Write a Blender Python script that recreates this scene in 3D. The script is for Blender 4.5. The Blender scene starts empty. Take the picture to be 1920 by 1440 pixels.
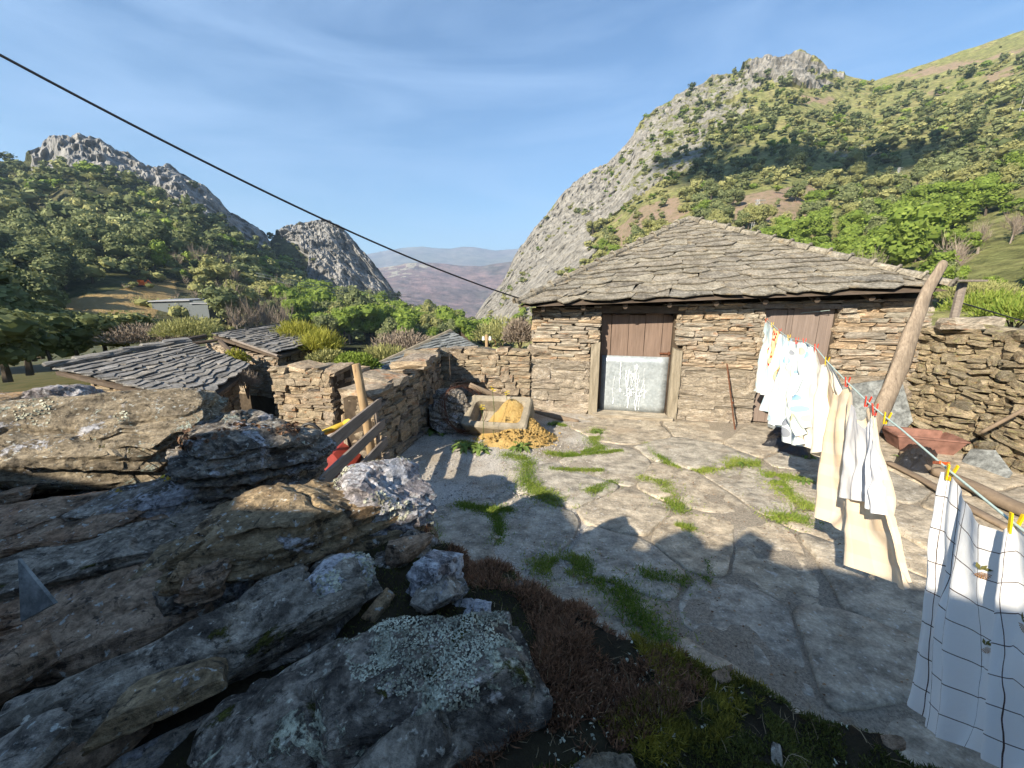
import bpy, math, random
import numpy as np
from mathutils import Matrix, Vector

# ------------------------------------------------------------------ camera, sky, sun, exposure
scene = bpy.context.scene
COL = scene.collection
CAM_Z = 2.2
PITCH = math.radians(12.5)
FPX = 720.0                       # focal length in units of a 1920 px wide picture

cam_data = bpy.data.cameras.new('camera')
cam_data.sensor_width = 36.0
cam_data.lens = FPX / 1920 * 36.0
cam_data.clip_start = 0.03
cam_data.clip_end = 60000
cam = bpy.data.objects.new('camera', cam_data)
COL.objects.link(cam)
cam.location = (0, 0, CAM_Z)
cam.rotation_euler = (math.pi / 2 - PITCH, 0, 0)
scene.camera = cam

SUN_EL = math.radians(30.0)
SUN_AZ = math.radians(42.0)       # light travels this far to the right of straight ahead
sun_dir = Vector((math.sin(SUN_AZ) * math.cos(SUN_EL), math.cos(SUN_AZ) * math.cos(SUN_EL), -math.sin(SUN_EL)))
sun_data = bpy.data.lights.new('sun', 'SUN')
sun_data.energy = 4.8
sun_data.angle = math.radians(0.5)
sun_data.color = (1.0, 0.90, 0.74)
sun = bpy.data.objects.new('sun', sun_data)
COL.objects.link(sun)
sun.location = (-30, -50, 60)
sun.rotation_euler = sun_dir.to_track_quat('-Z', 'Y').to_euler()

world = bpy.data.worlds.new('World')
scene.world = world
world.use_nodes = True
wn = world.node_tree.nodes
wl = world.node_tree.links
wn.clear()
w_out = wn.new('ShaderNodeOutputWorld')
w_bg = wn.new('ShaderNodeBackground')
w_bg.inputs['Strength'].default_value = 0.061
w_sky = wn.new('ShaderNodeTexSky')
w_sky.sky_type = 'NISHITA'
w_sky.sun_disc = False
w_sky.sun_elevation = SUN_EL
w_sky.sun_rotation = math.pi + SUN_AZ      # the sun stands behind the viewer, to the left
w_sky.altitude = 700
w_sky.air_density = 1.4
w_sky.dust_density = 0.0
w_sky.ozone_density = 4.0
# thin cirrus streaks over the whole sky
w_tc = wn.new('ShaderNodeTexCoord')
w_map = wn.new('ShaderNodeMapping')
w_map.inputs['Scale'].default_value = (1.0, 1.6, 6.0)
w_map.inputs['Rotation'].default_value = (0.15, 0.35, 0.5)
w_noise = wn.new('ShaderNodeTexNoise')
w_noise.inputs['Scale'].default_value = 1.5
w_noise.inputs['Detail'].default_value = 7
w_noise.inputs['Roughness'].default_value = 0.55
w_noise.inputs['Distortion'].default_value = 0.6
w_ramp = wn.new('ShaderNodeValToRGB')
w_ramp.color_ramp.elements[0].position = 0.45
w_ramp.color_ramp.elements[0].color = (0, 0, 0, 1)
w_ramp.color_ramp.elements[1].position = 0.80
w_ramp.color_ramp.elements[1].color = (0.6, 0.6, 0.6, 1)
w_mix = wn.new('ShaderNodeMixRGB')
w_mix.inputs['Color2'].default_value = (4.2, 5.0, 6.6, 1)
wl.new(w_tc.outputs['Generated'], w_map.inputs['Vector'])
wl.new(w_map.outputs['Vector'], w_noise.inputs['Vector'])
wl.new(w_noise.outputs['Fac'], w_ramp.inputs['Fac'])
wl.new(w_ramp.outputs['Color'], w_mix.inputs['Fac'])
wl.new(w_sky.outputs['Color'], w_mix.inputs['Color1'])
w_tint = wn.new('ShaderNodeMixRGB')          # a cleaner mountain blue over the whole sky
w_tint.blend_type = 'MULTIPLY'
w_tint.inputs['Fac'].default_value = 1.0
w_tint.inputs['Color2'].default_value = (0.75, 0.91, 1.03, 1)
wl.new(w_mix.outputs['Color'], w_tint.inputs['Color1'])
wl.new(w_tint.outputs['Color'], w_bg.inputs['Color'])
wl.new(w_bg.outputs['Background'], w_out.inputs['Surface'])

vs = scene.view_settings
vs.view_transform = 'Standard'
vs.look = 'None'
vs.exposure = 1.5
vs.gamma = 1.0
vs.use_curve_mapping = False
scene.render.engine = 'CYCLES'
scene.cycles.max_bounces = 4
scene.cycles.diffuse_bounces = 2
scene.cycles.glossy_bounces = 2
scene.cycles.transmission_bounces = 3
scene.cycles.volume_bounces = 0
scene.cycles.use_denoising = True
scene.cycles.use_adaptive_sampling = True
scene.cycles.adaptive_threshold = 0.02

# ------------------------------------------------------------------ helpers
R = random.Random(7)
NR = np.random.default_rng(7)
CP, SP = math.cos(PITCH), math.sin(PITCH)


def ray(px, py):
    """Direction (unit depth) towards a point measured on the 1920x1440 photograph."""
    a, b = (px - 960) / FPX, (py - 720) / FPX
    return (a, CP - b * SP, -(SP + b * CP))


def gp(px, py, z=0.0):
    """Point at height z seen at (px, py)."""
    d = ray(px, py)
    t = (z - CAM_Z) / d[2]
    return (d[0] * t, d[1] * t, z)


def aty(px, py, y):
    d = ray(px, py)
    t = y / d[1]
    return (d[0] * t, y, CAM_Z + d[2] * t)


def on_plane(px, py, p0, n):
    d = ray(px, py)
    t = ((p0[0]) * n[0] + (p0[1]) * n[1] + (p0[2] - CAM_Z) * n[2]) / (d[0] * n[0] + d[1] * n[1] + d[2] * n[2])
    return (d[0] * t, d[1] * t, CAM_Z + d[2] * t)


def azel(px, py):
    d = ray(px, py)
    return math.atan2(d[0], d[1]), math.atan2(d[2], math.hypot(d[0], d[1]))


def project(P):
    """World points (n,3) -> photograph coordinates, for planning what grows where."""
    x, y, z = P[:, 0], P[:, 1], P[:, 2] - CAM_Z
    dep = y * CP - z * SP
    return 960 + FPX * x / dep, 720 + FPX * (-y * SP - z * CP) / dep


# --- value noise, vectorised
def _h(ix, iy, iz, seed):
    n = (ix.astype(np.int64) * 374761393 + iy.astype(np.int64) * 668265263 + iz.astype(np.int64) * 2147483647 + seed * 974634777) & 0xffffffff
    n = ((n ^ (n >> 13)) * 1274126177) & 0xffffffff
    n = ((n ^ (n >> 16)) * 2246822519) & 0xffffffff
    return ((n ^ (n >> 15)) & 0xffffff) / float(0xffffff)


def vn(P, seed=0):
    P = np.asarray(P, float)
    f = np.floor(P)
    i = f.astype(np.int64)
    u = P - f
    u = u * u * (3 - 2 * u)
    x, y, z = i[..., 0], i[..., 1], i[..., 2]
    ux, uy, uz = u[..., 0], u[..., 1], u[..., 2]

    def L(a, b, t):
        return a + (b - a) * t
    c = [[[_h(x + a, y + b, z + d, seed) for d in (0, 1)] for b in (0, 1)] for a in (0, 1)]
    return L(L(L(c[0][0][0], c[1][0][0], ux), L(c[0][1][0], c[1][1][0], ux), uy),
             L(L(c[0][0][1], c[1][0][1], ux), L(c[0][1][1], c[1][1][1], ux), uy), uz) * 2 - 1


def fbm(P, octv=4, seed=0, gain=0.5, lac=2.03):
    P = np.asarray(P, float)
    a, s, o = 1.0, 0.0, 0.0
    for k in range(octv):
        s = s + a * vn(P + 17.3 * k, seed + k)
        o += a
        a *= gain
        P = P * lac
    return s / o


def ridged(P, octv=4, seed=0):
    P = np.asarray(P, float)
    a, s, o = 1.0, 0.0, 0.0
    for k in range(octv):
        s = s + a * (1 - 2 * np.abs(vn(P + 9.1 * k, seed + k)))
        o += a
        a *= 0.5
        P = P * 2.1
    return s / o


def inpoly(x, y, poly):
    x = np.asarray(x); y = np.asarray(y)
    c = np.zeros(x.shape, bool)
    n = len(poly)
    for i in range(n):
        x1, y1 = poly[i]
        x2, y2 = poly[(i + 1) % n]
        if y1 == y2:
            continue
        c ^= ((y1 > y) != (y2 > y)) & (x < (x2 - x1) * (y - y1) / (y2 - y1) + x1)
    return c


# --- objects
def T(v):
    return Matrix.Translation(Vector(v))


def mesh_py(name, V, F, smooth=False):
    me = bpy.data.meshes.new(name)
    me.from_pydata([tuple(map(float, v)) for v in V], [], F)
    me.validate(verbose=False)
    if smooth:
        me.polygons.foreach_set('use_smooth', [True] * len(me.polygons))
    me.update()
    return me


def mesh_np(name, V, F, smooth=False, mi=None, attrs=None):
    """V (n,3) array, F (m,k) array of one polygon size."""
    V = np.asarray(V, np.float32)
    F = np.asarray(F, np.int32)
    me = bpy.data.meshes.new(name)
    me.vertices.add(len(V))
    me.vertices.foreach_set('co', V.ravel())
    m, k = F.shape
    me.loops.add(m * k)
    me.loops.foreach_set('vertex_index', F.ravel())
    me.polygons.add(m)
    me.polygons.foreach_set('loop_start', np.arange(0, m * k, k, dtype=np.int32))
    if smooth:
        me.polygons.foreach_set('use_smooth', np.ones(m, bool))
    else:
        me.polygons.foreach_set('use_smooth', np.zeros(m, bool))
    if mi is not None:
        me.polygons.foreach_set('material_index', np.asarray(mi, np.int32))
    for nm, arr in (attrs or {}).items():
        a = me.attributes.new(nm, 'FLOAT', 'POINT')
        a.data.foreach_set('value', np.asarray(arr, np.float32))
    me.update(calc_edges=True)
    return me


def link(name, me, mats=None, parent=None, mw=None):
    o = bpy.data.objects.new(name, me)
    COL.objects.link(o)
    if mats is not None and me is not None:
        for m in (mats if isinstance(mats, (list, tuple)) else [mats]):
            if len(me.materials) < (len(mats) if isinstance(mats, (list, tuple)) else 1):
                me.materials.append(m)
    if parent is not None:
        o.parent = parent
        if parent.type == 'EMPTY':
            o.matrix_parent_inverse = T(-parent.location)
    if mw is not None:
        o.matrix_basis = mw
    return o


def tag(o, label=None, cat=None, group=None, kind=None):
    if label:
        o['label'] = label
    if cat:
        o['category'] = cat
    if group:
        o['group'] = group
    if kind or cat:
        o['kind'] = kind or 'thing'
    return o


def thing(name, loc, label, cat, group=None):
    o = bpy.data.objects.new(name, None)
    o.empty_display_size = 0.1
    COL.objects.link(o)
    o.location = loc
    return tag(o, label, cat, group)


class MB:
    """Collects shapes into one mesh."""

    def __init__(self):
        self.v = []
        self.f = []

    def poly(self, V, F):
        b = len(self.v)
        self.v += [tuple(v) for v in V]
        self.f += [tuple(i + b for i in f) for f in F]
        return self

    def box(self, c, s, M=None):
        V = []
        for x in (-.5, .5):
            for y in (-.5, .5):
                for z in (-.5, .5):
                    p = Vector((x * s[0], y * s[1], z * s[2]))
                    if M is not None:
                        p = M @ p
                    V.append((p.x + c[0], p.y + c[1], p.z + c[2]))
        return self.poly(V, [(0, 1, 3, 2), (4, 6, 7, 5), (0, 4, 5, 1), (2, 3, 7, 6), (0, 2, 6, 4), (1, 5, 7, 3)])

    def tube(self, pts, rad, n=8, cap=True):
        pts = [Vector(p) for p in pts]
        if not isinstance(rad, (list, tuple)):
            rad = [rad] * len(pts)
        V, F = [], []
        ref = Vector((0, 0, 1))
        for i, p in enumerate(pts):
            d = (pts[min(i + 1, len(pts) - 1)] - pts[max(i - 1, 0)]).normalized()
            if abs(d.dot(ref)) > 0.95:
                ref = Vector((1, 0, 0)) if abs(d.x) < .9 else Vector((0, 1, 0))
            a = d.cross(ref).normalized()
            b = a.cross(d).normalized()
            ref = b
            for k in range(n):
                t = 2 * math.pi * k / n
                V.append(p + (a * math.cos(t) + b * math.sin(t)) * rad[i])
        for i in range(len(pts) - 1):
            for k in range(n):
                k2 = (k + 1) % n
                F.append((i * n + k, i * n + k2, (i + 1) * n + k2, (i + 1) * n + k))
        if cap:
            F.append(tuple(range(n))[::-1])
            F.append(tuple(range((len(pts) - 1) * n, len(pts) * n)))
        return self.poly(V, F)

    def obj(self, name, mat, parent=None, smooth=False):
        return link(name, mesh_py(name, self.v, self.f, smooth), mat, parent)


def lerp(a, b, t):
    return tuple(x + (y - x) * t for x, y in zip(a, b))


def ico(sub=1):
    t = (1 + 5 ** .5) / 2
    V = [(-1, t, 0), (1, t, 0), (-1, -t, 0), (1, -t, 0), (0, -1, t), (0, 1, t), (0, -1, -t), (0, 1, -t), (t, 0, -1), (t, 0, 1), (-t, 0, -1), (-t, 0, 1)]
    F = [(0, 11, 5), (0, 5, 1), (0, 1, 7), (0, 7, 10), (0, 10, 11), (1, 5, 9), (5, 11, 4), (11, 10, 2), (10, 7, 6), (7, 1, 8), (3, 9, 4), (3, 4, 2), (3, 2, 6), (3, 6, 8), (3, 8, 9), (4, 9, 5), (2, 4, 11), (6, 2, 10), (8, 6, 7), (9, 8, 1)]
    V = [np.array(v) / np.linalg.norm(v) for v in V]
    for _ in range(sub):
        mid = {}
        G = []

        def m(a, b):
            k = (min(a, b), max(a, b))
            if k not in mid:
                p = V[a] + V[b]
                V.append(p / np.linalg.norm(p))
                mid[k] = len(V) - 1
            return mid[k]
        for a, b, c in F:
            ab, bc, ca = m(a, b), m(b, c), m(c, a)
            G += [(a, ab, ca), (b, bc, ab), (c, ca, bc), (ab, bc, ca)]
        F = G
    return np.array(V), np.array(F, np.int32)


ICO = [ico(k) for k in range(3)]
ICO6 = ico(5)
ICO5 = ico(4)
ICO4 = ico(3)

# ------------------------------------------------------------------ materials (all procedural)
class NT:
    def __init__(self, name, rough=0.85, spec=0.25):
        self.m = bpy.data.materials.new(name)
        self.m.use_nodes = True
        self.t = self.m.node_tree
        self.b = self.t.nodes['Principled BSDF']
        self.out = self.t.nodes['Material Output']
        self.b.inputs['Roughness'].default_value = rough
        self.b.inputs['Specular IOR Level'].default_value = spec

    def n(self, kind, **kw):
        return self.t.nodes.new('ShaderNode' + kind)

    def put(self, sock, val):
        if hasattr(val, 'is_linked'):
            self.t.links.new(val, sock)
        else:
            if isinstance(val, tuple) and len(val) == 3 and sock.type == 'RGBA':
                val = val + (1,)
            sock.default_value = val

    def coord(self, which='Object', scale=(1, 1, 1), rot=(0, 0, 0), loc=(0, 0, 0), add=None):
        tc = self.n('TexCoord')
        mp = self.n('Mapping')
        mp.inputs['Scale'].default_value = scale
        mp.inputs['Rotation'].default_value = rot
        mp.inputs['Location'].default_value = loc
        src = tc.outputs[which]
        if add is not None:
            va = self.n('VectorMath')
            va.operation = 'ADD'
            self.put(va.inputs[0], src)
            self.put(va.inputs[1], add)
            src = va.outputs[0]
        self.t.links.new(src, mp.inputs['Vector'])
        return mp.outputs['Vector']

    def rand(self):
        return self.n('ObjectInfo').outputs['Random']

    def randvec(self, k=50.0):
        m = self.n('VectorMath')
        m.operation = 'SCALE'
        c = self.n('CombineXYZ')
        r = self.rand()
        for i in range(3):
            mm = self.n('Math')
            mm.operation = 'MULTIPLY'
            self.put(mm.inputs[0], r)
            mm.inputs[1].default_value = (13.1, 47.7, 91.3)[i]
            self.put(c.inputs[i], mm.outputs[0])
        self.put(m.inputs[0], c.outputs[0])
        m.inputs['Scale'].default_value = k / 50
        return m.outputs[0]

    def noise(self, vec, scale, detail=5, rough=0.6, dist=0.0, col=False):
        x = self.n('TexNoise')
        self.put(x.inputs['Vector'], vec)
        x.inputs['Scale'].default_value = scale
        x.inputs['Detail'].default_value = detail
        x.inputs['Roughness'].default_value = rough
        x.inputs['Distortion'].default_value = dist
        return x.outputs['Color' if col else 'Fac']

    def voro(self, vec, scale, feature='F1', out='Distance', rnd=1.0, dim='3D'):
        x = self.n('TexVoronoi')
        x.voronoi_dimensions = dim
        x.feature = feature
        self.put(x.inputs['Vector'], vec)
        x.inputs['Scale'].default_value = scale
        x.inputs['Randomness'].default_value = rnd
        return x.outputs[out]

    def ramp(self, fac, *stops):
        x = self.n('ValToRGB')
        e = x.color_ramp.elements
        while len(e) < len(stops):
            e.new(0.5)
        for i, (p, c) in enumerate(stops):
            e[i].position = p
            if not isinstance(c, tuple):
                c = (c, c, c)
            e[i].color = c + (1,)
        self.put(x.inputs['Fac'], fac)
        return x.outputs['Color']

    def mix(self, fac, a, b, mode='MIX'):
        x = self.n('MixRGB')
        x.blend_type = mode
        self.put(x.inputs['Fac'], fac)
        self.put(x.inputs['Color1'], a)
        self.put(x.inputs['Color2'], b)
        return x.outputs['Color']

    def math(self, op, a, b=0.0, clamp=False):
        x = self.n('Math')
        x.operation = op
        x.use_clamp = clamp
        self.put(x.inputs[0], a)
        self.put(x.inputs[1], b)
        return x.outputs[0]

    def attr(self, name, out='Fac'):
        x = self.n('Attribute')
        x.attribute_name = name
        return x.outputs[out]

    def sep(self, vec):
        x = self.n('SeparateXYZ')
        self.put(x.inputs[0], vec)
        return x.outputs

    def bump(self, h, strength=0.5, dist=0.02, normal=None):
        x = self.n('Bump')
        x.inputs['Strength'].default_value = strength
        x.inputs['Distance'].default_value = dist
        self.put(x.inputs['Height'], h)
        if normal is not None:
            self.put(x.inputs['Normal'], normal)
        return x.outputs['Normal']

    def done(self, color, normal=None, rough=None):
        self.put(self.b.inputs['Base Color'], color)
        if normal is not None:
            self.put(self.b.inputs['Normal'], normal)
        if rough is not None:
            self.put(self.b.inputs['Roughness'], rough)
        return self.m


def m_plain(name, col, rough=0.7, spec=0.3, var=0.25, scale=6.0, metal=0.0):
    t = NT(name, rough, spec)
    n = t.noise(t.coord('Object'), scale, 5)
    c = t.mix(t.ramp(n, (0.3, 0.0), (0.75, 1.0)), tuple(x * (1 - var) for x in col), tuple(min(1, x * (1 + var)) for x in col))
    t.b.inputs['Metallic'].default_value = metal
    return t.done(c, t.bump(n, 0.15, 0.01))


def m_stone(name, cols, rust=(0.30, 0.13, 0.05), rust_at=0.62, lich=(0.46, 0.45, 0.40), lich_at=0.66, strata=3.0, k=1.0, bstr=0.8, bd=.03):
    """Layered schist: colour per stone, strata bands, rust and pale lichen."""
    t = NT(name, 0.92, 0.15)
    rv = t.randvec()
    v = t.coord('Object', add=rv)
    vs_ = t.coord('Object', scale=(1, 1, strata), add=rv)
    base = t.ramp(t.rand(), *[(i / max(1, len(cols) - 1), c) for i, c in enumerate(cols)])
    n1 = t.noise(v, 3.0 * k, 6, 0.65)
    n2 = t.noise(vs_, 2.2 * k, 6, 0.7)
    n3 = t.noise(v, 16 * k, 4, 0.7)
    c = t.mix(0.8, base, t.ramp(n2, (0.36, 0.5), (0.50, 1.0), (0.64, 1.5)), 'MULTIPLY')
    c = t.mix(t.ramp(n1, (rust_at - 0.06, 0.0), (rust_at + 0.1, 0.8)), c, rust)
    nl = t.noise(v, 5.0 * k, 7, 0.7, 0.4)
    c = t.mix(t.ramp(nl, (lich_at - 0.05, 0.0), (lich_at + 0.05, 0.75)), c, lich)
    c = t.mix(0.7, c, t.ramp(n3, (0.38, 0.5), (0.5, 1.0), (0.62, 1.5)), 'MULTIPLY')
    h = t.math('ADD', t.math('MULTIPLY', n2, 0.8), t.math('MULTIPLY', n3, 0.6))
    return t.done(c, t.bump(h, bstr, bd))


M = {}
M['house_stone'] = m_stone('house_stone', [(0.25, 0.195, 0.14), (0.33, 0.265, 0.19), (0.28, 0.235, 0.175), (0.40, 0.295, 0.19), (0.23, 0.205, 0.17), (0.35, 0.30, 0.235), (0.30, 0.27, 0.215)], lich_at=0.68, k=0.7, strata=1.1)
M['wall_stone'] = m_stone('wall_stone', [(0.20, 0.16, 0.105), (0.27, 0.215, 0.14), (0.22, 0.185, 0.13), (0.31, 0.25, 0.165), (0.17, 0.148, 0.11)], rust=(0.25, 0.14, 0.05), lich=(0.30, 0.29, 0.13), lich_at=0.6, k=0.7, strata=1.1)
M['left_stone'] = m_stone('left_stone', [(0.20, 0.165, 0.12), (0.29, 0.235, 0.16), (0.24, 0.20, 0.155), (0.33, 0.25, 0.16), (0.16, 0.14, 0.12)], lich_at=0.66, k=0.7, strata=1.1)
M['plinth_stone'] = m_stone('plinth_stone', [(0.31, 0.265, 0.205), (0.36, 0.305, 0.235), (0.33, 0.275, 0.215)], rust=(0.30, 0.16, 0.09), rust_at=0.66, lich=(0.60, 0.56, 0.50), lich_at=0.61, k=0.9, strata=0.9, bstr=1.0, bd=.05)
M['roof_slate'] = m_stone('roof_slate', [(0.155, 0.138, 0.112), (0.215, 0.19, 0.15), (0.18, 0.162, 0.132), (0.245, 0.218, 0.168), (0.155, 0.145, 0.125)], rust=(0.25, 0.19, 0.11), rust_at=0.62, lich=(0.31, 0.285, 0.235), lich_at=0.58, strata=1.0, k=1.8)
M['dark_slate'] = m_stone('dark_slate', [(0.12, 0.117, 0.112), (0.19, 0.182, 0.172), (0.15, 0.144, 0.136), (0.23, 0.212, 0.185)], rust=(0.19, 0.16, 0.12), rust_at=0.66, lich=(0.30, 0.29, 0.27), lich_at=0.68, strata=1.0, k=1.4, bstr=0.5)
M['blue_slate'] = m_stone('blue_slate', [(0.15, 0.16, 0.16), (0.19, 0.20, 0.195)], rust=(0.2, 0.17, 0.13), rust_at=0.72, lich=(0.33, 0.33, 0.32), lich_at=0.66, strata=1.0, bstr=0.3)
M['mortar'] = m_plain('mortar', (0.075, 0.058, 0.042), 0.95, 0.1, 0.4, 9)
M['earth'] = m_plain('earth', (0.07, 0.055, 0.04), 0.95, 0.1, 0.5, 14)


def m_wood(name, a, b, scale=(14, 14, 1.2), dark=(0.04, 0.03, 0.025)):
    t = NT(name, 0.85, 0.2)
    rv = t.randvec()
    v = t.coord('Object', scale=scale, add=rv)
    n = t.noise(v, 2.5, 7, 0.7, 0.3)
    n2 = t.noise(t.coord('Object', add=rv), 3, 4)
    c = t.mix(t.ramp(n, (0.3, 0.0), (0.7, 1.0)), a, b)
    c = t.mix(t.ramp(n, (0.27, 0.8), (0.36, 0.0)), c, dark)
    c = t.mix(0.6, c, t.ramp(n2, (0.25, 0.65), (0.75, 1.3)), 'MULTIPLY')
    return t.done(c, t.bump(n, 0.6, 0.01))


M['door_wood'] = m_wood('door_wood', (0.13, 0.09, 0.07), (0.25, 0.18, 0.14))
M['hatch_wood'] = m_wood('hatch_wood', (0.15, 0.115, 0.095), (0.26, 0.205, 0.175))
M['grey_wood'] = m_wood('grey_wood', (0.14, 0.115, 0.095), (0.27, 0.23, 0.195), scale=(12, 1.0, 12))
M['post_wood'] = m_wood('post_wood', (0.26, 0.17, 0.09), (0.42, 0.30, 0.17))
M['log_wood'] = m_wood('log_wood', (0.15, 0.115, 0.085), (0.34, 0.275, 0.205), scale=(16, 16, 1.5))
M['plank_wood'] = m_wood('plank_wood', (0.16, 0.12, 0.085), (0.27, 0.205, 0.145), scale=(3, 3, 3))
M['beam_dark'] = m_wood('beam_dark', (0.06, 0.045, 0.035), (0.13, 0.10, 0.075), scale=(2, 9, 9))


def m_metal_sheet():
    t = NT('galvanised_sheet', 0.42, 0.4)
    t.b.inputs['Metallic'].default_value = 0.35
    v = t.coord('Object')
    n = t.noise(v, 9, 6, 0.7)
    s = t.voro(v, 26, out='Color')
    c = t.mix(t.ramp(n, (0.3, 0.0), (0.7, 1.0)), (0.30, 0.34, 0.36), (0.44, 0.48, 0.50))
    c = t.mix(0.12, c, t.sep(s)[0], 'OVERLAY')
    return t.done(c, t.bump(n, 0.06, 0.01))


M['sheet_metal'] = m_metal_sheet()
M['limewash'] = m_plain('limewash', (0.74, 0.77, 0.78), 0.8, 0.2, 0.05)
M['rust'] = m_plain('rust', (0.13, 0.055, 0.03), 0.9, 0.2, 0.5, 30)
M['cable'] = m_plain('cable', (0.015, 0.015, 0.018), 0.5, 0.4, 0.1)
M['rope'] = m_plain('rope', (0.40, 0.50, 0.46), 0.7, 0.2, 0.15, 60)
M['pylon_steel'] = m_plain('pylon_steel', (0.34, 0.34, 0.34), 0.6, 0.4, 0.1, metal=0.2)
M['red_plastic'] = m_plain('red_plastic', (0.62, 0.035, 0.012), 0.4, 0.5, 0.05)
M['orange_plastic'] = m_plain('orange_plastic', (0.75, 0.12, 0.015), 0.4, 0.5, 0.05)
M['dull_yellow'] = m_plain('dull_yellow', (0.48, 0.33, 0.04), 0.6, 0.3, 0.25, 9)
M['yellow_plastic'] = m_plain('yellow_plastic', (0.76, 0.50, 0.005), 0.4, 0.5, 0.05)
M['red_paint'] = m_plain('red_paint', (0.26, 0.035, 0.022), 0.45, 0.5, 0.3, 8)
M['black_rubber'] = m_plain('black_rubber', (0.02, 0.02, 0.02), 0.5, 0.4, 0.2)
M['chain_steel'] = m_plain('chain_steel', (0.30, 0.29, 0.28), 0.35, 0.5, 0.3, 40, metal=0.8)
M['terracotta'] = m_plain('terracotta', (0.22, 0.115, 0.088), 0.9, 0.15, 0.45, 7)
M['shed_wall'] = m_plain('shed_wall', (0.12, 0.135, 0.14), 0.8, 0.2, 0.15)
M['shed_roof'] = m_plain('shed_roof', (0.27, 0.28, 0.30), 0.5, 0.4, 0.1)
M['ceramic'] = m_plain('ceramic', (0.75, 0.75, 0.72), 0.3, 0.5, 0.05)
M['petal'] = m_plain('petal', (0.75, 0.55, 0.01), 0.6, 0.2, 0.1)
M['rust_wire'] = m_plain('rust_wire', (0.09, 0.04, 0.025), 0.9, 0.2, 0.4, 30)
M['bark'] = m_plain('bark', (0.10, 0.08, 0.06), 0.95, 0.1, 0.4, 4)
M['pale_bark'] = m_plain('pale_bark', (0.25, 0.21, 0.17), 0.95, 0.1, 0.3, 4)
M['dead_leaf'] = m_plain('dead_leaf', (0.13, 0.075, 0.045), 0.8, 0.2, 0.5, 40)
M['straw'] = m_plain('straw', (0.30, 0.20, 0.095), 0.9, 0.1, 0.4, 30)
M['pebble'] = m_stone('pebble', [(0.40, 0.37, 0.33), (0.5, 0.47, 0.43)], strata=1.0, k=4)

t = NT('black_film', 0.28, 0.5)
_v = t.coord('Object')
_n = t.noise(_v, 12, 5, 0.6, 1.0)
M['black_film'] = t.done((0.022, 0.022, 0.024), t.bump(_n, 0.8, 0.03))

t = NT('ochre_sand', 0.95, 0.1)
_v = t.coord('Object')
_n = t.noise(_v, 22, 6, 0.75)
_n2 = t.noise(_v, 5, 5, 0.6)
M['sand'] = t.done(t.mix(t.ramp(_n2, (0.3, 0.0), (0.7, 1.0)), (0.47, 0.30, 0.10), (0.62, 0.44, 0.18)), t.bump(_n, 1.0, 0.07))

t = NT('trough_granite', 0.9, 0.15)
_v = t.coord('Object')
_n = t.noise(_v, 30, 5, 0.75)
_n2 = t.noise(_v, 4, 5, 0.6)
_c = t.mix(t.ramp(_n2, (0.35, 0.0), (0.7, 1.0)), (0.20, 0.172, 0.125), (0.33, 0.285, 0.215))
M['granite'] = t.done(t.mix(0.5, _c, t.ramp(_n, (0.3, 0.6), (0.7, 1.3)), 'MULTIPLY'), t.bump(_n, 0.5, 0.015))


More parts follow.
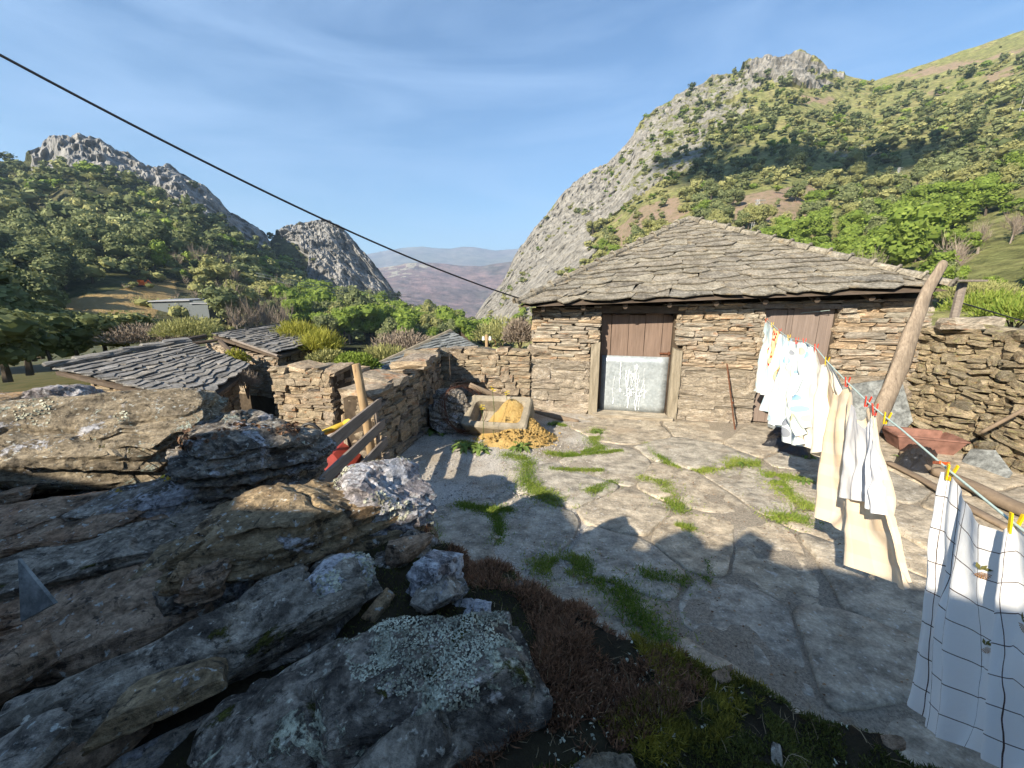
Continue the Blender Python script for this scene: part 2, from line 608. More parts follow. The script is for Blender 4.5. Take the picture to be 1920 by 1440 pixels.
# --- foreground boulders: cleft schist under lichen, moss and soot-dark crust
def m_boulder(name, a, b, dark=0.5, white=0.62, green=0.64, moss=0.66, crust=0.5, wcol=(0.50, 0.49, 0.50), gcol=(0.42, 0.47, 0.40), strata=(1, 1, 6), rot=(0, 0, 0), k=1.0, warm=None):
    t = NT(name, 0.93, 0.12)
    rv = t.randvec()
    v = t.coord('Object', add=rv)
    vs2 = t.coord('Object', scale=strata, rot=rot, add=rv)
    n1 = t.noise(v, 4 * k, 7, 0.65)
    n2 = t.noise(vs2, 5 * k, 7, 0.7, 0.3)
    n3 = t.noise(v, 45 * k, 5, 0.75)
    c = t.mix(t.ramp(n2, (0.38, 0.0), (0.62, 1.0)), a, b)
    if warm:
        c = t.mix(t.ramp(t.noise(v, 2.6 * k, 5, 0.6), (0.5, 0.0), (0.64, 0.8)), c, warm)
    cr = t.ramp(t.noise(v, 7 * k, 8, 0.75, 0.5), (crust - 0.04, 0.0), (crust + 0.06, dark))
    c = t.mix(cr, c, (0.028, 0.024, 0.022))
    # crustose white lichen with ragged lobes
    nw = t.math('ADD', t.noise(v, 3.6 * k, 8, 0.72, 0.8), t.math('MULTIPLY', t.voro(v, 60 * k), 0.08))
    fw = t.ramp(nw, (white, 0.0), (white + 0.035, 1.0))
    c = t.mix(fw, c, t.mix(n3, tuple(x * .75 for x in wcol), wcol))
    ng = t.math('ADD', t.noise(t.coord('Object', loc=(7, 3, 1), add=rv), 5.5 * k, 8, 0.75, 0.9), t.math('MULTIPLY', t.voro(v, 80 * k), 0.10))
    fg = t.ramp(ng, (green, 0.0), (green + 0.03, 1.0))
    c = t.mix(fg, c, t.mix(n3, tuple(x * .7 for x in gcol), gcol))
    nm = t.noise(t.coord('Object', loc=(2, 9, 4), add=rv), 4.2 * k, 7, 0.7, 0.4)
    fm = t.ramp(nm, (moss, 0.0), (moss + 0.03, 1.0))
    c = t.mix(fm, c, t.mix(n3, (0.035, 0.038, 0.010), (0.10, 0.095, 0.02)))
    c = t.mix(t.ramp(t.noise(t.coord('Object', loc=(5, 5, 8), add=rv), 42 * k, 3, 0.55, 0.15), (0.63, 0.0), (0.67, 0.75)), c, t.mix(n1, wcol, gcol))
    c = t.mix(t.ramp(t.noise(t.coord('Object', loc=(1, 6, 3), add=rv), 24 * k, 5, 0.7, 0.5), (0.36, 0.75), (0.42, 0.0)), c, (0.02, 0.018, 0.017))
    c = t.mix(0.8, c, t.ramp(n3, (0.38, 0.5), (0.62, 1.45)), 'MULTIPLY')
    h = t.math('ADD', t.math('MULTIPLY', n2, 1.0), t.math('MULTIPLY', n3, 0.35))
    h = t.math('ADD', h, t.math('MULTIPLY', t.math('ADD', fw, fg), 0.18))
    h = t.math('ADD', h, t.math('MULTIPLY', fm, 0.3))
    return t.done(c, t.bump(h, 1.0, 0.028))


M['boulder_pale'] = m_boulder('boulder_pale', (0.16, 0.13, 0.09), (0.33, 0.275, 0.195), white=0.62, green=0.64, moss=0.66, crust=0.56, dark=.6)
M['boulder_ochre'] = m_boulder('boulder_ochre', (0.17, 0.125, 0.075), (0.36, 0.27, 0.16), white=0.66, green=0.72, moss=0.68, crust=0.56, dark=.7, warm=(0.34, 0.22, 0.12))
M['boulder_grey'] = m_boulder('boulder_grey', (0.14, 0.12, 0.098), (0.35, 0.31, 0.255), dark=.72, white=0.60, green=0.68, moss=0.66, crust=0.51, wcol=(0.42, 0.41, 0.42))
M['boulder_blue'] = m_boulder('boulder_blue', (0.14, 0.12, 0.094), (0.38, 0.33, 0.262), dark=0.75, white=0.68, green=0.70, moss=0.61, crust=0.53, wcol=(0.52, 0.47, 0.42), gcol=(0.45, 0.44, 0.35))
M['boulder_lichen'] = m_boulder('boulder_lichen', (0.13, 0.108, 0.086), (0.35, 0.305, 0.245), dark=0.75, white=0.66, green=0.63, moss=0.60, crust=0.49, wcol=(.54, .48, .42), gcol=(0.48, 0.48, 0.36))
M['boulder_rust'] = m_boulder('boulder_rust', (0.19, 0.13, 0.085), (0.39, 0.275, 0.185), dark=0.65, white=0.70, green=0.74, moss=0.70, crust=0.57, warm=(0.26, 0.14, 0.08))
M['boulder_white'] = m_boulder('boulder_white', (0.18, 0.16, 0.16), (0.36, 0.33, 0.33), dark=.7, white=0.52, green=0.72, moss=0.74, crust=0.56)


def m_blade(name, a, b, trans=0.25):
    """Leaves, grass, moss: colour by the 'tint' value of each piece."""
    t = NT(name, 0.75, 0.2)
    c = t.ramp(t.attr('tint'), (0.0, a), (1.0, b))
    c = t.mix(0.35, c, t.ramp(t.rand(), (0.0, 0.75), (1.0, 1.3)), 'MULTIPLY')
    t.done(c)
    if trans:
        tr = t.n('BsdfTranslucent')
        t.put(tr.inputs['Color'], c)
        ms = t.n('MixShader')
        ms.inputs[0].default_value = trans
        t.t.links.new(t.b.outputs[0], ms.inputs[1])
        t.t.links.new(tr.outputs[0], ms.inputs[2])
        t.t.links.new(ms.outputs[0], t.out.inputs['Surface'])
    return t.m


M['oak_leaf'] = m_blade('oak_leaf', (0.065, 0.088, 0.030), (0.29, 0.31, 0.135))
M['spring_leaf'] = m_blade('spring_leaf', (0.10, 0.16, 0.022), (0.31, 0.38, 0.075), 0.35)
M['olive_leaf'] = m_blade('olive_leaf', (0.15, 0.16, 0.052), (0.40, 0.385, 0.155))
M['twig'] = m_blade('twig', (0.13, 0.10, 0.075), (0.30, 0.245, 0.19), 0.0)
M['broom'] = m_blade('broom', (0.22, 0.23, 0.03), (0.42, 0.40, 0.08), 0.3)
M['grass'] = m_blade('grass', (0.09, 0.17, 0.02), (0.34, 0.38, 0.08), 0.35)
M['weed_leaf'] = m_blade('weed_leaf', (0.06, 0.12, 0.02), (0.20, 0.27, 0.07), 0.3)
M['brown_moss'] = m_blade('brown_moss', (0.05, 0.025, 0.014), (0.40, 0.21, 0.115), 0.1)
M['gold_moss'] = m_blade('gold_moss', (0.08, 0.075, 0.012), (0.42, 0.35, 0.05), 0.2)
M['green_moss'] = m_blade('green_moss', (0.035, 0.042, 0.010), (0.19, 0.19, 0.04), 0.1)
M['leaf_litter'] = m_blade('leaf_litter', (0.07, 0.035, 0.018), (0.34, 0.20, 0.10), 0.05)
M['straw_blade'] = m_blade('straw_blade', (0.16, 0.11, 0.06), (0.42, 0.33, 0.2), 0.1)
M['grey_lichen'] = m_blade('grey_lichen', (0.15, 0.145, 0.105), (0.62, 0.62, 0.48), 0.05)
M['yellow_lichen'] = m_blade('yellow_lichen', (0.30, 0.20, 0.02), (0.60, 0.45, 0.05), 0.05)

# mound soil under the moss
t = NT('mound_soil', 0.95, 0.1)
_v = t.coord('Object')
_n = t.noise(_v, 30, 6, 0.75)
_n2 = t.noise(_v, 6, 6, 0.7)
_c = t.mix(t.ramp(_n2, (0.38, 0.0), (0.6, 1.0)), (0.030, 0.024, 0.016), (0.055, 0.045, 0.026))
M['mound'] = t.done(_c, t.bump(_n, 1.0, 0.03))

# yard: gravelly grit, bare earth, straw-coloured litter
t = NT('yard_grit', 0.95, 0.1)
_v = t.coord('Object')
_n = t.noise(_v, 60, 5, 0.8)
_n2 = t.noise(_v, 1.1, 6, 0.6)
_n3 = t.noise(_v, 3.2, 7, 0.7)
_c = t.mix(t.ramp(_n2, (0.40, 0.0), (0.60, 1.0)), (0.56, 0.52, 0.46), (0.42, 0.36, 0.28))
_x = t.math('ADD', t.sep(_v)[0], t.math('MULTIPLY', t.math('SUBTRACT', _n2, 0.5), 5.0))
_c = t.mix(t.ramp(t.math('MULTIPLY', t.math('SUBTRACT', _x, 0.2), 0.7), (0.0, 0.0), (1.0, 0.9)), _c, (0.31, 0.265, 0.205))
_c = t.mix(t.ramp(_n3, (0.60, 0.0), (0.70, 0.7)), _c, (0.20, 0.13, 0.075))
_c = t.mix(0.8, _c, t.ramp(_n, (0.38, 0.5), (0.62, 1.35)), 'MULTIPLY')
M['yard'] = t.done(_c, t.bump(t.math('ADD', _n, t.noise(_v, 130, 3, 0.6)), 0.8, 0.02))

# flagstones
t = NT('flagstone', 0.8, 0.3)
_rv = t.randvec()
_v = t.coord('Object', add=_rv)
_n = t.noise(_v, 9, 7, 0.72, 0.4)
_n2 = t.noise(_v, 2.0, 6, 0.62)
_n3 = t.noise(_v, 48, 5, 0.7)
_nb = t.noise(t.coord('Object', scale=(1, 1.35, 1), rot=(0, 0, 0.4), add=_rv), 5.5, 8, 0.72)
_c = t.ramp(t.rand(), (0.0, (0.33, 0.285, 0.22)), (0.4, (0.40, 0.34, 0.255)), (0.7, (0.34, 0.31, 0.255)), (1.0, (0.43, 0.355, 0.255)))
_c = t.mix(0.9, _c, t.ramp(_nb, (0.36, 0.45), (0.5, 0.95), (0.64, 1.5)), 'MULTIPLY')
_c = t.mix(t.ramp(_n, (0.60, 0.0), (0.66, 0.75)), _c, (0.54, 0.50, 0.44))
_c = t.mix(t.ramp(_n2, (0.55, 0.0), (0.75, 0.6)), _c, (0.33, 0.24, 0.15))
_c = t.mix(t.ramp(t.voro(_v, 20), (0.10, 0.45), (0.20, 0.0)), _c, (0.58, 0.57, 0.53))
_c = t.mix(0.6, _c, t.ramp(_n3, (0.36, 0.65), (0.64, 1.3)), 'MULTIPLY')
M['flag'] = t.done(_c, t.bump(t.math('ADD', t.math('MULTIPLY', _nb, 1.2), t.math('ADD', t.math('MULTIPLY', _n3, 0.3), t.math('MULTIPLY', _n, 0.5))), 0.7, 0.03))


def m_hill(name, veg, rockc, field=(0.34, 0.24, 0.11), sc=0.05, bumpd=2.0, streak=(1, 1, 0.35), rot=(0, 0.5, 0)):
    t = NT(name, 0.95, 0.1)
    v = t.coord('Object')
    n = t.noise(v, sc, 7, 0.7)
    n2 = t.noise(v, sc * 5, 6, 0.75)
    nr = t.noise(t.coord('Object', scale=streak, rot=rot), sc * 3.0, 8, 0.75, 0.6)
    cv = t.ramp(n, (0.25, veg[0]), (0.45, veg[1]), (0.6, veg[2]), (0.78, veg[3]))
    cv = t.mix(0.9, cv, t.ramp(n2, (0.38, 0.5), (0.62, 1.5)), 'MULTIPLY')
    cr = t.ramp(nr, (0.38, rockc[0]), (0.5, rockc[1]), (0.62, rockc[2]))
    f = t.math('ADD', t.attr('rock'), t.math('ADD', t.math('MULTIPLY', t.math('SUBTRACT', n2, 0.5), 1.3), t.math('MULTIPLY', t.math('SUBTRACT', n, 0.5), 1.2)))
    c = t.mix(t.ramp(f, (0.44, 0.0), (0.56, 1.0)), cv, cr)
    c = t.mix(t.math('MULTIPLY', t.attr('field'), 0.95, True), c, t.mix(n2, tuple(x * .75 for x in field), tuple(x * 1.2 for x in field)))
    c = t.mix(t.math('MULTIPLY', t.attr('scree'), t.ramp(n2, (0.35, 0.3), (0.6, 1.0)), True), c, (0.27, 0.19, 0.145))
    return t.done(c, t.bump(t.math('ADD', nr, t.math('MULTIPLY', n2, 0.6)), 0.9, bumpd))


M['hill_left'] = m_hill('hill_left', [(0.05, 0.055, 0.025), (0.07, 0.075, 0.03), (0.09, 0.085, 0.045), (0.13, 0.10, 0.065)], [(0.12, 0.12, 0.115), (0.24, 0.233, 0.22), (0.34, 0.33, 0.31)])
M['hill_right'] = m_hill('hill_right', [(0.13, 0.145, 0.05), (0.175, 0.18, 0.065), (0.215, 0.20, 0.085), (0.24, 0.19, 0.105)], [(0.12, 0.112, 0.095), (0.225, 0.21, 0.182), (0.33, 0.31, 0.27)])
M['hill_far'] = m_hill('hill_far', [(0.075, 0.085, 0.06), (0.14, 0.105, 0.095), (0.20, 0.13, 0.12), (0.24, 0.18, 0.13)], [(0.2, 0.18, 0.14), (0.3, 0.27, 0.2), (0.36, 0.33, 0.25)], sc=0.0028, bumpd=20)
M['ridge_far'] = m_hill('ridge_far', [(0.13, 0.11, 0.10), (0.16, 0.13, 0.12), (0.15, 0.14, 0.11), (0.2, 0.18, 0.15)], [(0.2, 0.2, 0.2), (0.26, 0.26, 0.25), (0.3, 0.3, 0.3)], sc=0.0012, bumpd=40)
t = NT('valley_ground', 0.95, 0.1)
_v = t.coord('Object')
M['valley'] = t.done(t.ramp(t.noise(_v, 0.12, 8, 0.7), (0.3, (0.05, 0.055, 0.02)), (0.5, (0.10, 0.10, 0.04)), (0.7, (0.15, 0.115, 0.06))), t.bump(t.noise(_v, 1.5, 6, 0.7), 0.8, 0.2))


# --- cloth
def m_cloth(name, kind='plain', col=(0.8, 0.8, 0.8), col2=(0.8, 0.8, 0.8)):
    t = NT(name, 0.9, 0.1)
    uv = t.coord('UV')
    c = col
    if kind == 'dots':
        d = t.voro(uv, 8.0, rnd=0.75, dim='2D')
        cc = t.sep(t.voro(uv, 8.0, out='Color', rnd=0.75, dim='2D'))
        pal = t.ramp(cc[0], (0.0, (0.33, 0.56, 0.74)), (0.30, (0.78, 0.60, 0.46)), (0.55, (0.34, 0.36, 0.40)), (0.66, (0.78, 0.74, 0.46)), (0.85, (0.48, 0.66, 0.76)))
        pal.node.color_ramp.interpolation = 'CONSTANT'
        r = t.math('ADD', t.math('MULTIPLY', cc[1], 0.22), 0.13)
        c = t.mix(t.math('LESS_THAN', d, r), col, pal)
    elif kind == 'hearts':
        d = t.voro(uv, 14.0, dim='2D')
        c = t.mix(t.ramp(t.noise(uv, 5, 3), (0.45, 0.0), (0.55, 1.0)), col, col2)
        c = t.mix(t.math('LESS_THAN', d, 0.26), c, (0.62, 0.03, 0.02))
    elif kind == 'patch':
        c = t.mix(t.ramp(t.noise(uv, 6, 2), (0.48, 0.0), (0.52, 1.0)), col, col2)
    elif kind == 'check':
        s = t.sep(uv)
        a = t.math('LESS_THAN', t.math('FRACT', t.math('MULTIPLY', s[0], 7.0)), 0.5)
        b = t.math('LESS_THAN', t.math('FRACT', t.math('MULTIPLY', s[1], 7.0)), 0.5)
        c = t.mix(t.math('MULTIPLY', t.math('ADD', a, b), 0.5), col, col2)
    elif kind == 'grid':
        wob = t.noise(uv, 3.0, 3, 0.5, col=True)
        va = t.n('VectorMath'); va.operation = 'MULTIPLY_ADD'
        t.put(va.inputs[0], wob); va.inputs[1].default_value = (0.05, 0.05, 0); t.put(va.inputs[2], uv)
        s = t.sep(va.outputs[0])
        a = t.math('LESS_THAN', t.math('FRACT', t.math('MULTIPLY', s[0], 9.0)), 0.03)
        b = t.math('LESS_THAN', t.math('FRACT', t.math('MULTIPLY', s[1], 10.0)), 0.032)
        c = t.mix(t.math('MAXIMUM', a, b), col, (0.085, 0.055, 0.05))
    elif kind == 'stripe':
        s = t.sep(uv)
        a = t.math('LESS_THAN', t.math('FRACT', t.math('MULTIPLY', s[0], 60.0)), 0.5)
        c = t.mix(t.math('MULTIPLY', a, 0.25), col, col2)
    wv = t.noise(uv, 260, 2, 0.5)
    wr = t.noise(uv, 9, 5, 0.6, 0.5)
    nrm = t.bump(t.math('ADD', t.math('MULTIPLY', wv, 0.15), wr), 0.35, 0.012)
    t.done(c, nrm)
    tr = t.n('BsdfTranslucent')
    t.put(tr.inputs['Color'], c)
    t.put(tr.inputs['Normal'], nrm)
    ms = t.n('MixShader')
    ms.inputs[0].default_value = 0.30
    t.t.links.new(t.b.outputs[0], ms.inputs[1])
    t.t.links.new(tr.outputs[0], ms.inputs[2])
    t.t.links.new(ms.outputs[0], t.out.inputs['Surface'])
    return t.m


M['cloth_white'] = m_cloth('cloth_white', 'stripe', (0.86, 0.85, 0.84), (0.78, 0.77, 0.77))
M['cloth_grid'] = m_cloth('cloth_grid', 'grid', (0.86, 0.86, 0.85))
M['cloth_cream'] = m_cloth('cloth_cream', 'plain', (0.86, 0.79, 0.66))
M['cloth_peach'] = m_cloth('cloth_peach', 'check', (0.84, 0.64, 0.43), (0.85, 0.71, 0.53))
M['cloth_dots'] = m_cloth('cloth_dots', 'dots', (0.76, 0.82, 0.80))
M['cloth_hearts'] = m_cloth('cloth_hearts', 'hearts', (0.80, 0.62, 0.40), (0.80, 0.70, 0.30))
M['cloth_blue'] = m_cloth('cloth_blue', 'patch', (0.78, 0.80, 0.76), (0.58, 0.74, 0.80))
M['cloth_pale'] = m_cloth('cloth_pale', 'plain', (0.80, 0.80, 0.76))
M['thread'] = m_plain('thread', (0.16, 0.15, 0.05), 0.8, 0.1, 0.4, 60)
M['thread_brown'] = m_plain('thread_brown', (0.30, 0.15, 0.05), 0.8, 0.1, 0.4, 60)

# ------------------------------------------------------------------ terrain
def interp(x, pts):
    xs = [p[0] for p in pts]
    return [np.interp(x, xs, [q[k] for q in pts]) for k in range(1, len(pts[0]))]


class Hill:
    """A hillside as a height field over (bearing, distance)."""

    def __init__(self, name, sky, base, nth, nt, mat, crag=1.0, bump=0.012, seed=1, rockpoly=(), fieldpoly=(), screepoly=(), power=1.0, back=0.25, ext=()):
        S = [azel(x, y) for x, y in sky]
        S = sorted(list(S) + [(math.radians(a), math.radians(e)) for a, e in ext])
        B = []
        for x, y, r0, r1 in base:
            a, e = azel(x, y)
            B.append((a, e, r0, r1))
        self.th0, self.th1 = S[0][0], S[-1][0]
        self.S, self.B, self.power, self.crag, self.bump, self.seed = S, B, power, crag, bump, seed
        self.rockpoly, self.fieldpoly, self.screepoly = rockpoly, fieldpoly, screepoly
        th = np.linspace(self.th0, self.th1, nth)
        tt = np.concatenate([np.linspace(0, 1, nt), 1 + np.linspace(0.02, 1, 10)])
        TH, TT = np.meshgrid(th, tt)
        P = self.point(TH.ravel(), TT.ravel())
        px, py = project(P)
        at = self.masks(P, px, py)
        n, m = TH.shape
        i = np.arange(n - 1)[:, None] * m + np.arange(m - 1)[None, :]
        F = np.stack([i, i + 1, i + m + 1, i + m], -1).reshape(-1, 4)
        me = mesh_np(name, P, F, name.endswith('far'), attrs=at)
        self.o = tag(link(name, me, mat), kind='structure')

    def point(self, TH, TT, rough=True):
        (ce,) = interp(TH, self.S)
        be, r0, r1 = interp(TH, self.B)
        t = np.clip(TT, 0, 1)
        r = r0 * (r1 / r0) ** t
        el = be + (ce - be) * t ** self.power
        z = CAM_Z + r * np.tan(el)
        over = np.clip(TT - 1, 0, 1)
        r = r + over * r1 * 0.6
        z = z - over * r1 * 0.22
        P = np.stack([r * np.sin(TH), r * np.cos(TH), z], -1)
        if rough:
            px, py = project(P)
            rk = self.rock(P, px, py)
            am = r * self.bump * np.clip(t * 6, 0, 1)
            s = 9.0 / float(np.mean(r1))
            z2 = fbm(P * s, 5, self.seed) * am
            Q = P @ np.array([[0.9, 0, -.3], [0, 1, 0], [.45, 0, 0.8]])
            cr = ridged(Q * np.array([1.0, 1.0, 0.45]) * s * 3.0, 6, self.seed + 20) * am * 0.62 * self.crag * rk
            cr2 = ridged(Q * np.array([1.0, 1.0, 0.5]) * s * 14, 4, self.seed + 40) * am * 0.26 * self.crag * rk
            P[:, 2] += z2 + (cr + cr2) * .22
            P[:, 0] -= np.sin(TH) * (cr + cr2) * 1.9
            P[:, 1] -= np.cos(TH) * (cr + cr2) * 1.9
        return P

    def rock(self, P, px, py):
        jx = fbm(P * 0.02, 4, 5) * 60
        jy = fbm(P * 0.02, 4, 6) * 50
        m = np.zeros(len(P))
        for poly, w in self.rockpoly:
            m = np.maximum(m, inpoly(px + jx, py + jy, poly) * w)
        return m

    def masks(self, P, px, py):
        jx = fbm(P * 0.05, 3, 7) * 10
        jy = fbm(P * 0.05, 3, 8) * 6
        f = np.zeros(len(P)); s = np.zeros(len(P))
        for poly in self.fieldpoly:
            f = np.maximum(f, inpoly(px + jx, py + jy, poly))
        for poly in self.screepoly:
            s = np.maximum(s, inpoly(px + jx * 2, py + jy * 2, poly))
        return {'rock': self.rock(P, px, py), 'field': f, 'scree': s}


FIELD_L = [[(125, 560), (220, 545), (290, 530), (300, 560), (290, 600), (260, 640), (120, 620)], [(240, 540), (330, 525), (330, 560), (240, 570)]]
ROCK_L = [([(60, 300), (90, 240), (160, 235), (330, 295), (430, 370), (520, 430), (505, 470), (455, 468), (390, 430), (320, 395), (240, 352), (150, 330), (70, 320)], 1.0)]
hill_left = Hill('hill_left',
                 [(0, 300), (40, 303), (75, 290), (100, 268), (145, 260), (190, 270), (215, 288), (245, 301), (280, 313), (320, 316), (350, 330), (380, 346), (410, 370), (430, 394), (455, 414), (480, 430), (500, 446), (515, 476), (560, 515), (620, 548), (700, 568), (760, 590), (830, 612), (880, 640), (930, 650)],
                 [(-300, 660, 95, 460), (0, 655, 95, 450), (300, 645, 100, 440), (500, 645, 110, 430), (600, 650, 115, 360), (760, 655, 120, 300), (930, 660, 130, 280)],
                 460, 170, M['hill_left'], crag=1.5, bump=0.017, seed=3, rockpoly=ROCK_L, fieldpoly=FIELD_L, ext=[(-78, 14), (-66, 15)])
ROCK_K = [([(505, 400), (760, 400), (760, 560), (660, 560), (600, 520), (545, 470), (520, 450)], 1.0)]
hill_knob = Hill('hill_knob',
                 [(440, 520), (470, 505), (500, 470), (520, 446), (535, 430), (555, 420), (575, 416), (610, 417), (640, 427), (655, 440), (670, 456), (690, 480), (705, 500), (722, 525), (735, 545), (748, 562), (775, 590), (800, 620)],
                 [(440, 600, 330, 430), (600, 610, 330, 440), (800, 640, 330, 420)],
                 240, 130, M['hill_left'], crag=1.25, bump=0.02, seed=11, rockpoly=ROCK_K)
ROCK_R = [([(860, 640), (880, 580), (1000, 400), (1060, 340), (1150, 270), (1190, 245), (1205, 290), (1170, 340), (1180, 385), (1120, 430), (1090, 480), (1030, 540), (960, 610)], 0.86),
          ([(1180, 260), (1200, 205), (1340, 125), (1400, 160), (1390, 210), (1320, 250), (1310, 300), (1230, 330), (1190, 400), (1160, 380)], 0.56),
          ([(1370, 150), (1400, 100), (1500, 90), (1590, 135), (1560, 150), (1500, 140), (1450, 152)], 1.0),
          ([(1560, 275), (1640, 265), (1660, 290), (1580, 300)], 0.5)]
SCREE_R = [[(1150, 430), (1200, 385), (1260, 370), (1290, 400), (1240, 440), (1160, 470)], [(1360, 370), (1500, 345), (1560, 370), (1500, 420), (1370, 420)], [(1500, 180), (1560, 182), (1545, 195), (1500, 192)], [(1690, 142), (1920, 90), (1930, 98), (1700, 150)], [(1730, 172), (1790, 160), (1760, 178)], [(1840, 150), (1900, 130), (1910, 138), (1850, 158)], [(1860, 560), (1930, 520), (1940, 600), (1870, 600)]]
hill_right = Hill('hill_right',
                  [(845, 660), (880, 610), (895, 588), (915, 560), (940, 533), (965, 484), (1000, 434), (1040, 389), (1060, 364), (1090, 339), (1130, 314), (1160, 289), (1185, 259), (1200, 226), (1240, 200), (1280, 175), (1310, 160), (1345, 142), (1375, 142), (1400, 120), (1440, 112), (1470, 108), (1490, 104), (1530, 119), (1565, 134), (1600, 145), (1640, 150), (1700, 133), (1760, 115), (1830, 90), (1920, 56)],
                  [(845, 680, 260, 380), (960, 660, 200, 450), (1200, 640, 90, 540), (1500, 640, 72, 640), (1920, 610, 68, 720), (2300, 610, 68, 720)],
                  520, 215, M['hill_right'], crag=1.5, bump=0.013, seed=23, rockpoly=ROCK_R, screepoly=SCREE_R, fieldpoly=[], power=0.92, ext=[(57, 23), (66, 24), (80, 22)])
hill_far = Hill('hill_far', [(560, 520), (640, 512), (715, 500), (760, 494), (800, 492), (850, 496), (900, 500), (950, 494), (1000, 486), (1080, 470), (1200, 440)],
                [(560, 600, 1300, 2700), (760, 620, 1300, 2700), (900, 640, 1300, 2700), (1200, 640, 1300, 2700)],
                160, 90, M['hill_far'], crag=0.2, bump=0.007, seed=31, rockpoly=[([(700, 495), (800, 488), (800, 500), (720, 512)], 0.7)])
ridge_far = Hill('ridge_far', [(500, 500), (620, 488), (700, 474), (730, 468), (765, 463), (790, 461), (810, 464), (845, 466), (868, 462), (890, 463), (910, 467), (930, 469), (965, 466), (1000, 460), (1100, 470), (1200, 480)],
                 [(500, 560, 3600, 6000), (1200, 560, 3600, 6000)], 140, 40, M['ridge_far'], crag=0.3, bump=0.004, seed=37)

def hill_at(hill, px, py):
    """Where the line of sight through a photograph point meets a hillside."""
    th, _ = azel(px, py)
    tt = np.linspace(.01, .99, 400)
    P = hill.point(np.full(400, th), tt)
    qx, qy = project(P)
    return P[int(np.argmin(np.abs(qy - py)))]


# valley floor: one sheet from under the yard out past the horizon
_th = np.linspace(-math.pi, math.pi, 241)
_r = np.array([0.01, 4, 8, 10, 12, 15, 19, 24, 30, 40, 55, 75, 100, 140, 200, 300, 450, 700, 1100, 2000, 4000, 7500, 10500])
_TH, _RR = np.meshgrid(_th, _r)
_X, _Y = _RR * np.sin(_TH), _RR * np.cos(_TH)
_drop = np.interp(_RR, [0, 7, 12, 20, 40, 80, 200, 800], [0.6, 0.6, 1.1, 3.0, 6.0, 14.0, 32.0, 80.0])
_right = np.clip((_X - 1.0 + (_Y - 8) * 0.02) / 6.0, 0, 1) * np.clip((40 - _RR) / 25, 0, 1)
_Z = -(_drop * (1 - _right) + 0.15 * _right) + fbm(np.stack([_X, _Y, _X * 0], -1) * 0.15, 3, 2) * 0.25 * np.clip(_RR / 10, 0, 1)
_i = np.arange(len(_r) - 1)[:, None] * len(_th) + np.arange(len(_th) - 1)[None, :]
_F = np.stack([_i, _i + 1, _i + len(_th) + 1, _i + len(_th)], -1).reshape(-1, 4)
ground = tag(link('ground', mesh_np('ground', np.stack([_X, _Y, _Z], -1).reshape(-1, 3), _F, True), M['valley']), kind='structure')


# spur of the hill behind the viewer on the left: it shades the near wood
_th2 = np.linspace(0, 2 * math.pi, 97)
_rr2 = np.linspace(0, 1, 26)
_A2, _B2 = np.meshgrid(_th2, _rr2)
_X2, _Y2 = -78 + 44 * _B2 * np.cos(_A2), -22 + 40 * _B2 * np.sin(_A2)
_Z2 = -9 + 52 * np.cos(_B2 * math.pi / 2) ** 1.3 + fbm(np.stack([_X2, _Y2, _X2 * 0], -1) * .08, 4, 8) * 3
_i2 = np.arange(25)[:, None] * 97 + np.arange(96)[None, :]
tag(link('hill_spur', mesh_np('hill_spur', np.stack([_X2, _Y2, _Z2], -1).reshape(-1, 3), np.stack([_i2, _i2 + 1, _i2 + 98, _i2 + 97], -1).reshape(-1, 4), True), M['valley']), kind='structure')


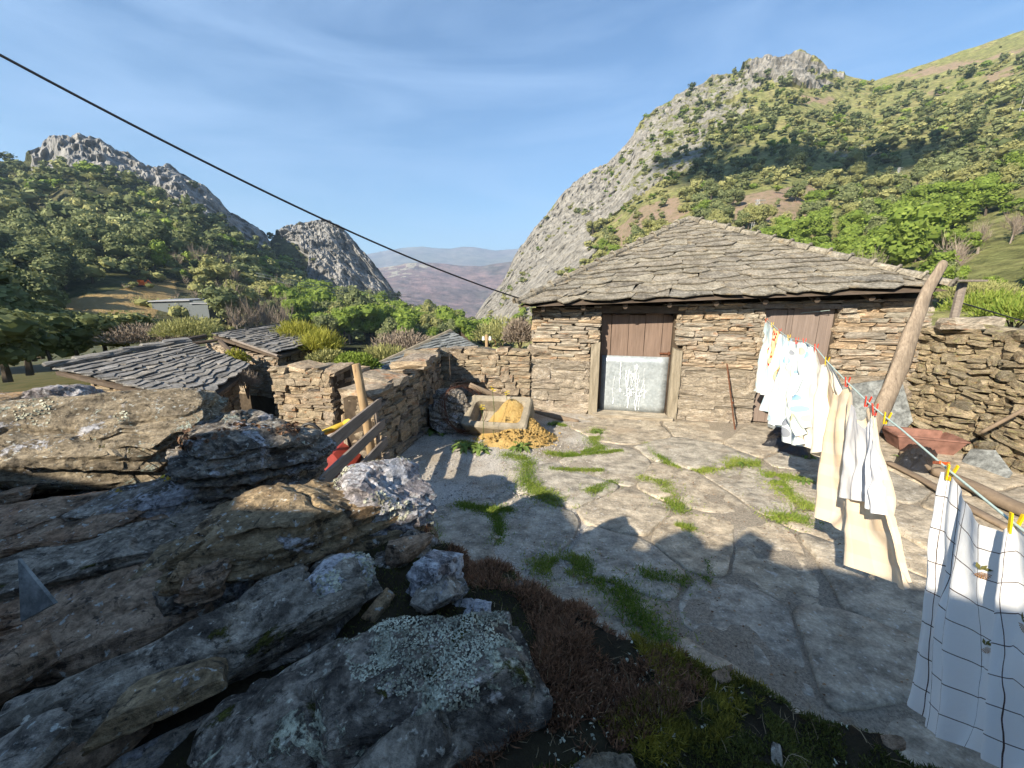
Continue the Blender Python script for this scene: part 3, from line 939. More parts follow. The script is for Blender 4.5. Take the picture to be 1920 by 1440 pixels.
# ------------------------------------------------------------------ trees
def tree_arrays(kind, rng, nlobe, nleaf, leaf, sub=0, core=0.80):
    """Unit-height tree: crown vertices, quads/tris as quads, tint; and trunk. Returns crown V,F(4),tint and trunk V,F(4)."""
    V, F, Tn = [], [], []
    nv = 0
    if kind == 'pine':
        lob = [(np.array([rng.normal(0, .06), rng.normal(0, .06), 0.42 + 0.5 * k / nlobe]), np.array([1, 1, .75]) * (0.23 * (1.15 - 0.8 * k / nlobe))) for k in range(nlobe)]
    elif kind == 'bush':
        lob = [(np.array([rng.normal(0, .28), rng.normal(0, .28), rng.uniform(.25, .55)]), np.array([1, 1, .9]) * rng.uniform(.25, .4)) for k in range(nlobe)]
    else:
        lob = []
        for k in range(nlobe):
            a = rng.uniform(0, 6.283)
            rr = 0.25 * math.sqrt(rng.uniform(0.05, 1))
            lob.append((np.array([rr * math.cos(a), rr * math.sin(a), rng.uniform(.36, .80)]), np.array([1, 1, .85]) * rng.uniform(.15, .25)))
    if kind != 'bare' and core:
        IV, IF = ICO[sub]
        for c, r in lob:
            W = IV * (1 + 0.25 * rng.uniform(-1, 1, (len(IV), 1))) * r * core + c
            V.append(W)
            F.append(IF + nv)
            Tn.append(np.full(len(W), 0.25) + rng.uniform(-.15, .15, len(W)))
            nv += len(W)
    D = rng.normal(size=(nleaf, 3))
    D /= np.linalg.norm(D, axis=1, keepdims=True)
    D[:, 2] = np.where((D[:, 2] < -0.3) & (rng.uniform(size=nleaf) < .6), -D[:, 2], D[:, 2])
    li = rng.integers(0, len(lob), nleaf)
    C = np.array([lob[i][0] for i in li]); Rr = np.array([lob[i][1] for i in li])
    if kind == 'bare':
        base = np.array([0, 0, .25]) + (C - np.array([0, 0, .25])) * rng.uniform(.2, 1, (nleaf, 1))
        d = D * 0.6 + np.array([0, 0, .55]) + (C - np.array([0, 0, .2])) * 1.2
        d /= np.linalg.norm(d, axis=1, keepdims=True)
        L = rng.uniform(.16, .34, (nleaf, 1))
        side = np.cross(d, rng.normal(size=(nleaf, 3)))
        side /= np.linalg.norm(side, axis=1, keepdims=True)
        w = leaf
        q = np.stack([base - side * w, base + side * w, base + d * L + side * w * .3, base + d * L - side * w * .3], 1)
    else:
        P = C + D * Rr * rng.uniform(.80, 1.12, (nleaf, 1))
        n = D + rng.normal(size=(nleaf, 3)) * .55
        n /= np.linalg.norm(n, axis=1, keepdims=True)
        a = np.cross(n, rng.normal(size=(nleaf, 3)))
        a /= np.linalg.norm(a, axis=1, keepdims=True)
        b = np.cross(n, a)
        s = leaf * rng.uniform(.55, 1.35, (nleaf, 1))
        j = lambda: rng.uniform(.6, 1.25, (nleaf, 1))
        q = np.stack([P - a * s * j(), P - b * s * j() * .7, P + a * s * j(), P + b * s * j() * .7], 1)
    V.append(q.reshape(-1, 3))
    _q = np.arange(nleaf * 4).reshape(-1, 4) + nv
    F.append(np.concatenate([_q[:, [0, 1, 2]], _q[:, [0, 2, 3]]], 0))
    tl = np.clip(0.5 + rng.normal(0, .22, nleaf), 0, 1)
    Tn.append(np.repeat(tl, 4))
    # trunk and limbs
    mb = MB()
    h = {'bush': .2, 'pine': .8}.get(kind, .42)
    mb.tube([(0, 0, -.03), (.01, .01, h * .5), (.0, .02, h)], [.032, .024, .012], 5)
    if kind in ('oak', 'bare'):
        for c, r in lob[:5]:
            mb.tube([(0, .01, h * .75), tuple(c * .6 + np.array([0, 0, h * .4])), tuple(c)], [.016, .01, .004], 4)
    return np.concatenate(V), np.concatenate(F), np.concatenate(Tn), mb


LEAFMAT = {'oak': 'oak_leaf', 'spring': 'spring_leaf', 'olive': 'olive_leaf', 'pine': 'oak_leaf', 'bare': 'twig', 'bush': 'olive_leaf', 'springbush': 'spring_leaf', 'barebush': 'twig'}
SHAPE = {'oak': 'oak', 'spring': 'oak', 'olive': 'oak', 'pine': 'pine', 'bare': 'bare', 'bush': 'bush', 'springbush': 'bush', 'barebush': 'bare'}
# near prototypes: crown and trunk as shared meshes; far ones: bare arrays for the merged woods
PROTO = {}
FARP = {}
for _k in LEAFMAT:
    PROTO[_k] = []
    FARP[_k] = []
    for _j in range(3):
        _g = np.random.default_rng(100 + _j * 7 + len(PROTO))
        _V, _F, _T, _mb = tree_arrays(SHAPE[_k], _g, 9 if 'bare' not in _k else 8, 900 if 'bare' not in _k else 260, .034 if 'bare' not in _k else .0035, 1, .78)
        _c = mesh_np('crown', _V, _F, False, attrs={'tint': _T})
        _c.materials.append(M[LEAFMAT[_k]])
        _t = mesh_py('trunk', _mb.v, _mb.f)
        _t.materials.append(M['pale_bark' if _k == 'bare' else 'bark'])
        PROTO[_k].append((_c, _t))
        _V, _F, _T, _mb = tree_arrays(SHAPE[_k], _g, 4, 110 if 'bare' not in _k else 60, .056 if 'bare' not in _k else .006, 0, .80)
        FARP[_k].append((_V, _F, _T))
    for _j in range(3):
        _g = np.random.default_rng(500 + _j * 7 + len(PROTO))
        _V, _F, _T, _mb = tree_arrays(SHAPE[_k], _g, 3, 52 if 'bare' not in _k else 40, .085 if 'bare' not in _k else .008, 0, .78)
        FARP[_k].append((_V, _F, _T))

TREENAME = {'oak': 'evergreen_tree', 'spring': 'spring_tree', 'olive': 'olive_green_tree', 'pine': 'pine_tree', 'bare': 'bare_tree', 'bush': 'bush', 'springbush': 'green_bush', 'barebush': 'bare_bush'}


def put_tree(kind, P, h, label, group, rng, wide=1.0):
    c, t = PROTO[kind][rng.integers(0, 3)]
    e = bpy.data.objects.new(TREENAME[kind], None)
    e.empty_display_size = .1
    COL.objects.link(e)
    e.location = P
    e.rotation_euler = (0, 0, rng.uniform(0, 6.28))
    w = h * wide * rng.uniform(.85, 1.2)
    e.scale = (w, w, h)
    tag(e, label, 'bush' if 'bush' in kind else 'tree', group)
    for nm, me in (('crown', c), ('trunk', t)):
        o = bpy.data.objects.new(nm, me)
        COL.objects.link(o)
        o.parent = e
    return e


def forest(hill, ntry, kinds, dens, hrange, near_n, label_of, group, name, label, seed, tmax=0.985, tmin=0.02):
    g = np.random.default_rng(seed)
    TH = g.uniform(hill.th0, hill.th1, ntry)
    TT = g.uniform(tmin, tmax, ntry)
    P = hill.point(TH, TT)
    px, py = project(P)
    r = np.hypot(P[:, 0], P[:, 1])
    keep = (g.uniform(size=ntry) < dens(px, py, r, P)) & (P[:, 1] > 5) & (px > -500) & (px < 2500)
    P, px, py, r, TT = P[keep], px[keep], py[keep], r[keep], TT[keep]
    n = len(P)
    kk = kinds(px, py, r, P, g)
    H = hrange[0] * .6 + (hrange[1] - hrange[0] * .6) * g.uniform(0, 1, n) ** 1.2
    H = H * np.where(g.uniform(size=n) < .12, 1.35, 1.0)
    H = np.where(np.isin(kk, ['bush', 'springbush', 'barebush']), H * .45, H)
    inv = (px > -300) & (px < 2220)
    order = np.argsort(np.where(inv, r / H, 1e9))
    near = set(order[:near_n].tolist())
    Vs, Fs, Ts, Ms = [], [], [], []
    nv = 0
    mats = sorted(set(LEAFMAT.values()))
    for i in range(n):
        k = str(kk[i])
        p = P[i] - np.array([0, 0, .02 * H[i]])
        if i in near:
            put_tree(k, p, H[i], label_of(k, px[i], py[i]), group, g)
            continue
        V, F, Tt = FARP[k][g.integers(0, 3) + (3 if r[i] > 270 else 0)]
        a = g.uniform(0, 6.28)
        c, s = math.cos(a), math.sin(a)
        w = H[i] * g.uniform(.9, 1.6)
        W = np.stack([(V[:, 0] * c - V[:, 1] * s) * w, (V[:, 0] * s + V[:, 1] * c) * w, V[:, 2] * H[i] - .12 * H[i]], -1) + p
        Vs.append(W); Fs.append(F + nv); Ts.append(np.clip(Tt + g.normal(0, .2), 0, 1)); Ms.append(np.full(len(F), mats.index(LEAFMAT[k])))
        nv += len(W)
    if Vs:
        me = mesh_np(name, np.concatenate(Vs), np.concatenate(Fs), False, np.concatenate(Ms), {'tint': np.concatenate(Ts)})
        o = link(name, me)
        for m in mats:
            me.materials.append(M[m])
        tag(o, label, 'woodland', kind='stuff')
    print(name, n, 'trees', nv, 'verts')


# left slope
FRONT_L = [(105, 545), (300, 520), (430, 560), (430, 660), (105, 670)]
def dens_left(px, py, r, P):
    d = np.clip((r / 300.0) ** 1.5, 0.03, 1)
    rk = hill_left.rock(P, px, py)
    d = np.where(rk > .5, 0.10 * (fbm(P * .03, 3, 9) > .05), d)
    f = np.zeros(len(px), bool)
    for poly in FIELD_L:
        f |= inpoly(px, py - 6, poly)
    d = np.where(inpoly(px, py, FRONT_L), d * .5, d)
    return np.where(f, 0.0, d)


def kinds_left(px, py, r, P, g):
    u = g.uniform(size=len(px))
    z = fbm(P * .018, 3, 4)
    low = py > 500
    k = np.where(u < .66, 'oak', np.where(u < .80, 'olive', np.where(u < .86, 'pine', np.where(u < .93, 'bush', 'spring'))))
    k = np.where(low & (z > .18) & (u < .55), 'bare', k)
    k = np.where(low & (z < -.12) & (px > 380) & (u < .5), 'spring', k)
    k = np.where((px > 560) & (py > 560) & (u < .35), 'spring', k)
    k = np.where(inpoly(px, py, FRONT_L), np.where(u < .5, 'bush', 'barebush'), k)
    return k


KW = {'oak': 'dark evergreen tree', 'spring': 'bright spring-green tree', 'olive': 'olive-green tree', 'pine': 'narrow dark pine', 'bare': 'bare grey-brown tree', 'bush': 'low olive bush', 'springbush': 'low fresh-green bush', 'barebush': 'low bare twiggy bush'}


def label_left(k, x, y):
    if x < 130:
        w = 'in the dark wood at the far left of the valley'
    elif x < 420:
        w = 'near the tan field and grey shed across the valley'
    elif x < 640:
        w = 'in the valley wood behind the low slate roofs'
    elif x < 700:
        w = 'in the valley wood under the left side of the rocky knob'
    elif x < 765:
        w = 'in the valley wood under the right side of the rocky knob'
    elif x < 820:
        w = 'in the valley gap right of the rocky knob'
    else:
        w = 'in the valley gap next to the barn'
    b = 'lowest ' if y > 620 else 'low ' if y > 585 else ('partway up ' if y > 500 else 'high up ')
    return KW[k] + ' ' + b + w


forest(hill_left, 5000, kinds_left, dens_left, (7.5, 13.0), 260, label_left, 'trees on the wooded slope across the valley', 'woodland', 'dense mixed evergreen wood covering the slope under the left crags', 51)


_pine = 0


def dens_knob(px, py, r, P):
    rk = hill_knob.rock(P, px, py)
    return np.where(rk > .5, 0.10 * (fbm(P * .04, 3, 9) > .05), 0.8)


forest(hill_knob, 700, lambda *a: np.where(kinds_left(*a) == 'pine', 'bush', kinds_left(*a)), dens_knob, (5, 8), 0, label_left, '', 'woodland', 'scrubby trees growing around and on the rocky knob', 52)


# right mountain
def dens_right(px, py, r, P):
    d = np.clip((r / 420.0) ** 1.45, 0.008, 1)
    rk = hill_right.rock(P, px, py)
    d = np.where(rk > .6, 0.34 * (fbm(P * .03, 3, 9) > .06), d)
    d = np.where((rk > .3) & (rk <= .6), d * .6, d)
    d = np.where((px > 1640) & (py < 175 - (px - 1640) * .28), d * .06, d)     # bare heath on the far ridge
    sc = np.zeros(len(px), bool)
    for poly in SCREE_R:
        sc |= inpoly(px, py, poly)
    d = np.where(sc, d * .15, d)
    meadow = (px > 1790) & (py > 430) & (fbm(P * .05, 2, 3) > -.25)
    return np.where(meadow, d * .25, d)


def kinds_right(px, py, r, P, g):
    u = g.uniform(size=len(px))
    z = fbm(P * .012, 3, 14)
    k = np.where(u < .38, 'oak', np.where(u < .66, 'olive', np.where(u < .76, 'bush', np.where(u < .84, 'springbush', np.where(u < .92, 'pine', 'spring')))))
    green = (py > 360) & (px > 1380) & (py > 470 - (px - 1400) * .22)
    k = np.where(green & (u < .72), 'spring', k)
    k = np.where((py > 330) & (z > .14) & (u < .5), 'bare', k)
    k = np.where((px < 1300) & (u < .45), 'bush', k)
    return k


def label_right(k, x, y):
    if x < 1290:
        w = 'on the slope left of the slate roof peak'
    elif x < 1480:
        w = 'behind the right half of the slate roof'
    elif x < 1680:
        w = 'on the green slope behind the right roof end'
    elif x < 1800:
        w = 'on the green slope just behind the leaning beam'
    else:
        w = 'on the green slope right of the leaning beam'
    b = 'low ' if y > 470 else ('partway up ' if y > 400 else 'high up ')
    if 1480 <= x < 1580:
        w = 'on the green slope just left of the beam top'
    return KW[k] + ' ' + b + w


forest(hill_right, 10500, kinds_right, dens_right, (5.5, 10.5), 290, label_right, 'trees on the slope of the right mountain', 'woodland', 'mixed scrub oak wood covering the right mountain slope', 53, tmin=0.06)

# ------------------------------------------------------------------ yard, paving, walls, house
def stone_mesh(seed, nx=3, ny=2, nz=2, amp=.15, sq=.78):
    """Unit stone: a lumpy squared block with softened corners."""
    V, F = [], []
    idx = {}
    rng = random.Random(seed)

    def vert(i, j, k):
        if (i, j, k) not in idx:
            p = Vector((i / nx - .5, j / ny - .5, k / nz - .5)) * 2
            m = max(abs(p.x), abs(p.y), abs(p.z))
            q = p.normalized() * m * 1.15
            p = p.lerp(q, 1 - sq)
            p += Vector((rng.uniform(-1, 1) * amp, rng.uniform(-1, 1) * amp, rng.uniform(-1, 1) * amp * 1.1))
            idx[(i, j, k)] = len(V)
            V.append(p * .5)
        return idx[(i, j, k)]
    for i in range(nx):
        for j in range(ny):
            for k in (0, nz):
                f = (vert(i, j, k), vert(i + 1, j, k), vert(i + 1, j + 1, k), vert(i, j + 1, k))
                F.append(f if k else f[::-1])
    for i in range(nx):
        for k in range(nz):
            for j in (0, ny):
                f = (vert(i, j, k), vert(i + 1, j, k), vert(i + 1, j, k + 1), vert(i, j, k + 1))
                F.append(f if not j else f[::-1])
    for j in range(ny):
        for k in range(nz):
            for i in (0, nx):
                f = (vert(i, j, k), vert(i, j + 1, k), vert(i, j + 1, k + 1), vert(i, j, k + 1))
                F.append(f if i else f[::-1])
    return mesh_py('stone', V, F)


POOL = {}


def stone_pool(mat, n=14, **kw):
    key = (mat, tuple(kw.items()))
    if key not in POOL:
        POOL[key] = []
        for i in range(n):
            me = stone_mesh(i * 31 + len(POOL) * 7, **kw)
            me.materials.append(M[mat])
            POOL[key].append(me)
    return POOL[key]


def put_stone(parent, mat, c, size, ang, rng, tilt=.05, name='stone', **kw):
    me = rng.choice(stone_pool(mat, **kw))
    mw = T(c) @ Matrix.Rotation(ang, 4, 'Z') @ Matrix.Rotation(rng.uniform(-1, 1) * tilt, 4, 'Y') @ Matrix.Rotation(rng.uniform(-1, 1) * tilt * .6, 4, 'X') @ Matrix.Rotation(rng.uniform(-1, 1) * tilt, 4, 'Z')
    s = Matrix.Diagonal((size[0] * rng.choice((-1, 1)), size[1], size[2] , 1))
    if s[0][0] < 0:                      # keep handedness: turn half round instead of mirroring
        s = Matrix.Rotation(math.pi, 4, 'Z') @ Matrix.Diagonal((size[0], size[1], size[2], 1))
    return link(name, me, None, parent, mw @ s)


def masonry(parent, p0, p1, z0, z1, mat, rows, lens, depth=.16, openings=(), seed=1, tilt=.05, proud=.025, name='stone', gap=.012, **kw):
    """Courses of single stones on the face from p0 to p1 (plan), outward = right-hand side of p0->p1. z0/z1 numbers or (start,end)."""
    rng = random.Random(seed)
    dx, dy = p1[0] - p0[0], p1[1] - p0[1]
    L = math.hypot(dx, dy)
    ux, uy = dx / L, dy / L
    ox, oy = uy, -ux
    ang = math.atan2(uy, ux)
    za = z0 if isinstance(z0, tuple) else (z0, z0)
    zb = z1 if isinstance(z1, tuple) else (z1, z1)
    f = 0.0
    H = max(zb[0] - za[0], zb[1] - za[1])
    n = 0
    while f < .995:
        rh = rng.uniform(*rows) / H
        if f + rh > 1 or 1 - f - rh < rows[0] * .5 / H:
            rh = 1 - f
        u = rng.uniform(-lens[0], 0)
        while u < L - .03:
            ln = rng.uniform(*lens)
            if L - u - ln < lens[0] * .6:
                ln = L - u
            a, b = max(u, 0.0), min(u + ln, L)
            um = (a + b) / 2
            zl = za[0] + (za[1] - za[0]) * um / L
            zh = zb[0] + (zb[1] - zb[0]) * um / L
            s0, s1 = zl + (zh - zl) * f, zl + (zh - zl) * (f + rh)
            zm = (s0 + s1) / 2
            for (o0, o1, q0, q1) in openings:
                if q0 < zm < q1:
                    if a < o0 < b:
                        b = o0
                    elif a < o1 < b:
                        a = o1
                    elif o0 <= a and b <= o1:
                        b = a
            u += ln
            if b - a < .05:
                continue
            sub = 1 if (s1 - s0 < .085 or rng.random() < .7) else 2
            for q in range(sub):
                w0 = s0 + (s1 - s0) * q / sub
                w1 = s0 + (s1 - s0) * (q + 1) / sub
                d = depth * rng.uniform(.8, 1.15)
                pr = rng.uniform(-1, 1) * proud
                c = (p0[0] + ux * (a + b) / 2 + ox * (pr - d / 2), p0[1] + uy * (a + b) / 2 + oy * (pr - d / 2), (w0 + w1) / 2)
                put_stone(parent, mat, c, ((b - a) * 1.05 - gap, d, (w1 - w0) * 1.10 - gap * .6), ang, rng, tilt * min(1, .3 / (b - a)), name, **kw)
                n += 1
        f += rh
    return n


def slate_face(parent, BL, BR, TR, TL, mat, expo, wid, thick=.03, seed=1, name='slate', over=1.75, jit=.3, joined=False, skip=None, spin=0.0):
    """Overlapping irregular slates on a roof face. Corners as seen from outside: bottom-left, bottom-right, top-right, top-left."""
    rng = random.Random(seed)
    BL, BR, TR, TL = map(Vector, (BL, BR, TR, TL))
    N = (BR - BL).cross(TL - BL)
    if N.length < 1e-6:
        N = (BR - BL).cross(TR - BL)
    N.normalize()
    H = ((TL + TR) / 2 - (BL + BR) / 2).length
    f, row, n = 0.0, 0, 0
    mb = MB()
    while f < .985:
        e = rng.uniform(*expo) / H
        f1 = min(1.0, f + e * over)
        A0, A1 = BL.lerp(TL, f), BR.lerp(TR, f)
        B0, B1 = BL.lerp(TL, f1), BR.lerp(TR, f1)
        W = (A1 - A0).length
        W1 = (B1 - B0).length
        if W < .15:
            break
        a = -rng.uniform(0, wid[0]) * .5
        while a < W - .04:
            w = rng.uniform(*wid)
            if W - a - w < wid[0] * .5:
                w = W - a
            lo, hi = max(a, -.03), min(a + w, W + .03)
            a += w
            if hi - lo < .06:
                continue
            if skip and skip((lo + hi) / 2 / W, f):
                continue
            ee = e * H

            def P(s, g, lift):
                s = min(max(s, -.02 * W), W * 1.02)
                q = A0.lerp(A1, s / W)
                q2 = B0.lerp(B1, s / W)
                return q + (q2 - q) * g + N * lift
            g0 = 1.0
            k = rng.choice((3, 4, 4, 5))
            lift0 = thick * (1.5 + rng.uniform(0, .9))
            low = []
            for i in range(k):
                s = lo + (hi - lo) * i / (k - 1)
                g = rng.uniform(-1, .6) * jit * .28
                if i in (0, k - 1):
                    g += rng.uniform(.0, .9) * jit * .45
                low.append((s + (rng.uniform(-.02, .02) if 0 < i < k - 1 else 0), g))
            top = [(hi - rng.uniform(0, .1) * (hi - lo), g0), (lo + rng.uniform(0, .1) * (hi - lo), g0)]
            pts = low + top
            ra = rng.uniform(-1, 1) * spin
            ms, mg = (lo + hi) / 2, .5
            hh = (B0 - A0).length
            pts = [(ms + (s - ms) * math.cos(ra) - (g - mg) * hh * math.sin(ra), mg + ((s - ms) * math.sin(ra) / max(hh, .01)) + (g - mg) * math.cos(ra)) for s, g in pts]
            tk = thick * rng.uniform(.7, 1.3)
            tl = rng.uniform(-.4, .4) * thick
            up = [P(s, g, lift0 * (1 - g) + tk * .15 + tl * ((s - lo) / (hi - lo) - .5)) for s, g in pts]
            m = len(up)
            dn = [p - N * tk for p in up]
            Fc = [tuple(range(m)), tuple(range(2 * m - 1, m - 1, -1))] + [(i, i + m, (i + 1) % m + m, (i + 1) % m) for i in range(m)]
            if joined:
                mb.poly(up + dn, Fc)
            else:
                c = sum(up, Vector()) / m
                me = mesh_py(name, [p - c for p in up + dn], Fc)
                link(name, me, M[mat], parent, T(c))
            n += 1
        f += e
        row += 1
    if joined:
        o = mb.obj(name, M[mat], parent)
        o['kind'] = 'stuff'
    return n


# --- yard sheet
def grid_sheet(x0, x1, y0, y1, step, zf):
    xs = np.arange(x0, x1 + 1e-6, step)
    ys = np.arange(y0, y1 + 1e-6, step)
    X, Y = np.meshgrid(xs, ys)
    Z = zf(X, Y)
    i = np.arange(len(ys) - 1)[:, None] * len(xs) + np.arange(len(xs) - 1)[None, :]
    F = np.stack([i, i + 1, i + len(xs) + 1, i + len(xs)], -1).reshape(-1, 4)
    return np.stack([X, Y, Z], -1).reshape(-1, 3), F


def yard_z(X, Y):
    P = np.stack([X, Y, X * 0], -1)
    return fbm(P * 1.3, 4, 41) * .026 + fbm(P * 7, 3, 43) * .010 - .002


_V, _F = grid_sheet(-3.4, 9.0, -3.5, 7.6, .07, yard_z)
yard = tag(link('pavement', mesh_np('pavement', _V, _F, True), M['yard']), kind='structure')
_V, _F = grid_sheet(-14, -3.35, 1.5, 9.0, .3, lambda X, Y: -0.5 + (X + 3.4) * .06 + fbm(np.stack([X, Y, X * 0], -1), 3, 42) * .08)
_o = tag(link('path', mesh_np('path', _V, _F, True), M['earth']), kind='structure')

# flagstones: cells grown from the middles of the slabs seen in the photograph
SLAB = [(1175, 800), (1330, 808), (1420, 828), (1130, 876), (1310, 855), (1078, 908), (1180, 962), (1288, 915), (1400, 905), (990, 995), (868, 1000), (1160, 1052), (1300, 1010), (1460, 1060), (1420, 1185), (1130, 1150), (1530, 860), (1560, 930), (1650, 900), (1640, 1010), (1620, 1090), (1600, 1240), (1760, 900), (1760, 1010), (1850, 960), (1050, 1260), (900, 1180), (1010, 835), (820, 900)]
seeds = [gp(*s)[:2] for s in SLAB]
seeds += [(-.2, 2.0), (1.1, 1.7), (2.2, 1.4), (3.4, 1.3), (4.6, 2.6), (5.6, 3.6), (4.6, 1.2), (6.0, 2.0)]
BARE = {27, 28}
OUT = [(-1.75, .2), (7, .2), (6.75, 6.0), (.35, 7.4), (-1.3, 6.9), (-1.75, 4.5)]


def clip_poly(poly, mx, my, nx, ny):
    out = []
    for i in range(len(poly)):
        a, b = poly[i], poly[(i + 1) % len(poly)]
        da = (a[0] - mx) * nx + (a[1] - my) * ny
        db = (b[0] - mx) * nx + (b[1] - my) * ny
        if da <= 0:
            out.append(a)
        if (da < 0) != (db < 0):
            t = da / (da - db)
            out.append((a[0] + (b[0] - a[0]) * t, a[1] + (b[1] - a[1]) * t))
    return out


rg = random.Random(5)
for i, s in enumerate(seeds):
    poly = OUT
    for j, q in enumerate(seeds):
        if i == j:
            continue
        dx, dy = q[0] - s[0], q[1] - s[1]
        L = math.hypot(dx, dy)
        if L > 4:
            continue
        g = rg.uniform(.0, .02)
        poly = clip_poly(poly, (s[0] + q[0]) / 2 - dx / L * g, (s[1] + q[1]) / 2 - dy / L * g, dx / L, dy / L)
        if len(poly) < 3:
            break
    if len(poly) < 3 or i in BARE:
        continue
    # ragged outline, then an inset ring so that the edge rolls over
    ring = []
    for a, b in zip(poly, poly[1:] + poly[:1]):
        L = math.hypot(b[0] - a[0], b[1] - a[1])
        k = max(1, int(L / .07))
        for q in range(k):
            ring.append(lerp(a, b, q / k))
    ring = np.array(ring)
    cx, cy = ring.mean(0)
    # round the corners off and roughen
    for _ in range(2):
        ring = ring * .5 + .25 * (np.roll(ring, 1, 0) + np.roll(ring, -1, 0))
    nz = fbm(np.concatenate([ring * 5, np.full((len(ring), 1), i * 3.1)], 1), 4, 60)
    ring = ring + (np.array([cx, cy]) - ring) * (0.01 + .10 * nz)[:, None]
    m = len(ring)
    th = rg.uniform(-.004, .030)
    tx, ty = rg.uniform(-.014, .014), rg.uniform(-.014, .014)
    levels = [(1.0, -.06), (1.0, th * .55), (.965, th), (.75, th + .004), (.4, th + .002)]
    V, F = [], []
    for sc, z in levels:
        Q = np.array([cx, cy]) + (ring - np.array([cx, cy])) * sc
        wob = fbm(np.concatenate([Q * 2.2, np.full((m, 1), 4.4)], 1), 3, 61) * .018 + fbm(np.concatenate([Q * 11, np.full((m, 1), 1.4)], 1), 2, 62) * .005
        for k in range(m):
            V.append((Q[k, 0] - cx, Q[k, 1] - cy, z + ((wob[k] + tx * (Q[k, 0] - cx) + ty * (Q[k, 1] - cy)) if z > -.05 else 0)))
    for l in range(len(levels) - 1):
        for k in range(m):
            k2 = (k + 1) % m
            F.append((l * m + k, l * m + k2, (l + 1) * m + k2, (l + 1) * m + k))
    b = (len(levels) - 1) * m
    V.append((0, 0, th))
    for k in range(m):
        F.append((b + k, b + (k + 1) % m, len(V) - 1))
    link('flagstone', mesh_py('flagstone', V, F, True), M['flag'], yard, T((cx, cy, 0)))

# ------------------------------------------------------------------ the slate-roofed stone house
HA = Vector((.377, 7.45, 0))
HANG = math.radians(-13.0)
HU = Vector((math.cos(HANG), math.sin(HANG), 0))
HV = Vector((-HU.y, HU.x, 0))
HL = 6.30
HD = 5.6


def hw(u, v, z):
    return HA + HU * u + HV * v + Vector((0, 0, z))


def hpix(px, py, v=0.0):
    """(u, z) on the front plane of the house for a photograph point."""
    p = Vector(on_plane(px, py, hw(0, v, 0), HV)) - HA
    return p.dot(HU), p.z


house = thing('stone_house', tuple(hw(HL / 2, HD / 2, 0)), 'stone barn with a hipped slate roof and a tin-patched plank door', 'house')
wallmb = MB()
d0u, d0t = hpix(1130, 590)
d1u, d1b = hpix(1250, 783)
h0u, h0t = hpix(1441, 580)
h1u, h1b = hpix(1534, 800)
EAVE = lambda u: 2.06 + (2.30 - 2.06) * u / HL      # the eave climbs a little to the right
DT = d0t + .02
HT = h0t + .02
REC = .24
Mz = Matrix.Rotation(HANG, 3, 'Z')
# core of rubble and earth behind the facing stones, with the two openings left free
for a, b, z0, z1 in ((0.02, d0u, -.3, 2.02), (d1u, h0u, -.3, 2.10), (h1u, HL - .02, -.3, 2.16), (d0u, d1u, DT + .14, 2.04), (h0u, h1u, HT + .03, 2.14)):
    wallmb.box(hw((a + b) / 2, .30, (z0 + z1) / 2), (b - a, .40, z1 - z0), Mz)
wallmb.box(hw(.22, HD / 2 + .2, .86), (.40, HD - .6, 2.3), Mz)
wallmb.box(hw(HL - .22, HD / 2 + .2, .93), (.40, HD - .6, 2.4), Mz)
wallmb.box(hw(HL / 2, HD - .2, .9), (HL, .40, 2.3), Mz)
wallmb.poly([hw(.05, .18, 2.0), hw(HL - .05, .18, 2.1), hw(HL - .05, .5, 2.1), hw(.05, .5, 2.0), hw(.05, .18, 2.32), hw(HL - .05, .18, 2.58), hw(HL - .05, .5, 2.58), hw(.05, .5, 2.32)], [(3, 2, 1, 0), (0, 1, 5, 4), (1, 2, 6, 5), (2, 3, 7, 6), (3, 0, 4, 7), (4, 5, 6, 7)])
hwall = wallmb.obj('wall', M['mortar'], house)
ops = [(d0u - .02, d1u + .02, -1, DT + .14), (h0u - .02, h1u + .02, -1, HT + .03), (d0u - .19, d0u, -1, 1.42), (d1u, d1u + .17, -1, 1.36)]
p0, p1 = hw(0, 0, 0), hw(HL, 0, 0)
zsplit = 1.06
n1 = masonry(hwall, p0, p1, -.05, (zsplit, zsplit - .1), 'plinth_stone', (.10, .24), (.28, .85), depth=.2, openings=ops, seed=3, tilt=.04, proud=.022, gap=.004, amp=.10, sq=.86)
n2 = masonry(hwall, p0, p1, (zsplit, zsplit - .1), (2.03, 2.22), 'house_stone', (.06, .115), (.16, .62), depth=.2, openings=ops, seed=11, tilt=.05, proud=.035)
masonry(hwall, hw(0, HD, 0), hw(0, .1, 0), -.05, 2.0, 'house_stone', (.14, .22), (.5, .9), depth=.2, seed=12, tilt=.04)
print('house stones', n1, n2)
# jambs, lintel, threshold
put = random.Random(3)
for (u, z1, w) in ((d0u - .10, 1.40, .17), (d1u + .085, 1.34, .16)):
    me = stone_mesh(77 + int(u * 10), 2, 2, 6, .05, .9)
    link('door_jamb', me, M['granite'], house, T(hw(u, .14, z1 / 2 - .02)) @ Matrix.Rotation(HANG, 4, 'Z') @ Matrix.Diagonal((w, .34, z1 + .04, 1)))
mb = MB(); mb.box(hw((d0u + d1u) / 2, .16, DT + .075), (d1u - d0u + .30, .30, .13), Mz)
mb.obj('lintel', M['beam_dark'], house)
mb = MB(); mb.box(hw((h0u + h1u) / 2, .16, HT + .03), (h1u - h0u + .5, .30, .07), Mz)
mb.obj('lintel', M['grey_wood'], house)
me = stone_mesh(5, 6, 3, 1, .06, .92)
link('threshold', me, M['flag'], house, T(hw((d0u + d1u) / 2, .10, .01)) @ Matrix.Rotation(HANG, 4, 'Z') @ Matrix.Diagonal((1.5, .5, .09, 1)))
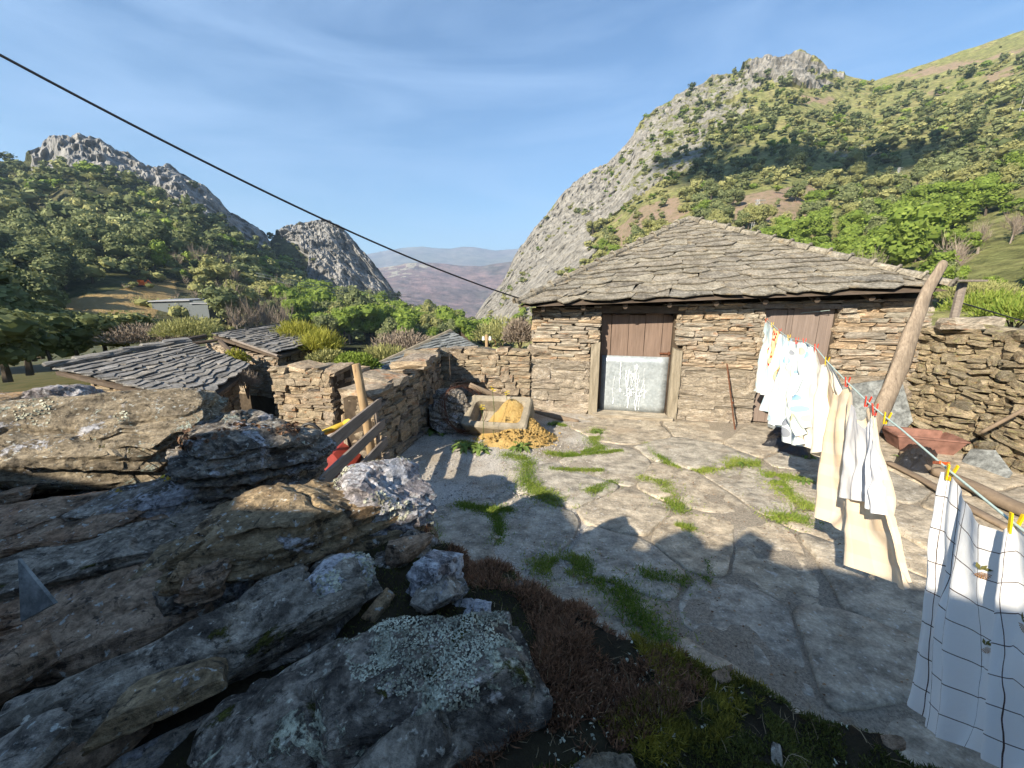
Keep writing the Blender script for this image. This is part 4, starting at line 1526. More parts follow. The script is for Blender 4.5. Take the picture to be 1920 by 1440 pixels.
# plank door with the tin sheet over its lower half
du = d1u - d0u
edges = [0, .14, .39, .62, .865, 1.0]
door = None
mbk = MB(); mbk.box(hw((d0u + d1u) / 2, REC + .05, DT / 2 + .03), (du, .03, DT + .1), Mz)
door = mbk.obj('door', M['beam_dark'], house)
for i in range(5):
    a, b = d0u + du * edges[i] + .004, d0u + du * edges[i + 1] - .004
    me = stone_mesh(40 + i, 2, 1, 5, .02, .98)
    tt = DT - (.02, .01, .03, .0, .03)[i]
    link('plank', me, M['door_wood'], door, T(hw((a + b) / 2, REC + .012, (tt + .06) / 2)) @ Matrix.Rotation(HANG, 4, 'Z') @ Matrix.Rotation(put.uniform(-.008, .008), 4, 'Y') @ Matrix.Diagonal((b - a, .036, tt - .06, 1)))
_, tint_t = hpix(1190, 674)
mb = MB()
nx, nz = 10, 8
V = [tuple(hw(d0u + .03 + (du - .05) * i / nx, REC - .025 - .008 * math.sin(i * .9) * math.sin(j * .7), .05 + (tint_t + .03 - .05) * j / nz)) for j in range(nz + 1) for i in range(nx + 1)]
mb.poly(V, [(j * (nx + 1) + i, j * (nx + 1) + i + 1, (j + 1) * (nx + 1) + i + 1, (j + 1) * (nx + 1) + i) for j in range(nz) for i in range(nx)])
sheet = mb.obj('tin_sheet', M['sheet_metal'], door, True)
sm = sheet.modifiers.new('thick', 'SOLIDIFY'); sm.thickness = .003
# lime drips run down the tin
mb = MB()
rd = random.Random(19)
for k in range(17):
    uu = d0u + du * rd.uniform(.30, .68) if k < 13 else d0u + du * rd.uniform(.18, .8)
    z = tint_t * rd.uniform(.62, .93)
    zb_ = z - tint_t * rd.uniform(.15, .62)
    w = rd.uniform(.002, .007)
    pts = []
    while z > max(zb_, .08):
        pts.append((uu, z, w))
        z -= .02
        uu += rd.uniform(-.008, .008)
        w = max(.002, min(.010, w + rd.uniform(-.003, .003)))
    V = []
    for (a, b, c) in pts:
        V += [tuple(hw(a - c, REC - .041, b)), tuple(hw(a + c, REC - .041, b))]
    mb.poly(V, [(2 * i, 2 * i + 1, 2 * i + 3, 2 * i + 2) for i in range(len(pts) - 1)])
for k in range(22):
    uu, z = d0u + du * rd.uniform(.32, .70), tint_t * rd.uniform(.33, .48)
    s = rd.uniform(.008, .022)
    V = [tuple(hw(uu + s * math.cos(a) * rd.uniform(.7, 1.5), REC - .042, z + s * math.sin(a) * rd.uniform(.6, 1.2))) for a in [i * 1.047 for i in range(6)]]
    mb.poly(V, [(0, 1, 2, 3, 4, 5)])
dr = mb.obj('lime_drips', M['limewash'], door)
dr['kind'] = 'stuff'
mb = MB(); mb.box(hw(d1u - .09, REC - .03, tint_t + .10), (.20, .02, .03), Mz); mb.box(hw(d1u - .03, REC - .03, tint_t + .10), (.03, .03, .07), Mz)
mb.obj('latch', M['rust'], door)
# hatch of grey boards
hd = h1u - h0u
mbk = MB(); mbk.box(hw((h0u + h1u) / 2, .17, HT / 2), (hd, .03, HT), Mz)
hatch = mbk.obj('hatch', M['beam_dark'], house)
for i, (a, b) in enumerate(((0, .33), (.33, .42), (.42, .80), (.80, 1.0))):
    me = stone_mesh(60 + i, 2, 1, 5, .02, .98)
    link('plank', me, M['hatch_wood'], hatch, T(hw(h0u + hd * (a + b) / 2, .13, HT / 2 + .02)) @ Matrix.Rotation(HANG, 4, 'Z') @ Matrix.Diagonal((hd * (b - a) - .008, .04, HT - .05, 1)))

# roof
OV = .34
APEX = hw(HL / 2, HD / 2, 3.98)
cFL, cFR = hw(-.22, -OV, 2.10), hw(HL - .10, -OV, 2.36)
cBL, cBR = hw(-.22, HD + OV, 2.1), hw(HL - .10, HD + OV, 2.36)
mb = MB()
low = Vector((0, 0, -.05))
mb.poly([c + low for c in (cFL, cFR, cBR, cBL)] + [APEX + low * 1.6], [(0, 1, 4), (1, 2, 4), (2, 3, 4), (3, 0, 4), (3, 2, 1, 0)])
roof = mb.obj('roof', M['beam_dark'], house)
ns = slate_face(roof, cFL, cFR, APEX, APEX, 'roof_slate', (.15, .25), (.26, .95), .022, 5, jit=.8)
for a, b in ((cFR, cBR), (cBR, cBL), (cBL, cFL)):
    slate_face(roof, a, b, APEX, APEX, 'roof_slate', (.22, .30), (.4, .9), .035, 6, name='slate_mass', joined=True)
print('roof slates', ns)
# rafters showing under the eave
for k in range(9):
    u = .25 + k * (HL - .5) / 8
    mb = MB()
    mb.tube([hw(u, -.24, EAVE(u) - .06), hw(u, .5, EAVE(u) + .22)], .045, 6)
    mb.obj('rafter', M['beam_dark'], roof)
# half-round hip caps with mortar collars


def hip_caps(A, B, n, r, seed):
    rg = random.Random(seed)
    d = (B - A)
    side = d.cross(Vector((0, 0, 1))).normalized()
    up = side.cross(d).normalized()
    for k in range(n):
        a = A + d * (k / n) + up * .03 + side * rg.uniform(-.015, .015)
        b = A + d * ((k + 1.06) / n) + up * (.03 - .012) + side * rg.uniform(-.015, .015)
        ra, rb = r * rg.uniform(1.0, 1.15), r * rg.uniform(.85, 1.0)
        V, F = [], []
        m = 7
        for q, (p, rr) in enumerate(((a, ra), (lerp(a, b, .5), (ra + rb) / 2), (b, rb))):
            p = Vector(p)
            for s in range(m):
                t_ = math.pi * (s / (m - 1)) * 1.2 - .1 * math.pi
                V.append(p + side * math.cos(t_) * rr + up * math.sin(t_) * rr * .9)
        for q in range(2):
            for s in range(m - 1):
                F.append((q * m + s, q * m + s + 1, (q + 1) * m + s + 1, (q + 1) * m + s))
        F.append(tuple(range(m))[::-1]); F.append(tuple(range(2 * m, 3 * m)))
        o = link('hip_cap', mesh_py('hip_cap', V, F, False), M['roof_slate'], roof)
        mb = MB()
        c = Vector(a)
        pts = [c + side * math.cos(t_) * r * 1.15 + up * math.sin(t_) * r * 1.08 for t_ in [math.pi * s / 6 * 1.2 - .1 * math.pi for s in range(7)]]
        mb.tube(pts, [.016, .026, .02, .028, .022, .026, .016], 5)
        mb.obj('mortar_collar', M['roof_slate'], roof)


hip_caps(cFL + Vector((0, 0, .01)), APEX, 12, .075, 4)
hip_caps(cFR + Vector((0, 0, .01)), APEX, 14, .075, 9)

# ------------------------------------------------------------------ dry-stone walls and low sheds
def dry_wall(name, label, pts, z0, z1, thick, mat, rows, lens, seed, caps=True, capmat=None, tilt=.12, face_back=False, proud=.04, caplen=(.3, .7), endcap=False):
    """Wall along plan points; facing on the right-hand side. z1 per point."""
    w = thing(name, (pts[0][0], pts[0][1], z0), label, 'wall')
    core = MB()
    rg = random.Random(seed)
    for i in range(len(pts) - 1):
        a, b = Vector(pts[i] + (0,)), Vector(pts[i + 1] + (0,))
        d = (b - a); L = d.length; d.normalize()
        inn = Vector((-d.y, d.x, 0))
        za, zb = z1[i], z1[i + 1]
        i0, i1 = .07, thick - .07
        q = [a + inn * i0, b + inn * i0, b + inn * i1, a + inn * i1]
        core.poly([v + Vector((0, 0, z0 - .3)) for v in q] + [q[0] + Vector((0, 0, za - .06)), q[1] + Vector((0, 0, zb - .06)), q[2] + Vector((0, 0, zb - .06)), q[3] + Vector((0, 0, za - .06))],
                  [(3, 2, 1, 0), (0, 1, 5, 4), (1, 2, 6, 5), (2, 3, 7, 6), (3, 0, 4, 7), (4, 5, 6, 7)])
    co = core.obj('core', M['mortar'], w)
    n = 0
    for i in range(len(pts) - 1):
        n += masonry(w, pts[i], pts[i + 1], z0, (z1[i] - .04, z1[i + 1] - .04), mat, rows, lens, depth=.17, seed=seed + i, tilt=tilt, proud=proud)
        if face_back:
            a, b = Vector(pts[i] + (0,)), Vector(pts[i + 1] + (0,))
            d = (b - a).normalized(); inn = Vector((-d.y, d.x, 0)) * thick
            n += masonry(w, (b + inn)[:2], (a + inn)[:2], z0, (z1[i + 1] - .04, z1[i] - .04), mat, rows, lens, depth=.17, seed=seed + 50 + i, tilt=tilt, proud=proud)
    if endcap:
        for (P, Q, zz) in endcap:
            n += masonry(w, P, Q, z0, zz - .04, mat, rows, (lens[0], max(lens[0] * 1.3, lens[1] * .6)), depth=.16, seed=seed + 90, tilt=tilt, proud=proud)
    if caps:
        for i in range(len(pts) - 1):
            a, b = Vector(pts[i] + (0,)), Vector(pts[i + 1] + (0,))
            d = (b - a); L = d.length; d.normalize()
            inn = Vector((-d.y, d.x, 0))
            u = -.05
            while u < L:
                l = rg.uniform(*caplen)
                h = rg.uniform(.07, .16)
                z = z1[i] + (z1[i + 1] - z1[i]) * min(1, max(0, (u + l / 2) / L))
                c = a + d * (u + l / 2) + inn * (thick * rg.uniform(.38, .52)) + Vector((0, 0, z + h * .3 - .05))
                put_stone(w, capmat or mat, c, (l, thick * rg.uniform(.85, 1.1), h), math.atan2(d.y, d.x), rg, .2, 'capstone')
                u += l * .95
    print(name, n)
    return w


# right-hand yard wall
dry_wall('stone_wall', 'tall rough dry-stone wall with mossy brown stones right of the leaning beam', [(6.40, 6.55), (6.44, 5.9), (6.50, 5.1), (6.45, 4.2), (6.5, 3.7)], -.05, [1.74, 1.72, 1.76, 1.80, 1.78], .5, 'wall_stone', (.06, .13), (.11, .32), 21, tilt=.32, proud=.05)
# yard's back wall left of the house, then round to the gate
dry_wall('stone_wall', 'low grey stone wall joining the left corner of the barn', [(-1.45, 7.62), (.36, 7.40)], -.1, [1.18, 1.20], .45, 'left_stone', (.10, .2), (.16, .42), 31, tilt=.1, proud=.05, caplen=(.25, .5), face_back=False)
dry_wall('stone_wall', 'stone wall with big slanted cap slabs beside the gate post', [(-1.72, 4.72), (-1.45, 6.0), (-1.42, 7.6)], -.1, [1.0, 1.15, 1.22], .55, 'left_stone', (.07, .14), (.14, .40), 35, tilt=.12, caplen=(.25, .65), endcap=[((-2.25, 4.85), (-1.72, 4.72), 1.0)])
# pillar of the lane wall, on the far side of the gate
dry_wall('stone_wall', 'stubby lane wall of flat stones lit by the sun behind the red machine', [(-4.05, 6.35), (-2.95, 6.1)], -.5, [1.02, 1.08], .6, 'left_stone', (.07, .14), (.16, .42), 45, tilt=.1, endcap=[((-2.95, 6.1), (-2.82, 6.75), 1.05)], caplen=(.25, .5))


def shed_roof(parent, A, B, C, D, mat, expo, wid, seed, under=True, thick=.03, jit=.5, name='slate', spin=.10):
    """A,B = ridge (left,right) ; C,D = eave (right,left)."""
    A, B, C, D = map(Vector, (A, B, C, D))
    mb = MB()
    lo = Vector((0, 0, -.07))
    mb.poly([p + lo for p in (D, C, B, A)] + [p + lo * 2 for p in (D, C, B, A)], [(0, 1, 2, 3), (7, 6, 5, 4), (0, 4, 5, 1), (1, 5, 6, 2), (2, 6, 7, 3), (3, 7, 4, 0)])
    rf = mb.obj('roof', M['beam_dark'], parent)
    n = slate_face(rf, D, C, B, A, mat, expo, wid, thick, seed, jit=jit, name=name, spin=spin)
    print('shed slates', n)
    return rf


# near shed: broad slate roof sloping towards us
A, B, C, D = (-8.95, 7.4, .88), (-8.1, 9.6, 1.15), (-5.85, 8.5, .74), (-5.35, 6.4, .47)
shedA = thing('slate_shed', (-7, 7.8, -1), 'low shed with a broad dark slate roof behind the left boulders', 'shed')
shed_roof(shedA, A, B, C, D, 'dark_slate', (.17, .24), (.24, .60), 71, thick=.024, jit=1.0)
mb = MB()
mb.poly([(-8.5, 7.6, -1.2), (-5.7, 6.75, -1.2), (-6.1, 8.3, -1.2), (-8.1, 9.5, -1.2), (-8.5, 7.6, .78), (-5.7, 6.75, .36), (-6.1, 8.3, .6), (-8.1, 9.5, .98)], [(0, 1, 5, 4), (1, 2, 6, 5), (2, 3, 7, 6), (3, 0, 4, 7)])
wA = mb.obj('wall', M['mortar'], shedA)
masonry(wA, (-8.5, 7.56), (-5.68, 6.71), -.6, (.72, .32), 'left_stone', (.09, .16), (.2, .5), seed=72)
masonry(wA, (-5.66, 6.75), (-6.06, 8.3), -.6, (.32, .55), 'left_stone', (.09, .16), (.2, .5), seed=73)
rg = random.Random(8)
# ridge slabs along the shed's crest
for k in range(6):
    p = Vector(A).lerp(Vector(B), (k + .5) / 6)
    put_stone(shedA, 'dark_slate', p + Vector((-.08, .02, .06)), (.55, .34, .09), math.atan2(2.4, 1.4), rg, .12, 'ridge_slab')

# far shed: half-fallen, rafters bare, stone gable in the sun
shedB = thing('slate_shed', (-7, 11, -1), 'half-fallen slate shed with bare rafters and a sunlit rubble gable', 'shed')
shed_roof(shedB, (-8.7, 11.2, 1.22), (-7.9, 13.4, 1.36), (-5.7, 11.9, .98), (-5.95, 9.7, .84), 'dark_slate', (.17, .24), (.26, .7), 75, thick=.024, jit=1.0)
mb = MB()
mb.poly([(-8.6, 10.9, -1.2), (-6.1, 9.9, -1.2), (-5.85, 11.6, -1.2), (-7.8, 13, -1.2), (-8.6, 10.9, .95), (-6.1, 9.9, .66), (-5.85, 11.6, .8), (-7.8, 13, 1.1)], [(0, 1, 5, 4), (1, 2, 6, 5), (2, 3, 7, 6), (3, 0, 4, 7)])
wB = mb.obj('wall', M['mortar'], shedB)
masonry(wB, (-8.7, 10.88), (-6.1, 9.85), -.4, (1.0, .66), 'house_stone', (.07, .13), (.16, .42), seed=76)
masonry(wB, (-6.1, 9.85), (-5.82, 11.6), -.4, (.66, .8), 'left_stone', (.07, .13), (.2, .45), seed=77)
for a, b, r in (((-8.9, 9.6, 1.05), (-8.75, 11.0, 1.16), .07), ((-9.0, 9.2, .96), (-7.9, 10.4, 1.12), .05), ((-7.75, 10.2, 1.10), (-6.35, 9.2, .45), .06), ((-7.5, 10.35, 1.12), (-5.9, 9.6, .80), .035)):
    mb = MB(); mb.tube([a, lerp(a, b, .5), b], [r, r * .9, r * .85], 7)
    mb.obj('rafter', M['beam_dark'] if r > .04 else M['grey_wood'], shedB)
# lane wall in the sun below it, with a stubby return
dry_wall('stone_wall', 'crumbling stone wall between the two low slate sheds', [(-5.5, 8.6), (-4.1, 8.0), (-3.2, 7.6)], -.7, [.62, .75, .8], .5, 'house_stone', (.07, .13), (.18, .5), 81, tilt=.12, caplen=(.25, .5))

# grey slate roof beyond the yard wall
shedC = thing('slate_shed', (-2.2, 13.5, -1), 'distant shed with blue-grey slate roof showing above the yard wall', 'shed')
rC = Vector(aty(846, 622, 13.5))
e1, e2, e3 = Vector(aty(630, 722, 10.0)), Vector(aty(912, 660, 11.8)), Vector((1.0, 15.5, .4))
shed_roof(shedC, rC, rC + Vector((.02, .05, 0)), e2, e1, 'blue_slate', (.22, .3), (.35, .7), 85, jit=.4)
mb = MB()
mb.poly([e1 + Vector((.2, .2, -.1)), e2 + Vector((-.1, .2, -.1)), e1 + Vector((.2, .2, -1.5)), e2 + Vector((-.1, .2, -1.5)), rC + Vector((0, 2.5, -.2)), rC + Vector((0, 2.5, -2))], [(0, 1, 3, 2), (1, 4, 5, 3), (4, 0, 2, 5)])
mb.obj('wall', M['mortar'], shedC)
for k in range(9):
    a = rC.lerp(e1, k / 9); b = rC.lerp(e1, (k + 1.05) / 9)
    mb = MB(); mb.tube([a + Vector((0, 0, .03)), b + Vector((0, 0, .03))], [.08, .07], 6)
    mb.obj('ridge_cap', M['granite'], shedC)

# lamp post with two white insulators beyond the wall
lp = aty(913, 650, 10.5)
post = thing('utility_post', (lp[0], lp[1], -1), 'thin wooden post with white insulators beyond the yard wall', 'post')
mb = MB(); mb.tube([(lp[0], lp[1], -1), (lp[0], lp[1], 1.25)], [.06, .045], 7); mb.obj('pole', M['post_wood'], post)
for s in (-1, 1):
    mb = MB(); mb.tube([(lp[0] + s * .09, lp[1], 1.10), (lp[0] + s * .09, lp[1], 1.20)], [.045, .03], 8); mb.obj('insulator', M['ceramic'], post)
mb = MB(); mb.tube([(lp[0] + .1, lp[1], 1.14), (lp[0] + .22, lp[1], 1.10), (lp[0] + .25, lp[1], .98), (lp[0] + .16, lp[1], .92)], .012, 5); mb.obj('wire_loop', M['rust'], post)

# ------------------------------------------------------------------ house behind the viewer: its roof throws the foreground shadow
hb = thing('stone_house', (-3, -5, 0), 'stone house behind the viewer whose roof shadow covers the front yard', 'house')
mb = MB()
mb.poly([(-8.5, -2.3, -.5), (3.2, -3.4, -.5), (3.2, -9, -.5), (-8.5, -9, -.5), (-8.5, -2.3, 3.1), (3.2, -3.4, 3.1), (3.2, -9, 3.1), (-8.5, -9, 3.1)], [(0, 1, 5, 4), (1, 2, 6, 5), (2, 3, 7, 6), (3, 0, 4, 7)])
mb.obj('wall', M['house_stone'], hb)
rgb = random.Random(12)
N = 40
fr = []
for k in range(N + 1):
    x = -9.0 + 12.6 * k / N
    y = -1.60 - (x + 2.9) * (.13 if x < -2.9 else .22)
    fr.append((x, y + rgb.uniform(-.10, .10), 3.42 + rgb.uniform(-.07, .07)))
mb = MB()
back = [(p[0] * .6 - 1, -5.2, 5.3) for p in fr]
mb.poly(fr + back, [(k, k + 1, N + 2 + k, N + 1 + k) for k in range(N)])
bk2 = [(p[0], -10, 3.3) for p in fr]
mb.poly(back + bk2, [(k, k + 1, N + 2 + k, N + 1 + k) for k in range(N)])
mb.obj('roof', M['dark_slate'], hb)
mb = MB()
mb.poly([(-4.55, -1.75, 3.3), (-2.95, -1.75, 3.3), (-3.62, -1.75, 4.05), (-4.55, -3.6, 3.9), (-2.95, -3.6, 3.9), (-3.62, -3.6, 4.4)], [(0, 1, 2), (0, 2, 5, 3), (1, 4, 5, 2), (3, 5, 4)])
mb.obj('dormer', M['dark_slate'], hb)
for (x, y, z, s) in ((-2.0, -1.85, 3.5, .17), (-1.45, -1.95, 3.48, .2)):
    put_stone(hb, 'dark_slate', (x, y, z), (s * 2, s * 1.4, s * 1.3), .3, rgb, .2, 'roof_stone')
hb.location = (hb.location[0] - .55, hb.location[1] + .42, hb.location[2])

# ------------------------------------------------------------------ foreground: ruined wall head with boulders and moss
EDGE = [(2.9, -.25), (1.7, .20)] + [gp(x, y, 1.20)[:2] for x, y in ((1800, 1470), (1700, 1405), (1600, 1335), (1450, 1262), (1330, 1228), (1230, 1208), (1130, 1150), (1000, 1072), (880, 1012))] + [(-.36, 1.50), (-.62, 1.70), (-.95, 1.95), (-1.4, 2.25), (-2.2, 2.65), (-3.4, 3.1), (-6, 3.8)]


def edge_dist(X, Y):
    """Signed distance to the yard-side edge of the wall head (positive on our side)."""
    best = np.full(X.shape, 1e9)
    sgn = np.ones(X.shape)
    for (ax, ay), (bx, by) in zip(EDGE[:-1], EDGE[1:]):
        dx, dy = bx - ax, by - ay
        L2 = dx * dx + dy * dy
        t = np.clip(((X - ax) * dx + (Y - ay) * dy) / L2, 0, 1)
        qx, qy = X - (ax + t * dx), Y - (ay + t * dy)
        d = np.hypot(qx, qy)
        s = np.sign(-(dx * (Y - ay) - dy * (X - ax)) * -1.0)
        m = d < best
        best = np.where(m, d, best)
        sgn = np.where(m, s, sgn)
    return best * sgn


def mound_z(X, Y):
    d = edge_dist(X, Y)
    P = np.stack([X, Y, X * 0], -1)
    n = fbm(P * 3.0, 4, 71)
    n2 = fbm(P * 14, 3, 72)
    dd = d + n * .10 + n2 * .05
    top = 1.235 + np.clip(dd, 0, .4) * .16 + n * .05 + n2 * .014
    # the heap slopes down towards the left, where the boulders lie deep
    top = top - np.clip(-X - .35, 0, 1.2) * .12
    s = np.clip((dd + .02) / .13, 0, 1)
    s = np.sqrt(np.clip(1 - (1 - s) ** 2, 0, 1))
    return top * s - .3 * (1 - s)


_V, _F = grid_sheet(-6, 2.6, -1.2, 4.0, .03, mound_z)
_cx = _V[_F][:, :, 2].min(1)
_fine = (_cx > -.25)
wallhead = thing('rubble_wall', (-.3, .9, 0), 'ruined dry-stone wall head with moss and boulders in the foreground', 'wall')
link('earth_fill', mesh_np('earth_fill', _V, _F[_fine], True), M['mound'], wallhead)


def rot(yaw, pitch=0, roll=0):
    return np.array((Matrix.Rotation(yaw, 3, 'Z') @ Matrix.Rotation(pitch, 3, 'Y') @ Matrix.Rotation(roll, 3, 'X')))


ROCKS = {}


def boulder(name, c, dims, yaw, pitch, roll, mat, seed, label, sq=.45, rough=.16, lay=.10, sub=6, group='boulders and slabs on the ruined wall head', cuts=9, cat='rock'):
    """A cleft boulder: squared ellipsoid chipped by planes, layered by strata steps, roughened."""
    rng = np.random.default_rng(seed)
    V, F = ICO6 if max(dims) > .6 and seed not in (36, 38, 39, 42, 43, 35) else (ICO5 if max(dims) > .12 and sub > 4 else ICO4)
    D = V.copy()
    p = 2 + 9 * sq
    rad = 1 / (np.abs(D) ** p).sum(1) ** (1 / p)
    W = D * rad[:, None]
    for k in range(cuts + 9):
        n = rng.normal(size=3)
        n /= np.linalg.norm(n)
        h = rng.uniform(.50, .88) * (np.abs(n) ** .8).sum() ** .75
        e = W @ n - h
        W = W - np.outer(np.clip(e, 0, None) * .99, n)
    q = rng.uniform(0, 50, 3)
    S = W * np.array(dims) * .5
    s = 1.0 / max(dims)
    # cleavage: sheets of different reach, stepping along a slightly tilted plane
    cn = np.array([rng.normal(0, .15), rng.normal(0, .15), 1.0]); cn /= np.linalg.norm(cn)
    lw_ = fbm(S * s * 2.5 + q, 3, seed + 8) * .05
    lay_n = max(3.0, dims[2] / .028)
    Lc = (S @ cn) / dims[2] * lay_n + lw_ * lay_n * 2
    idl = np.floor(Lc)
    fr = Lc - idl
    r0 = _h(idl.astype(np.int64), (idl * 0).astype(np.int64), (idl * 0).astype(np.int64), seed) - .5
    r1 = _h((idl + 1).astype(np.int64), (idl * 0).astype(np.int64), (idl * 0).astype(np.int64), seed) - .5
    tt = np.clip((fr - .90) / .10, 0, 1)
    rl = r0 + (r1 - r0) * tt
    hz = S - np.outer(S @ cn, cn)
    S = S + hz * (rl * lay * 2.4 * (1 + .6 * fbm(S * s * 3 + q, 2, seed + 4)))[:, None]
    n1 = fbm(S * s * 2.2 + q, 3, seed)
    n2 = ridged(S * s * np.array([4.0, 4.0, 8.0]) + q, 5, seed + 3)
    n3 = fbm(S * s * 17 + q, 5, seed + 5, .62)
    ck = np.clip((1 - np.abs(fbm(S * s * np.array([3.2, 3.2, 5.0]) + q + 4, 3, seed + 6)) * 2.2 - .80) / .2, 0, 1)
    nn = W / np.linalg.norm(W, axis=1, keepdims=True)
    m = min(dims) ** .5 * max(dims) ** .5
    S = S + nn * (n1 * rough * .30 + n2 * rough * .46 + n3 * rough * .32 - ck * rough * .6)[:, None] * m * .55
    W = S @ rot(yaw, pitch, roll).T + np.array(c)
    me = mesh_np(name, W, F, True)
    me.set_sharp_from_angle(angle=math.radians(24))
    o = link(name, me, M[mat])
    tag(o, label, cat, group)
    ROCKS[label] = (o, W, F)
    return o


def at_drop(px, py, drop):
    return gp(px, py, CAM_Z - drop)


B_ = boulder
# the big pale slab at the left edge, undercut and dark below
B_('boulder', (-2.72, 2.10, 1.42), (1.7, .66, .46), .26, -.06, .36, 'boulder_pale', 11, 'big pale lichen-spotted boulder overhanging a dark hollow, left edge', sq=.5, rough=.13)
B_('boulder', (-1.38, 1.96, 1.30), (.66, .50, .50), .75, .10, .1, 'boulder_grey', 12, 'grey boulder with dry brown leaves along its crest', sq=.35)
B_('boulder', (-.80, 1.38, 1.24), (.84, .46, .50), .48, -.10, .12, 'boulder_ochre', 13, 'sunlit ochre boulder with a smooth cleft face', sq=.5, rough=.10)
B_('boulder', (-.56, 1.54, 1.30), (.36, .32, .36), .5, .1, 0, 'boulder_white', 14, 'boulder end crusted with white-grey lichen above the yard', sq=.3, rough=.2)
B_('slab', (-1.62, 1.66, 1.26), (.95, .36, .20), .55, -.14, .15, 'boulder_grey', 15, 'long grey slab running down-left below the leaf-covered boulder', sq=.6)
B_('slab', (-2.0, 1.52, 1.24), (1.1, .42, .14), .2, -.03, .12, 'boulder_rust', 16, 'flat red-brown slab under the pale left boulder', sq=.7)
B_('slab', (-1.62, 1.26, 1.20), (1.0, .32, .13), .45, -.10, .1, 'boulder_blue', 17, 'thin blue-grey slab at the left edge above the pinkish slab', sq=.7)
B_('slab', (-1.20, .98, 1.22), (.74, .28, .15), .70, -.18, .15, 'boulder_rust', 18, 'pinkish brown slab slanting up to the right at the left edge', sq=.7, rough=.1)
B_('stone', (-.95, 1.03, 1.345), (.155, .10, .085), .4, -.1, 0, 'boulder_rust', 19, 'small orange-brown stone wedged among dark slabs', sq=.6, sub=5)
B_('slab', (-.87, .77, 1.25), (.98, .24, .20), .60, -.16, .25, 'boulder_blue', 20, 'long blue-grey log-shaped slab with green moss streaks', sq=.6, rough=.12)
B_('stone', (-.53, 1.0, 1.35), (.20, .16, .12), .5, .1, .1, 'boulder_white', 21, 'rounded white-lichened knob at the tip of the long slab', sq=.3, rough=.2)
B_('boulder', (-.30, .66, 1.24), (.68, .36, .30), .42, -.14, .08, 'boulder_lichen', 22, 'large boulder covered with pale green leafy lichen', sq=.5, rough=.12)
B_('stone', (-.235, 1.06, 1.32), (.16, .15, .18), .9, .25, 0, 'boulder_white', 23, 'pinkish white stone standing beside the dark brown moss', sq=.55, rough=.1)
B_('stone', (-.40, .50, 1.30), (.24, .14, .12), .2, 0, 0, 'boulder_lichen', 24, 'small blue-green lichened stone at the bottom edge', sq=.3, rough=.25)
B_('stone', (.19, .555, 1.275), (.13, .10, .10), .4, 0, 0, 'boulder_pale', 25, 'pale stone half sunk in moss at the bottom edge', sq=.4)
B_('stone', (.30, .535, 1.27), (.08, .08, .08), 1.0, 0, 0, 'boulder_grey', 26, 'small grey stone sunk in moss right of the pale one', sq=.5)
B_('stone', (.015, .70, 1.302), (.026, .02, .022), .4, .2, .5, 'boulder_white', 27, 'tiny white pebble lying on the brown moss', sq=.4)
B_('stone', (-.50, 1.22, 1.16), (.36, .22, .28), .2, 0, 0, 'boulder_grey', 28, 'dark stone in the shade under the ochre boulder', sq=.5)
B_('stone', (-.36, 1.34, 1.20), (.16, .14, .2), .2, .2, 0, 'boulder_grey', 29, 'upright dark stone at the wall edge above the pinkish stone', sq=.6)
B_('stone', (-.98, 1.10, 1.28), (.30, .16, .12), .55, -.1, 0, 'boulder_grey', 30, 'angular brown-grey stone tucked below the ochre boulder', sq=.7)
B_('stone', (-.78, 1.05, 1.26), (.26, .14, .10), .6, -.1, 0, 'boulder_blue', 33, 'flat grey chip above the long slab', sq=.7)
B_('stone', (-1.02, 1.04, 1.33), (.10, .09, .13), .2, .2, 0, 'boulder_ochre', 34, 'small mustard stone behind the pinkish slab tip', sq=.4)
B_('slab', (-1.42, .76, 1.10), (.8, .3, .12), .5, -.1, 0, 'boulder_rust', 35, 'brown slab at the left edge under the pinkish slab', sq=.7)
B_('slab', (-1.15, .55, 1.08), (.9, .26, .18), .6, -.1, .1, 'boulder_blue', 36, 'dark slab in the lower left corner', sq=.6)
B_('boulder', (-3.1, 2.55, 1.38), (.36, .30, .46), .4, .1, 0, 'boulder_white', 37, 'pointed greenish-white stone behind the big pale boulder', sq=.3)
B_('slab', (-3.55, 2.45, 1.52), (.9, .4, .13), .1, 0, 0, 'boulder_ochre', 38, 'flat tan slab on the far left of the wall', sq=.7)
B_('slab', (-3.9, 2.6, 1.30), (1.0, .5, .16), .1, 0, .05, 'boulder_grey', 39, 'grey slab under the flat tan one', sq=.7)
B_('boulder', (-1.78, 2.30, 1.26), (.5, .42, .48), .1, .3, 0, 'boulder_grey', 40, 'dark craggy boulder between the pale and the leafy one', sq=.4, rough=.2)
B_('stone', (.92, .32, 1.17), (.16, .10, .08), .3, 0, 0, 'boulder_lichen', 41, 'dark lichened stone near the grid sheet hem', sq=.5)
B_('slab', (-2.1, 1.72, 1.10), (1.6, .5, .2), .25, -.05, .1, 'boulder_blue', 42, 'shadowed slab in the hollow under the pale left boulder', sq=.7)
B_('slab', (-1.85, 1.05, 1.10), (1.3, .34, .16), .35, -.08, .1, 'boulder_rust', 43, 'broad brown slab at the left edge between two thin ones', sq=.7)
B_('stone', (-.66, 1.16, 1.22), (.30, .18, .16), .5, -.1, .1, 'boulder_grey', 44, 'shadowed angular stone below the ochre boulder tip', sq=.7)
B_('stone', (-1.22, 1.22, 1.24), (.34, .2, .14), .6, -.1, .2, 'boulder_ochre', 45, 'brownish stone wedged between ochre boulder and blue-grey slab', sq=.6)
B_('slab', (-.74, .56, 1.15), (.60, .26, .2), .6, -.1, .1, 'boulder_grey', 46, 'dark slab in the gap left of the lichen-covered boulder', sq=.8)
